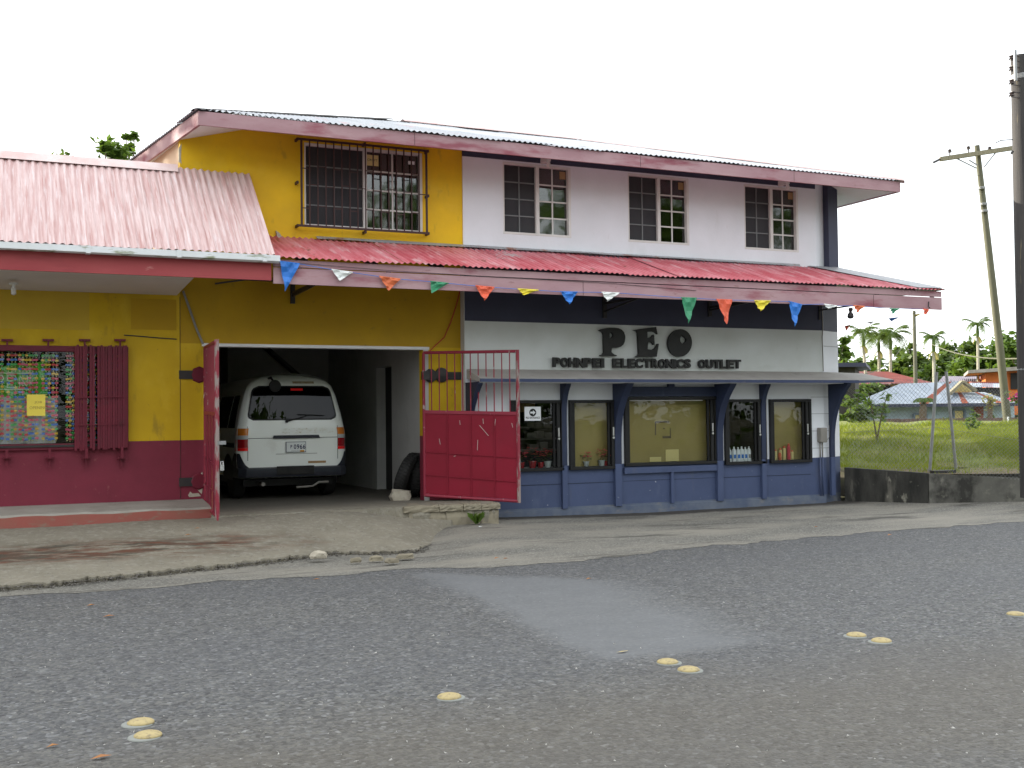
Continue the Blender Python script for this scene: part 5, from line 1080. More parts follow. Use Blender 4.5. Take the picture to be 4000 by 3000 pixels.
m.grid([G2, G, H_, H2]); obj('tailgate_handle', m, m_vangrey, VAN, smooth='auto')
_, zs1 = vxz(1150, 1708); vpatch('seam', (-.69, hx0, -.69, hx0, zs1-.004, zs1+.004), m_seam, VAN, .002, 6, 1); vpatch('seam', (hx1, .69, hx1, .69, zs1-.004, zs1+.004), m_seam, VAN, .002, 6, 1)
_, zb1 = vxz(1150, 1819)
for s in (-1, 1):
    G = []
    for i in range(13):
        z = zb1+.10+(1.02-zb1)*i/12; G.append([vsurf(s*.692, z, .002), vsurf(s*.700, z, .002)])
    obj('seam', MB().grid(G), m_seam, VAN)
# tail lights wrapping the corners
zt0_, zt1_ = vxz(948, 1760)[1], vxz(948, 1672)[1]
for s in (-1, 1):
    TL = None
    for nm, mt, f0, f1 in (('reverse_lens', m_clear, .52, .68), ('indicator_lens', m_amber, .685, 1.0), ('stop_lens', m_redlens, .135, .515), ('reflector', m_redbright, .0, .13)):
        z0, z1 = zt0_+(zt1_-zt0_)*f0, zt0_+(zt1_-zt0_)*f1; G = []
        for j in range(4):
            z = z0+(z1-z0)*j/3; w = vw(z); G.append([vsurf(s*(w-.150+.135*k/6), z, .012) for k in range(7)]+[V3(VX+s*(w+.006), VY+.16, VZ+z)])
        o_ = obj('tail_light' if TL is None else nm, MB().grid(G), mt, VAN if TL is None else TL, smooth='auto')
        if TL is None: TL = o_
# bumper
zb0 = vxz(1150, 1860)[1]; G = []
for z, off in ((zb0, .0), (zb0+.01, .05), (zb0+.08, .075), (zb1-.02, .07), (zb1-.005, .0)):
    w = .835; row = [V3(VX-w-.006, VY+.75, VZ+z), V3(VX-w-.012, VY+.25, VZ+z)]
    row += [V3(VX+t*w, VY+.035*abs(t)**2+.09*max(0, (abs(t)-.86)/.14)**2-off, VZ+z) for t in np.linspace(-1, 1, 17)]
    row += [V3(VX+w+.012, VY+.25, VZ+z), V3(VX+w+.006, VY+.75, VZ+z)]; G.append(row)
obj('bumper', MB().grid(G), m_vangrey, VAN, smooth='auto')
for s in (-1, 1):
    G = []
    for j in range(6):
        z = zb1-.01+(.22)*j/5; w = vw(z); ww = .16-.125*(j/5)**.6
        G.append([vsurf(s*(w-ww+(ww-.002)*k/6), z, .01) for k in range(7)]+[V3(VX+s*(w+.004), VY+.2, VZ+z), V3(VX+s*(w+.004), VY+.55-.25*j/5, VZ+z)])
    obj('bumper_corner', MB().grid(G), m_vangrey, VAN, smooth='auto')
m = MB(); m.box(VX-.28, VX+.30, VY-.082, VY-.05, VZ+zb0+.04, VZ+zb0+.17); obj('bumper_step', m, m_rubber, VAN, bevel=.01)
# plate
x0, z1 = vxz(1113, 1724); x1, z0 = vxz(1191, 1763); yp = VY-.022
pl = MB(); pl.box(VX+x0, VX+x1, yp, yp+.01, VZ+z0, VZ+z1); PLT = obj('number_plate', pl, m_ink, VAN)
m = MB(); m.box(VX+x0+.007, VX+x1-.007, yp-.003, yp-.0005, VZ+z0+.007, VZ+z1-.007); obj('plate_face', m, m_plate, PLT)
pw, phh = x1-x0, z1-z0; O_ = lambda u, v: (VX+x0+pw*u, yp-.0045, VZ+z0+phh*v)
obj('lettering', text_mb('P', O_(.22, .37), XV, ZV, pw*.09, phh*.33, bold=.02), m_ink, PLT)
for i, ch in enumerate('0966'): obj('lettering', text_mb(ch, O_(.385+.152*i, .29), XV, ZV, pw*.125, phh*.46, bold=.02), m_ink, PLT)
m = MB(); m.box(VX+x0+pw*.70, VX+x0+pw*.91, yp-.0048, yp-.0035, VZ+z0+phh*.04, VZ+z0+phh*.19); obj('sticker', m, m_orangestk, PLT)
obj('small_print', text_mb('POHNPEI STATE', O_(.26, .115), XV, ZV, pw*.43, phh*.07), m_metalgrey, PLT)
vpatch('plate_recess_shade', (vxz(1075, 1768)[0], vxz(1236, 1768)[0], vxz(1075, 1715)[0], vxz(1236, 1715)[0], z0-.028, z0-.018), M('recess shade line', (.36, .37, .34), rough=.4), VAN, .003, 12, 2)  # thin grey strip below the plate, the recess's shade put into its colour
xb, zb = vxz(1201, 1804); xb2, _ = vxz(1271, 1804); m = MB(); vpatch('badge', (xb, xb2, xb, xb2, zb-.012, zb+.022), m_cardb, VAN, .006, 4, 2)
xb, zb = vxz(1193, 1481); vpatch('roof_strip', (.02, .36, .02, .36, 1.775, 1.81), M('stained strip', (.46, .40, .27), (.34, .27, .17), 20, rough=.5), VAN, .012, 6, 2)
m_ghost = M('ghost of removed lettering', (.78, .82, .77), (.70, .72, .64), 14, .5, .62, (1, 1, 2), rough=.35, layers=[((.42, .36, .24), 24, .60, .68, (1, 1, 1.6), .7)])
gx_, gzz = vxz(1098, 1692); gx2_, gz2_ = vxz(1300, 1668); vpatch('faded_lettering', (gx_, gx2_, gx_, gx2_, gzz, gz2_), m_ghost, VAN, .0025, 12, 3)
# rear wiper
a_ = vsurf(*vxz(1118, 1644), .03); b2 = vsurf(*vxz(1200, 1621), .03); c2 = vsurf(*vxz(1160, 1617), .03); d2 = vsurf(*vxz(1266, 1621), .03)
m = MB().tube([a_, (a_+b2)/2+V3(0, -.012, 0), b2], [.012, .008, .006], 6); m.tube([c2, d2], .006, 5); m.lathe([(.022, -.01), (.022, .02)], a_, 10, axis='y'); obj('wiper', m, m_black, VAN)
# round under-view mirror on the roof edge
q = vsurf(*vxz(1060, 1480), .05); m = MB().tube([q+V3(0, .06, .02), q+V3(0, -.08, .03), q+V3(.05, -.10, -.05)], .018, 6); m.lathe([(.01, .03), (.09, .01), (.095, 0), (.09, -.02), (.02, -.03)], q+V3(.06, -.10, -.10), 16, axis='y'); obj('rear_mirror', m, m_black, VAN, smooth='auto')
# side windows and wheels
for s in (-1, 1):
    for ya, yb_ in ((.32, .85), (.93, 2.0), (2.1, 3.1)):
        G = []
        for j in range(5):
            z = 1.10+.50*j/4; w = vw(z)+.006; G.append([V3(VX+s*w, VY+ya+.12*(j/4)*(1 if ya < .5 else .1)+(yb_-ya-.12*(j/4)*(1 if ya < .5 else .1))*k/6, VZ+z) for k in range(7)])
        obj('side_window', MB().grid(G), m_vanglass, VAN, smooth=True)
    m = MB(); m.box(VX+s*.846-.008, VX+s*.846+.008, VY+.3, VY+1.2, VZ+.80, VZ+.87); obj('side_strip', m, m_vangrey, VAN)
    for yw_ in (.78, 3.2):
        c = (VX+s*.72, VY+yw_, VZ+.315); m = MB().lathe([(.20, -.09), (.27, -.095), (.305, -.075), (.315, -.03), (.315, .03), (.305, .075), (.27, .095), (.20, .09)], c, 28, axis='x')
        wh = obj('wheel', m, m_rubber, VAN, smooth='auto'); m = MB().lathe([(.02, -.04), (.12, -.05), (.19, -.07), (.20, -.03), (.20, .03), (.19, .07), (.12, .05), (.02, .04)], c, 20, axis='x'); obj('rim', m, m_metalgrey, wh, smooth='auto')
        m = MB(); cc = V3(VX+s*.851, VY+yw_, VZ+.30); pts = [cc+V3(0, .40*math.cos(t), .40*math.sin(t)) for t in np.linspace(.0, math.pi, 14)]; m.add([*pts], [tuple(range(14))]); obj('wheel_arch', m, m_black, VAN)
m = MB(); m.box(VX-.70, VX+.70, VY+.35, VY+3.9, VZ+.20, VZ+.30); obj('underbody', m, m_black, VAN)
m = MB().tube([V3(VX+.05, VY+.05, VZ+.18), V3(VX+.3, VY+.05, VZ+.19), V3(VX+.40, VY+.04, VZ+.25), V3(VX+.55, VY+.04, VZ+.25)], .016, 6); m.bar((VX+.47, VY+.04, VZ+.25), (VX+.47, VY+.04, VZ+.34), .03, .03); obj('tow_loop', m, m_metalgrey, VAN)
m = MB().tube([V3(VX-.45, VY+.08, VZ+.24), V3(VX-.45, VY+.6, VZ+.24)], .03, 8); obj('exhaust', m, m_metalgrey, VAN)

VAN.scale = (.957,)*3; VAN.location = (4.005, 1.35+2.2*.957, VZ)

# ================================================================= tyres and rubble by the gate
def tyre(nm, c, axis_dir, label, R0=.315, w=.19):
    prof = []
    for k in range(17):
        t = math.pi*2*k/16; prof.append((R0-.10+.105*math.cos(t)*1.0 if math.cos(t) > 0 else R0-.10+.04*math.cos(t), w/2*math.sin(t)))
    m = MB().lathe(prof, (0, 0, 0), 40, axis='z', caps=False)
    for k in range(40):
        t = 2*math.pi*k/40; d_ = V3(math.cos(t), math.sin(t), 0); tt = V3(-math.sin(t), math.cos(t), 0); p_ = d_*(R0+.003)
        m.bar(p_+V3(0, 0, -w*.32)-tt*.006, p_+V3(0, 0, w*.32)+tt*.006, .02, .012, up=tuple(d_))
    q = Vector(axis_dir).to_track_quat('Z', 'Y').to_matrix(); v = [tuple(np.array(q @ Vector(p))+np.array(c)) for p in m.v]; m.v = v
    return single(nm, m, m_rubber, label, 'tyre', (c[0], c[1], .43), smooth='auto')
def tyre_at(g0, ax, label):
    a_ = V3(*ax)/np.linalg.norm(ax); u_ = ZV-a_*a_[2]; u_ /= np.linalg.norm(u_); tyre('tyre', np.array(g0)+u_*.325+V3(0, 0, .095*abs(a_[2])), a_, label)
tyre_at((5.36, .62, .432), (.80, -.50, -.36), 'worn black tyre leaning against the grey garage wall beside the gate')
tyre_at((5.60, .72, .432), (.97, -.20, -.10), 'black tyre half hidden behind the leaning tyre and the gate')
def rock(nm, c, s, mt, label, cat, seed, grp=None, blocky=.0):
    r_ = random.Random(seed); bm = bmesh.new(); bmesh.ops.create_icosphere(bm, subdivisions=2, radius=1)
    m = MB(); vs_ = []
    for v in bm.verts:
        k = 1+r_.uniform(-.16, .16); p = np.array(v.co); 
        if blocky: p = np.sign(p)*np.abs(p)**(1-blocky)
        vs_.append((c[0]+p[0]*s[0]*k, c[1]+p[1]*s[1]*k, c[2]+max(-.55, p[2])*s[2]*k+s[2]*.55))
    m.add(vs_, [tuple(v.index for v in f.verts) for f in bm.faces]); bm.free()
    return single(nm, m, mt, label, cat, c, grp)
p = V3(5.27, .28, .432); rock('concrete_chunk', p, (.14, .10, .10), m_stone, 'pale broken concrete chunk lying in front of the leaning tyre', 'rubble', 3, blocky=.45)
p = pz(1718, 1946, .432); rock('stone', p, (.11, .08, .075), m_stone, 'brown stone wedged under the crimson gate', 'stone', 5)
p = pz(1245, 2182, .05); rock('stone', p, (.10, .07, .06), m_stone, 'pale grey stone lying on the broken apron edge', 'stone', 8)
for i, (a_, b2, s) in enumerate(((1470, 2190, .06), (1585, 2181, .08), (1390, 2196, .045), (1530, 2198, .06))):
    p = pz(a_, b2, .03); rock('slab_fragment', p, (s*1.3, s*.6, .035), m_ledge, 'flat broken slab fragment in the gap at the apron corner', 'rubble', 20+i, 'slab fragments at the apron corner', .4)
# blocks along the ledge of the garage slab
LB = thing('ledge_kerb', 'crumbling concrete kerb blocks under the crimson gate', 'kerb', (5.6, -.8, .1))
xk = [5.02, 5.55, 6.06, 6.33]
def rough_block(x0, x1, y0, y1, z0, z1, seed, amp=.014, nx=7, nz=4):
    r_ = random.Random(seed); m = MB(); F = [[(x0+(x1-x0)*i/nx+(r_.uniform(-amp, amp)*.5 if 0 < i < nx else 0), y0+r_.uniform(-amp, amp)+.05*(k == nz)*r_.random(), z0+(z1-z0)*k/nz+(r_.uniform(-amp, amp) if k == nz else 0)) for i in range(nx+1)] for k in range(nz+1)]
    F.append([(p[0], y1, p[2]+.006) for p in F[-1]]); m.grid(F); m.add([q[-1] for q in F]+[(x1, y1, z0)], [tuple(range(nz+3))]); m.add([q[0] for q in F]+[(x0, y1, z0)], [tuple(range(nz+3))]); return m
for i in range(3): obj('block', rough_block(xk[i]+.003, xk[i+1]-.004, -.79, -.60, .02, .335-.005*i, 70+i, .007), m_ledge, LB)
xc = [4.95, 5.45, 5.80, 6.06, 6.345]
for i in range(4): obj('cap_stone', rough_block(xc[i]+.002, xc[i+1]-.003, -.80-.012*(i > 1), -.45, .338, .425-(.012 if i == 3 else 0), 80+i, .009), m_ledge, LB)
# weed at the ledge corner, litter
def weed(nm, p, n, h, label, mt=m_leafc):
    m = MB()
    for i in range(n):
        an = rnd.uniform(0, 6.28); l = h*rnd.uniform(.5, 1); d_ = V3(math.cos(an), math.sin(an)*.7, 0); w = V3(-math.sin(an), math.cos(an), 0)*.0028
        q0 = p+d_*.02; q1 = p+d_*l*.3+V3(0, 0, l*.7); q2 = p+d_*l*.75+V3(0, 0, l*rnd.uniform(.5, 1)); m.add([q0-w, q0+w, q1+w, q2, q1-w], [(0, 1, 2, 3, 4)])
    return single(nm, m, mt, label, 'weed', p, recalc=False)
weed('weed', pz(1862, 2046, .16), 110, .20, 'tuft of green weed at the foot of the broken kerb'); 
p = pz(1875, 2062, .12); rock('litter', p, (.03, .02, .015), m_paper, 'scrap of white litter beside the weed tuft', 'litter', 31)

# ================================================================= road studs
SL_ = ('yellow ceramic road stud in the pair beside two dry leaves', 'lone yellow ceramic road stud between two pairs of studs', 'yellow ceramic road stud in the pair beside the flattened yellow scrap', 'yellow ceramic road stud in the pair between smooth patch and last stud', 'lone last yellow road stud of the line, towards the dark tarred pole')
STUD = [(550, 2823, 0), (578, 2873, 0), (1755, 2723, 1), (2608, 2587, 2), (2690, 2617, 2), (3345, 2482, 3), (3443, 2504, 3), (3968, 2400, 4)]
for i, (a_, b2, si) in enumerate(STUD):
    p = pz(a_, b2, .006); t = thing('road_stud', SL_[si], 'road stud', (p[0], p[1], 0), 'yellow studs along the road centre line')
    ox, oy = (-.018, -.006) if i in (0, 1, 5, 6) else (.008, -.004)
    obj('adhesive_ring', MB().lathe([(.083, .001), (.080, .006), (.06, .007)], (p[0]+ox, p[1]+oy, 0), 28), m_studglue, t, smooth='auto')
    obj('dome', MB().lathe([(.070, .004), (.069, .012), (.060, .019), (.042, .025), (.02, .028), (.002, .029)], (p[0], p[1], 0), 28), m_yellowstud, t, smooth=True)
p = pz(2432, 2548, .004); m = MB(); m.add([p+V3(-.05, 0, .005), p+V3(-.01, -.012, .007), p+V3(.045, .004, .006), p+V3(.05, .018, .005), p+V3(.0, .014, .007)], [(0, 1, 2, 3, 4)]); single('stud_fragment', m, m_yellowstud, 'flattened yellow scrap on the smooth grey road patch', 'fragment', p, recalc=False)
m_dryleaf = M('dry leaf', (.36, .17, .06), (.28, .11, .04), 20, rough=.7)
LV = [(205, 2916), (395, 2960), (1236, 2264), (355, 2365), (425, 2408), (1975, 2183), (1940, 2181), (3188, 2059), (3476, 2090), (2300, 2262), (770, 2065), (735, 2090)]
for i, (a_, b2) in enumerate(LV):
    z = .03 if b2 > 2150 else .10
    p = pz(a_, b2, .006 if b2 > 2200 else (.05 if a_ > 1800 else .33)); an = rnd.uniform(-.5, .5); l = rnd.uniform(.03, .055); d_ = V3(math.cos(an), math.sin(an), 0)*l; w = V3(-math.sin(an), math.cos(an), 0)*l*.4
    m = MB().add([p-d_, p+w+V3(0, 0, .012), p+d_+V3(0, 0, .006), p-w+V3(0, 0, .010), p+V3(0, 0, .004)], [(0, 1, 4), (1, 2, 4), (2, 3, 4), (3, 0, 4)]); single('fallen_leaf', m, m_dryleaf, 'small dry brown leaf lying on the paving', 'leaf', p, 'dry leaves on road and apron', recalc=False)
# loose chips on asphalt and along the broken edge
vsx = []; fsx = []
def chip(p, s, mt_=0):
    o = len(vsx); q = nrg.normal(size=(4, 3))*s*.5; q[:, 2] = np.abs(q[:, 2])*.7; q[:3, 2] = 0; q[3, 2] = s*.6
    for k in range(4): vsx.append(np.array(p)+q[k])
    fsx.extend([(o, o+1, o+3), (o+1, o+2, o+3), (o+2, o, o+3), (o, o+2, o+1)])
for i in range(330):
    p = pz(nrg.uniform(-50, 4050), nrg.uniform(2260, 3000), .0); chip(p, nrg.uniform(.006, .016))
g_ = fastmesh('gravel', np.array(vsx), np.array(fsx), M('white chips', (.62, .60, .56), (.45, .43, .40), 30, rough=.8)); g_['kind'] = 'stuff'; g_['label'] = 'scattered pale stone chips on the asphalt'; g_['category'] = 'gravel'
vsx = []; fsx = []
for i in range(2600):
    x = nrg.uniform(-3, 5.6); ye = lerp_poly(aedge, x); y = ye-abs(nrg.normal())*.09+.02; chip((x, y, .02+.015*(y > ye-.05)), nrg.uniform(.008, .03))
g_ = fastmesh('rubble_line', np.array(vsx), np.array(fsx), M('rubble chips', (.20, .185, .16), (.11, .10, .09), 20, rough=.9)); g_['kind'] = 'stuff'; g_['label'] = 'line of crumbled rubble along the broken apron edge'; g_['category'] = 'rubble'

# ================================================================= poles, wires, fence
def pole(nm, base, top, r0, r1, mt, label): 
    t = thing(nm, label, 'utility pole', base); base, top = np.array(base, float), np.array(top, float)
    obj('pole', MB().tube([base-V3(0, 0, .3), base*.7+top*.3, base*.3+top*.7, top], [r0, r0*.9+r1*.1, r0*.5+r1*.5, r1], 14), mt, t, smooth='auto'); return t
# near dark pole behind the retaining wall
DP = 17.6; bp_ = at(4027, 1866, DP); tp_ = at(4003, 205, DP); tp_ = V3(bp_[0], bp_[1], tp_[2])
NP = pole('utility_pole', (bp_[0], bp_[1], .55), tp_, .165, .15, m_poledark, 'dark tarred utility pole with insulator rack beside the retaining wall')
for yy in (225, 268, 320, 368):
    q = at(3952, yy, DP); m = MB().lathe([(.012, -.03), (.045, -.025), (.03, 0), (.045, .025), (.012, .03)], q, 10); m.bar(q-V3(.03, 0, .04), q+V3(.16, 0, -.04), .02, .012); m.bar(q+V3(-.0, 0, .04), q+V3(.16, 0, .04), .02, .012); m.tube([q, q+V3(-.06, -.02, -.03), q+V3(-.10, -.04, -.06)], .009, 5); obj('insulator', m, m_insul, NP)
m = MB(); q = at(3965, 240, DP-.17); m.box(q[0]-.02, q[0]+.03, q[1]-.01, q[1]+.01, q[2]-.30, q[2]+.18); obj('rack_strap', m, m_galv, NP)
m = MB().lathe([(.156, 0), (.158, .01), (.158, .07), (.156, .08)], (bp_[0], bp_[1], at(3990, 300, DP)[2]), 16); obj('band', m, m_galv, NP)
m = MB().lathe([(.163, 0), (.166, .01), (.166, .02), (.163, .03)], (bp_[0], bp_[1], at(3990, 1447, DP)[2]), 16); obj('band', m, m_galv, NP)
m = MB().tube([at(3957, 545, DP), at(3910, 548, DP), at(3890, 558, DP)], .008, 5); m.tube([at(3957, 590, DP), at(3950, 600, DP)], .02, 6); obj('wire_stub', m, m_wire, NP)
# leaning pole with cross-arm
DPL = 29.; b0_ = at(3948, 1736, DPL); t0_ = at(3816, 568, DPL)
LP = pole('utility_pole', b0_, t0_, .105, .065, m_polegreen, 'leaning grey-green utility pole with timber cross-arm on the lawn')
ca, cb = at(3672, 622, DPL-.15), at(3965, 577, DPL-.15)
m = MB().bar(ca, cb, .09, .11); obj('cross_arm', m, m_pole, LP); m = MB().bar(ca, ca-V3(.22, 0, .10), .05, .05); obj('end_fitting', m, m_steelblk, LP)
for (xa_, ya_), (xb2, yb2) in (((3735, 618), (3814, 657)), ((3785, 625), (3818, 645)), ((3890, 595), (3845, 652))): m = MB().bar(at(xa_, ya_, DPL-.12), at(xb2, yb2, DPL-.08), .02, .03); obj('brace', m, m_galv, LP)
for xx, yy in ((3710, 590), (3783, 578), (3866, 580)): q = at(xx, yy, DPL-.15); m = MB().lathe([(.015, -.12), (.015, -.04), (.06, -.03), (.035, 0), (.05, .02), (.02, .05)], q, 10); obj('insulator', m, m_insul, LP)
for yy in (735, 798, 825): q = at(3835+(yy-735)*.12, yy, DPL-.1); m = MB().lathe([(.085, -.03), (.09, 0), (.085, .03)], q, 12); m.tube([q+V3(-.1, -.1, 0), q+V3(-.2, -.12, -.02)], .02, 6); obj('clamp', m, m_galv, LP)
for i in range(2): q = at(3938+i*2, 1640+i*40, DPL-.16); m = MB(); m.box(q[0]-.03, q[0]+.03, q[1]-.004, q[1]+.004, q[2]-.08, q[2]+.08); obj('tag_plate', m, m_paper, LP)
FP_ = 52.; q0, q1 = at(3578, 1560, FP_), at(3573, 1213, FP_); q1 = V3(q0[0], q0[1], q1[2]); pole('utility_pole', (q0[0], q0[1], .3), q1, .095, .07, m_polegreen, 'distant plain grey pole rising behind the tin-roofed house')
def wire(pts, r, label, mt=m_wire): 
    pts = [np.array(p, float) for p in pts]; m = MB().tube(pts, r, 4); single('power_line', m, mt, label, 'wire', pts[0])
def sag(a, b, s, n=10): return [a+(b-a)*t-V3(0, 0, s*4*t*(1-t)) for t in np.linspace(0, 1, n)]
wire(sag(at(3640, 1345, 50), at(4060, 1396, 28), .25), .02, 'pale cable crossing in front of the far trees', m_polegreen)
wire(sag(at(3575, 1265, FP_), at(3380, 1460, 40), .5), .015, 'drooping service cable from the distant plain pole to the red roof', m_polegreen)
wire(sag(at(3820, 740, DPL), at(3400, 940, 60), .8), .010, 'thin wire running left from the clamp of the leaning pole')
wire(sag(at(3660, 645, DPL), at(3300, 780, 62), .8), .010, 'thin wire running left from the cross-arm end of the leaning pole')
# chain-link fence on the wall
FN = thing('chain_link_fence', 'sagging chain-link fence with two leaning pipes on the retaining wall', 'fence', (rw[1][0], rw[1][1], .6))
n1 = V3(.35, .94, 0)*.08
pb1 = pz(3632, 1842, zt[1]); pb2 = pz(3735, 1838, zt[1]-.03); dep = lambda p: (p-CAM)@FWD
pt1 = at(3659, 1453, dep(pb1)); pt2 = at(3696, 1452, dep(pb2))
for a_, b2 in ((pb1, pt1), (pb2, pt2)): obj('post', MB().tube([a_, (a_+b2)/2, b2], .026, 8), m_galv, FN, smooth='auto')
m = MB(); q = pz(3680, 1844, zt[1]); m.box(q[0]-.22, q[0]+.26, q[1]-.05, q[1]+.05, zt[1]-.02, zt[1]+.03); obj('base_plate', m, m_steelblk, FN)
def mesh_panel(A, Bp, Ct, Dt, cell=.065):
    """wires woven on the quad A,B (bottom) D,C (top)"""
    A, Bp, Ct, Dt = (np.array(q, float) for q in (A, Bp, Ct, Dt)); L = np.linalg.norm(Bp-A); Hh = np.linalg.norm(Dt-A); m = MB()
    pt = lambda u, v: A*(1-u)*(1-v)+Bp*u*(1-v)+Ct*u*v+Dt*(1-u)*v+V3(0, -.03*math.sin(u*9)*math.sin(v*5), 0)
    k = -Hh
    while k < L:
        for s in (0, 1):
            a_ = (k, 0.) if s == 0 else (k+Hh, 0.); b2 = (k+Hh, Hh) if s == 0 else (k, Hh); seg = []
            for t in np.linspace(0, 1, 9):
                uu, vv = a_[0]+(b2[0]-a_[0])*t, a_[1]+(b2[1]-a_[1])*t
                if 0 <= uu <= L: seg.append(pt(uu/L, vv/Hh))
            if len(seg) > 1: m.tube(seg, .0024, 3, caps=False)
        k += cell
    return m
fa, fb = V3(13.10, .02, zt[0]), pb1; fc, fd = pt1-V3(0, 0, .06), V3(13.10, .02, zt[0]+1.30)
o_ = obj('wire_mesh', mesh_panel(fa, fb, fc, fd), m_wirepale, FN, recalc=False); o_['kind'] = 'stuff'
fe = V3(bp_[0]-.1, bp_[1]-.1, zt[2]); ff = fe+V3(0, 0, 1.35)
o_ = obj('wire_mesh', mesh_panel(pb1+V3(.02, 0, 0), fe, ff, pt1-V3(0, 0, .08)), m_wirepale, FN, recalc=False); o_['kind'] = 'stuff'
for f_ in (.45,):
    m = MB().tube([fa*(1-f_)+fd*f_, fb*(1-f_)+fc*f_], .003, 4); obj('strand', m, m_wirepale, FN); m = MB().tube([pb1*(1-f_)+pt1*f_, fe*(1-f_)+ff*f_], .003, 4); obj('strand', m, m_wirepale, FN)

# ================================================================= houses beyond the lawn
HD = 48.
hx = RGT.copy(); hx[2] = 0; hx /= np.linalg.norm(hx); hy = ray(3600, 1600); hy[2] = 0; hy /= np.linalg.norm(hy)
def tin_roof_plane(par, a, b, c, d, mt, n, nm='roof_sheet'):
    """slope split in n sheets between eave a-b and ridge d-c, each with raised ribs"""
    a, b, c, d = (np.array(q, float) for q in (a, b, c, d))
    for i in range(n):
        t0, t1 = i/n, (i+1)/n; P = []
        for k in range(13):
            t = t0+(t1-t0)*k/12; p, q = a+(b-a)*t, d+(c-d)*t; w = .012*math.cos(k*math.pi); P.append([p+V3(0, 0, w), (p+q)/2+V3(0, 0, w), q+V3(0, 0, w)])
        mm = mt[i % len(mt)] if isinstance(mt, list) else mt
        obj(nm, MB().grid(P), mm, par, smooth=False)
def H(x, y, k=0.): return at(x, y, HD+k)
h0 = H(3320, 1581); zE = h0[2]
HS = thing('pale_blue_house', 'low pale blue house with hipped tin roof streaked with rust', 'house', H(3600, 1700))
el, em, er = H(3320, 1581), H(3702, 1576), H(3975, 1574)
rl_, rr_ = H(3517, 1499, 3.0), H(3762, 1487, 3.0)
tin_roof_plane(HS, el, H(3590, 1577.5), rl_*.0+H(3700, 1492, 3), rl_, m_tinhouse, 5)
tin_roof_plane(HS, H(3590, 1577.5)+V3(0, 0, .004), em, H(3762, 1487, 3), H(3700, 1492, 3), [m_rust, m_tinhouse, m_tinhouse], 3)
tin_roof_plane(HS, em, er, H(3845, 1533, 1.6), H(3715, 1533, 1.6), [m_tinhouse, m_tinhouse, m_rust, m_tinhouse, m_tinhouse, m_tinhouse, m_tinhouse, m_rust, m_tinhouse, m_tinhouse], 10)
m = MB(); m.prism([[H(3716, 1531, 1.5), H(3805, 1529, 1.5), H(3757, 1497, 1.5)]], hy*.1); obj('gable', m, m_cream, HS)
for a_, b2 in (((3706, 1540), (3758, 1490)), ((3810, 1526), (3758, 1490))): m = MB().bar(H(*a_, 1.2), H(*b_[:0], *b2, 1.2), .35, .10); obj('barge_board', m, m_pole, HS)
tin_roof_plane(HS, el, el+hy*7, rl_+hy*.3, rl_, m_tinhouse, 3)
tin_roof_plane(HS, er, er+hy*7, H(3845, 1533, 1.6)+hy*2, H(3845, 1533, 1.6), m_tinhouse, 3)
m = MB().bar(el-V3(0, 0, .06), er-V3(0, 0, .06), .05, .14); obj('eave_board', m, m_navy, HS)
wa, wb = H(3352, 1590, .8), H(3962, 1582, .8); zb_ = wa[2]-2.4
m = MB(); m.hexa([(wa[0], wa[1], zb_), (wb[0], wb[1], zb_), tuple(np.append((wb+hy*6)[:2], zb_)), tuple(np.append((wa+hy*6)[:2], zb_)), (wa[0], wa[1], wa[2]), (wb[0], wb[1], wa[2]), tuple(np.append((wb+hy*6)[:2], wa[2])), tuple(np.append((wa+hy*6)[:2], wa[2]))]); obj('wall', m, m_skyblue, HS)
def hwin(xl, yt, xr, yb, mt, fm, k=.72):
    a_, b2 = H(xl, yt, k), H(xr, yb, k); n_ = -hy*.05; m = MB(); c = [H(xl, yb, k), H(xr, yb, k), H(xr, yt, k), H(xl, yt, k)]; m.prism([c], hy*.04); w_ = obj('window', m, mt, HS)
    for p, q in zip(c, c[1:]+c[:1]): obj('frame', MB().bar(p+n_, q+n_, .09, .09), fm, w_)
m_framebl = M('slate frame', (.16, .21, .27), rough=.6)
hwin(3408, 1617, 3457, 1650, m_paper, m_framebl); hwin(3570, 1617, 3617, 1650, m_cream, m_framebl); hwin(3724, 1600, 3768, 1645, m_cream, m_framebl)
m = MB(); c = [H(3805, 1650, .7), H(3842, 1650, .7), H(3842, 1588, .7), H(3805, 1588, .7)]; m.prism([c], hy*.04); obj('door', m, m_rust, HS)
# red-roofed house
RD = 58.; G_ = lambda x, y, k=0.: at(x, y, RD+k)
RH = thing('red_roofed_house', 'house with weathered red iron roof behind the pale blue house', 'house', G_(3450, 1640))
tin_roof_plane(RH, G_(3290, 1505), G_(3640, 1494), G_(3470, 1452, 4), G_(3300, 1450, 4), m_redhouse, 5)
tin_roof_plane(RH, G_(3390, 1503, -1.6), G_(3480, 1500, -1.6), G_(3480, 1494, .5), G_(3420, 1496, .5), m_redhouse, 2)
m = MB(); c = [G_(3400, 1640, 1), G_(3600, 1640, 1), G_(3600, 1500, 1), G_(3400, 1502, 1)]; m.prism([c], hy*5); obj('wall', m, m_cardb, RH)
m = MB(); c = [G_(3428, 1600, .9), G_(3478, 1600, .9), G_(3478, 1507, .9), G_(3428, 1508, .9)]; m.prism([c], hy*.05); obj('dark_opening', m, m_dark, RH)
m = MB().bar(G_(3417, 1620, -1.5), G_(3417, 1502, -1.5), .16, .16, up=(0, 1, 0)); obj('porch_post', m, m_soffit, RH)
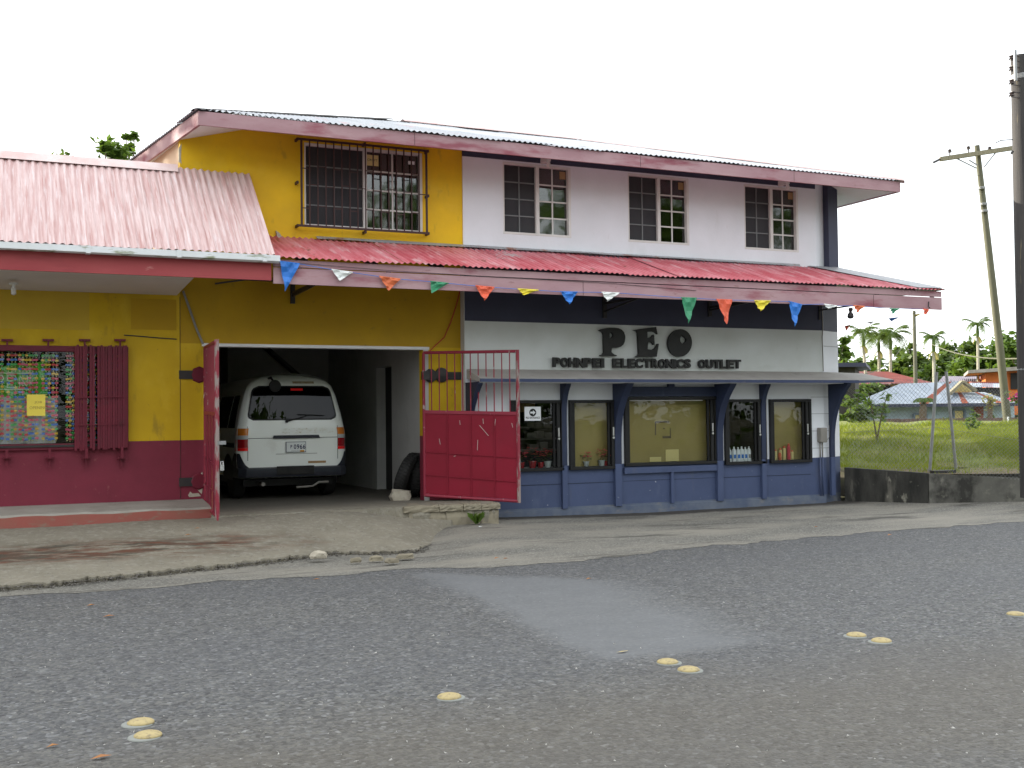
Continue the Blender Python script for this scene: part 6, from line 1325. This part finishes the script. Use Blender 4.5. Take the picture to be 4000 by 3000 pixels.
# orange house
OD = 62.; O2 = lambda x, y, k=0.: at(x, y, OD+k)
OH = thing('orange_house', 'orange house with flat grey roof slab at the far right', 'house', O2(3920, 1640))
m = MB(); c = [O2(3850, 1620), O2(4080, 1620), O2(4080, 1432), O2(3850, 1445)]; m.prism([c], hy*6); obj('wall', m, m_orange, OH)
m = MB(); c = [O2(3782, 1446, -1), O2(4080, 1425, -1), O2(4080, 1440, -1), O2(3782, 1458, -1)]; m.prism([c], hy*7); obj('roof_slab', m, m_conc, OH)
m = MB(); c = [O2(3948, 1520, -.1), O2(3990, 1520, -.1), O2(3990, 1455, -.1), O2(3948, 1458, -.1)]; m.prism([c], hy*.1); obj('window', m, m_dark, OH)
# violet roof and tin shed
PD = 66.; Q2 = lambda x, y, k=0.: at(x, y, PD+k)
PH = thing('violet_roofed_shed', 'shed with dull violet iron roof before the orange house', 'shed', Q2(3780, 1640))
tin_roof_plane(PH, Q2(3665, 1492), Q2(3860, 1490), Q2(3855, 1471, 3), Q2(3685, 1469, 3), m_purple, 4)
m = MB(); c = [Q2(3672, 1640, .6), Q2(3850, 1640, .6), Q2(3850, 1492, .6), Q2(3672, 1494, .6)]; m.prism([c], hy*3); obj('wall', m, m_cream, PH)
SD = 53.; S2 = lambda x, y, k=0.: at(x, y, SD+k)
TS = thing('tin_shed', 'low shed with rust-edged tin roof beside the pale blue house', 'shed', S2(3860, 1640))
tin_roof_plane(TS, S2(3785, 1512), S2(3925, 1514), S2(3925, 1496, 2), S2(3790, 1494, 2), [m_tinhouse, m_purple, m_tinhouse], 3)
m = MB().bar(S2(3790, 1496, 2), S2(3925, 1497, 2), .3, .12); obj('ridge_cap', m, m_rust, TS)
m = MB(); c = [S2(3795, 1640, .5), S2(3915, 1640, .5), S2(3915, 1515, .5), S2(3795, 1514, .5)]; m.prism([c], hy*2); obj('wall', m, m_darkwood, TS)
# flat dark-blue roofed annex seen past the shop corner
AN = thing('navy_roofed_annex', 'flat navy-edged roof seen past the shop corner', 'building', at(3340, 1620, 44))
m = MB(); c = [at(3200, 1434, 44), at(3386, 1432, 44), at(3380, 1416, 44), at(3200, 1418, 44)]; m.prism([c], hy*4); obj('roof_slab', m, m_navy, AN)
m = MB(); c = [at(3200, 1620, 44.5), at(3340, 1620, 44.5), at(3340, 1436, 44.5), at(3200, 1436, 44.5)]; m.prism([c], hy*3); obj('wall', m, m_darkwood, AN)
# low rubble wall at the lawn edge
LWD = 40.; m = MB(); rr2 = random.Random(4); prev = None; LWT = thing('low_rubble_wall', 'low dark rubble wall along the far edge of the lawn', 'wall', at(3700, 1655, LWD))
for i in range(26):
    x0_, x1_ = 3448+i*22, 3448+(i+1)*22-.6; ytop = 1637-(x0_-3448)*.012+rr2.uniform(-1.2, 1.2); c = [at(x0_, 1668, LWD), at(x1_, 1668, LWD), at(x1_, ytop, LWD), at(x0_, ytop+rr2.uniform(-.8, .8), LWD)]
    m = MB(); m.prism([c], hy*.3); obj('wall_stone', m, m_brickwall, LWT)

# ================================================================= vegetation
def leaf_cloud(centers, radii, n, size, seed, flat=.75, aspect=.55):
    r = np.random.default_rng(seed); centers = np.array(centers, float); radii = np.array(radii, float); k = r.choice(len(centers), n, p=radii**2/np.sum(radii**2))
    d = r.normal(size=(n, 3)); d /= np.linalg.norm(d, axis=1)[:, None]; rad = radii[k]*np.minimum(np.abs(r.normal(0, .62, n)), 1.5); c = centers[k]+d*rad[:, None]*np.array([1, 1, flat])
    a = r.normal(size=(n, 3)); a[:, 2] *= .55; a /= np.linalg.norm(a, axis=1)[:, None]; b = np.cross(a, r.normal(size=(n, 3))*np.array([.5, .5, 1])+np.array([0, 0, .6])); b /= np.linalg.norm(b, axis=1)[:, None]+1e-9
    s = size*r.uniform(.6, 1.3, n)[:, None]; a = a*s; b = b*s*aspect; nn = np.cross(a, b); nn /= np.linalg.norm(nn, axis=1)[:, None]+1e-9
    v = np.stack([c-a, c+b*.9-a*.1+nn*s*.12, c+a, c-b*.9-a*.1+nn*s*.12], 1).reshape(-1, 3); f = np.arange(4*n).reshape(n, 4)
    return v, f
def tree(nm, base, height, spread, label, mt, seed, n=5000, leaf=.28, trunk_r=.2, clumps=16, low=.35, grp=None, flat=.8, gaps=.55):
    r = random.Random(seed); base = np.array(base, float); t = thing(nm, label, 'tree', base, grp); th = height*low
    cs = []; rs = []
    tr = MB(); top = base+V3(r.uniform(-.3, .3), r.uniform(-.3, .3), height*.72); tr.tube([base-V3(0, 0, .3), base+V3(0, 0, th*.5), base*.4+top*.6, top], [trunk_r*1.15, trunk_r, trunk_r*.65, trunk_r*.2], 9)
    for i in range(clumps):
        an = i*2.399+r.uniform(-.4, .4); f = (i+.5)/clumps; hh = th+(height-th)*(f**.8); rr = spread*math.sqrt(max(.05, 1-((f-.35)/.75)**2))*r.uniform(.45, .95)
        c = base+V3(math.cos(an)*rr, math.sin(an)*rr, hh*r.uniform(.9, 1.0)); cs.append(c); rs.append(spread*gaps*r.uniform(.55, 1.0))
        s0 = base+(top-base)*min(.92, (hh*.55)/(height*.72)); tr.tube([s0, (s0+c)/2+V3(0, 0, .1*height*.2), c], [trunk_r*.38, trunk_r*.22, trunk_r*.06], 5, caps=False)
    obj('trunk', tr, m_trunk, t, smooth=True, recalc=False)
    v, f = leaf_cloud(cs, rs, n, leaf, seed, flat); fastmesh('crown', v, f, mt, t); return t
def frond(m, o, an, length, droop, lift, mt=0, lw=.05, nl=22, rr=rnd):
    d = V3(math.cos(an), math.sin(an), 0); s = V3(-math.sin(an), math.cos(an), 0); pts = []
    for k in range(9):
        t = k/8; pts.append(o+d*length*(t-.18*t*t*droop)+V3(0, 0, length*(lift*t-droop*.75*t*t)))
    m.tube(pts, [.022-.018*k/8 for k in range(9)], 4, mt, caps=False)
    for k in range(nl):
        t = .12+.88*k/nl; i = min(int(t*8), 7); p = pts[i]+(pts[i+1]-pts[i])*(t*8-i); tn = pts[i+1]-pts[i]; tn /= np.linalg.norm(tn); ll = length*.30*math.sin(math.pi*min(1, t*.86+.10))**.7+.05
        for sg in (-1, 1):
            e = p+s*sg*ll*.8+tn*ll*.45-V3(0, 0, ll*rr.uniform(.25, .6)); w = tn*lw; m.add([p-w, p+w, (p+e)/2+w*.9+V3(0, 0, ll*.08), e, (p+e)/2-w*.9+V3(0, 0, ll*.08)], [(0, 1, 2, 3, 4)], mt)
def palm(base, height, label, seed, nf=10, fl=1.9, lean=(0, 0), fruit=True, grp=None):
    r = random.Random(seed); base = np.array(base, float); t = thing('palm_tree', label, 'palm', base, grp); top = base+V3(lean[0], lean[1], height)
    obj('trunk', MB().tube([base-V3(0, 0, .3), base*.6+top*.4+V3(lean[0]*.1, 0, 0), top-V3(0, 0, .75)], [.12, .085, .075], 9), m_palmtrunk, t, smooth='auto')
    obj('crownshaft', MB().tube([top-V3(0, 0, .75), top-V3(0, 0, .45), top], [.08, .10, .05], 9), m_frond, t, smooth='auto')
    for i in range(nf):
        m = MB(); an = i*2.399+r.uniform(-.2, .2); f = i/nf; frond(m, top, an, fl*r.uniform(.85, 1.1), .75+.75*f, 1.05-.85*f, lw=.012, nl=30, rr=r); obj('frond', m, m_frond, t, recalc=False)
    if fruit:
        m = MB()
        for i in range(3): frond(m, top-V3(0, 0, .7), i*2.1+.5, .38, 1.6, .1, lw=.03, nl=12, rr=r)
        obj('fruit_cluster', m, m_frondy, t, recalc=False)
    return t
def gnd(x, y): return .1
# palms
PT = 64.
def palm_px(xb, yt, dep_, label, seed, nf=10, fl=1.9, xt=None, **k):
    tp = at(xt if xt else xb, yt, dep_); bs = at(xb, 1640, dep_); base = (bs[0], bs[1], .0); lean = (tp[0]-bs[0], tp[1]-bs[1]); palm(base, tp[2], label, seed, nf, fl, lean, **k)
palm_px(3402, 1300, 60, 'slim palm with yellow fruit cluster beside the shop corner', 1, 12, 1.05, xt=3372)
palm_px(3437, 1322, 63, 'bushy palm between two palms in the cluster of three', 2, 16, 1.25, xt=3432)
palm_px(3475, 1312, 62, 'bright green palm next to the distant plain pole', 3, 16, 1.3, xt=3478, fruit=False)
palm_px(3652, 1318, 56, 'short-crowned palm with yellow fruit behind the fence posts', 4, 10, .80, xt=3646)
palm_px(3823, 1268, 66, 'tall thin palm with drooping fronds above the orange house', 5, 10, .95, xt=3818)
# broadleaf trees beyond the houses
def tree_px(x, ytop, wpx, dep_, label, mt, seed, **k):
    tp = at(x, ytop, dep_); bs = at(x, 1640, dep_); sp = wpx/2/FPX*dep_; return tree('broadleaf_tree', (bs[0], bs[1], 0.), tp[2], sp, label, mt, seed, grp='broadleaf trees beyond the houses', **k)
tree_px(3275, 1285, 150, 74, 'airy tree showing sky through its crown right beside the shop corner', m_leafa, 11, n=2600, leaf=.26, gaps=.42, low=.2)
tree_px(3345, 1395, 150, 68, 'dense low tree behind the flat navy roof', m_leafa, 12, n=4200, leaf=.26, low=.12)
tree_px(3470, 1400, 190, 80, 'dark leafy tree behind the cluster of three palms', m_leafb, 13, n=3639, leaf=.30, low=.1)
tree_px(3550, 1330, 150, 88, 'thin-crowned tree reaching above the distant plain pole', m_leafb, 14, n=2600, leaf=.26, gaps=.36, low=.2)
tree_px(3570, 1395, 190, 78, 'spreading dark tree behind the distant plain pole', m_leafb, 15, n=4200, leaf=.28, low=.08, flat=.6)
tree_px(3670, 1400, 170, 84, 'shaded green tree behind the short-crowned palm', m_leafb, 16, n=3919, leaf=.30, low=.05)
tree_px(3765, 1335, 220, 86, 'broad round dark tree behind the tall thin palm', m_leafb, 17, n=5740, leaf=.32, low=.05)
tree_px(3760, 1400, 130, 74, 'sunlit light green tree in front of the broad round dark tree', m_leafc, 18, n=4200, leaf=.27, low=.08)
tree_px(3880, 1350, 170, 84, 'green tree between the leaning pole and the tall thin palm', m_leafa, 19, n=6000, leaf=.3, low=.05)
tree_px(3985, 1290, 190, 80, 'tall ragged tree partly behind the dark tarred pole', m_leafa, 20, n=5600, leaf=.3, low=.08, gaps=.45)
tree_px(3885, 1420, 110, 72, 'light green bushy tree behind the leaning pole', m_leafc, 21, n=3400, leaf=.25, low=.08)
for i_, (xx_, yy_, ww_, mt_) in enumerate(((4120, 1330, 220, m_leafb), (4290, 1370, 200, m_leafa), (4460, 1340, 240, m_leafb))): tree_px(xx_, yy_, ww_, 82, 'tree carrying the far tree line on past the orange house', mt_, 90+i_, n=4500, leaf=.3, low=.06)
tree_px(3620, 1440, 130, 72, 'small bright tree behind the fence posts', m_leafa, 22, n=3600, leaf=.25, low=.05)
tree_px(3385, 1500, 120, 52, 'dark shady tree between shop corner and tin roof', m_leafb, 23, n=4200, leaf=.18, low=.05)
# trees rising behind the yellow shop's roof
def tree_back(x, ytop, wpx, dep_, label, mt, seed, **k):
    tp = at(x, ytop, dep_); bs = at(x, 1640, dep_); return tree('broadleaf_tree', (bs[0], bs[1], 0.), tp[2], wpx/2/FPX*dep_, label, mt, seed, grp='trees behind the yellow shop', **k)
tree_back(440, 505, 240, 30, 'rounded tree top showing over the pink ridge', m_leafa, 31, n=6000, leaf=.13, low=.45, clumps=30, gaps=.40)
tree_back(520, 455, 130, 33, 'narrow leafy branch tip beside the two-storey roof corner', m_leafa, 32, n=2600, leaf=.13, low=.35, clumps=34, gaps=.34)
tree_back(280, 540, 220, 32, 'low tree top just clearing the pink ridge', m_leafb, 33, n=4200, leaf=.13, low=.45, clumps=30, gaps=.38)
# trees on the other side of the road, seen only as reflections in the windows
for i, (x, y, h, s_) in enumerate(((-14, -35, 13, 6), (-3, -34, 12, 5.5), (8, -36, 15, 6.2), (19, -35, 12.5, 6), (30, -36, 14.5, 6.2), (41, -34, 13, 6.5))):
    tree('broadleaf_tree', (x, y, 0), h, s_, 'large tree across the road mirrored in the windows', m_leafa, 60+i, n=5200, leaf=.42, trunk_r=.35, low=.12, grp='trees across the road')
for i, (x, y, h, s_) in enumerate(((-6.5, 12, 14, 4.6), (-14, 9, 14, 5), (-22, 4, 15, 6))):  # unseen trees added to shade the left eaves, roof and road
    tree('broadleaf_tree', (x, y, 0), h, s_, 'unseen tall tree added behind the yellow shop to shade the eaves', m_leafb, 80+i, n=8000, leaf=.32, trunk_r=.3, low=.15, grp='unseen shade trees behind the yellow shop')
# shrubs and small plants on the lawn
def shrub(nm, p, h, w, label, mt, seed, n=700, leaf=.07, cat='shrub', stems=5, extra=None):
    r = random.Random(seed); p = np.array(p, float); t = thing(nm, label, cat, p); st = MB(); cs = []; rs = []
    for i in range(stems):
        an = r.uniform(0, 6.28); e = p+V3(math.cos(an)*w*r.uniform(.2, 1), math.sin(an)*w*r.uniform(.2, 1), h*r.uniform(.55, 1)); st.tube([p, p*.5+e*.5+V3(0, 0, h*.1), e], [.016*h, .011*h, .005*h], 5); cs += [e, p*.35+e*.65]; rs += [w*.36, w*.3]
    obj('stem', st, m_trunk, t, recalc=False); v, f = leaf_cloud(cs, rs, n, leaf, seed, .7); fastmesh('foliage', v, f, mt, t)
    if extra: v, f = leaf_cloud(cs[::2], [q*.9 for q in rs[::2]], 160, leaf*.9, seed+1, .6); fastmesh('flowers', v, f, extra, t)
    return t
def onbank(x, y, dep_): q = at(x, y, dep_); return V3(q[0], q[1], bank(q[0], q[1]))
shrub('sapling', onbank(3425, 1700, 22.5), 1.05, .42, 'spindly leaning sapling on the grass bank beside the shop corner', m_leafc, 41, 120, .07, 'sapling', 4)
shrub('lawn_shrub', onbank(3798, 1690, 24), .42, .22, 'small sparse shrub on the lawn beside the fence posts', m_leafc, 42, 160, .05)
shrub('bougainvillea', onbank(3975, 1735, 21.5)+V3(.3, 0, 0), 1.45, .45, 'bougainvillea with magenta bracts beside the dark tarred pole', m_leafa, 43, 420, .06, extra=m_flower)
for i, (x, y, h, s, lb) in enumerate(((3690, 1640, .7, .5, 'yellow-green shrub before the windowless stretch of the pale blue house'), (3830, 1640, .95, .7, 'yellow-green shrub before the rusty house door'), (3330, 1640, 2.2, 1.0, 'leafy shrub at the left end of the pale blue house'))):
    q = at(x, y, 44); shrub('house_shrub', (q[0], q[1], .6), h, s, lb, m_leafc, 50+i, 170, .13)
q = at(3322, 1645, 41); shrub('house_shrub', (q[0], q[1], .7), 1.3, .8, 'dense dark bush at the lawn edge beside the shop corner', m_leafb, 58, 900, .12)
q = at(3602, 1640, 43.5); t = thing('papaya_plant', 'bare-stemmed papaya with a leafy top before the pale blue house', 'plant', (q[0], q[1], .5)); zt2 = at(3605, 1560, 43.5)[2]
obj('stem', MB().tube([(q[0], q[1], .3), (q[0]+.05, q[1], zt2-.4), (q[0]+.12, q[1], zt2)], [.12, .14, .07], 8), m_trunk, t, smooth=True)
m = MB()
for i in range(9): frond(m, V3(q[0]+.12, q[1], zt2), i*.7, .5, .9, .5, lw=.03, nl=10)
obj('leaves', m, m_frond, t, recalc=False)
q = at(3868, 1640, 44); t = thing('dry_plant', 'dry brown plant stump beside the rusty house door', 'plant', (q[0], q[1], .5)); obj('stem', MB().tube([(q[0], q[1], .3), (q[0], q[1], at(3868, 1560, 44)[2])], [.14, .08], 7), m_trunk, t)
v, f = leaf_cloud([at(3868, 1560, 44), at(3870, 1590, 44)], [.28, .25], 110, .10, 5); fastmesh('foliage', v, f, m_frondy, t)
# grass blades
r = np.random.default_rng(3); N = 70000
uu = r.uniform(0, 8.5, N); dd = .12+(r.random(N)**1.4)*11.5; pts = np.array([bank_pt(u, d) for u, d in zip(uu, dd)])
keep = (pts[:, 0] > 13.1) & (r.random(N) < np.clip((dd-.55+.6*np.sin(uu*1.7)+.3*np.sin(uu*4.3+dd))/2.2, .03, 1)); pts = pts[keep]; n = len(pts)
an = r.uniform(0, 6.28, n); hgt = r.uniform(.03, .085, n)*(1+.9*np.sin(pts[:, 0]*2.1+pts[:, 1]*1.3)**2); w = r.uniform(.004, .009, n)
dx, dy = np.cos(an), np.sin(an); ln = r.uniform(.1, .8, n)*hgt
b0v = pts+np.stack([-dy*w, dx*w, np.full(n, -.01)], 1); b1v = pts+np.stack([dy*w, -dx*w, np.full(n, -.01)], 1); tv = pts+np.stack([dx*ln, dy*ln, hgt], 1)
gv = np.stack([b0v, b1v, tv], 1).reshape(-1, 3); go = fastmesh('grass', gv, np.arange(3*n).reshape(n, 3), m_grass); go['kind'] = 'stuff'; go['label'] = 'sunlit short grass on the bank behind the retaining wall'; go['category'] = 'grass'
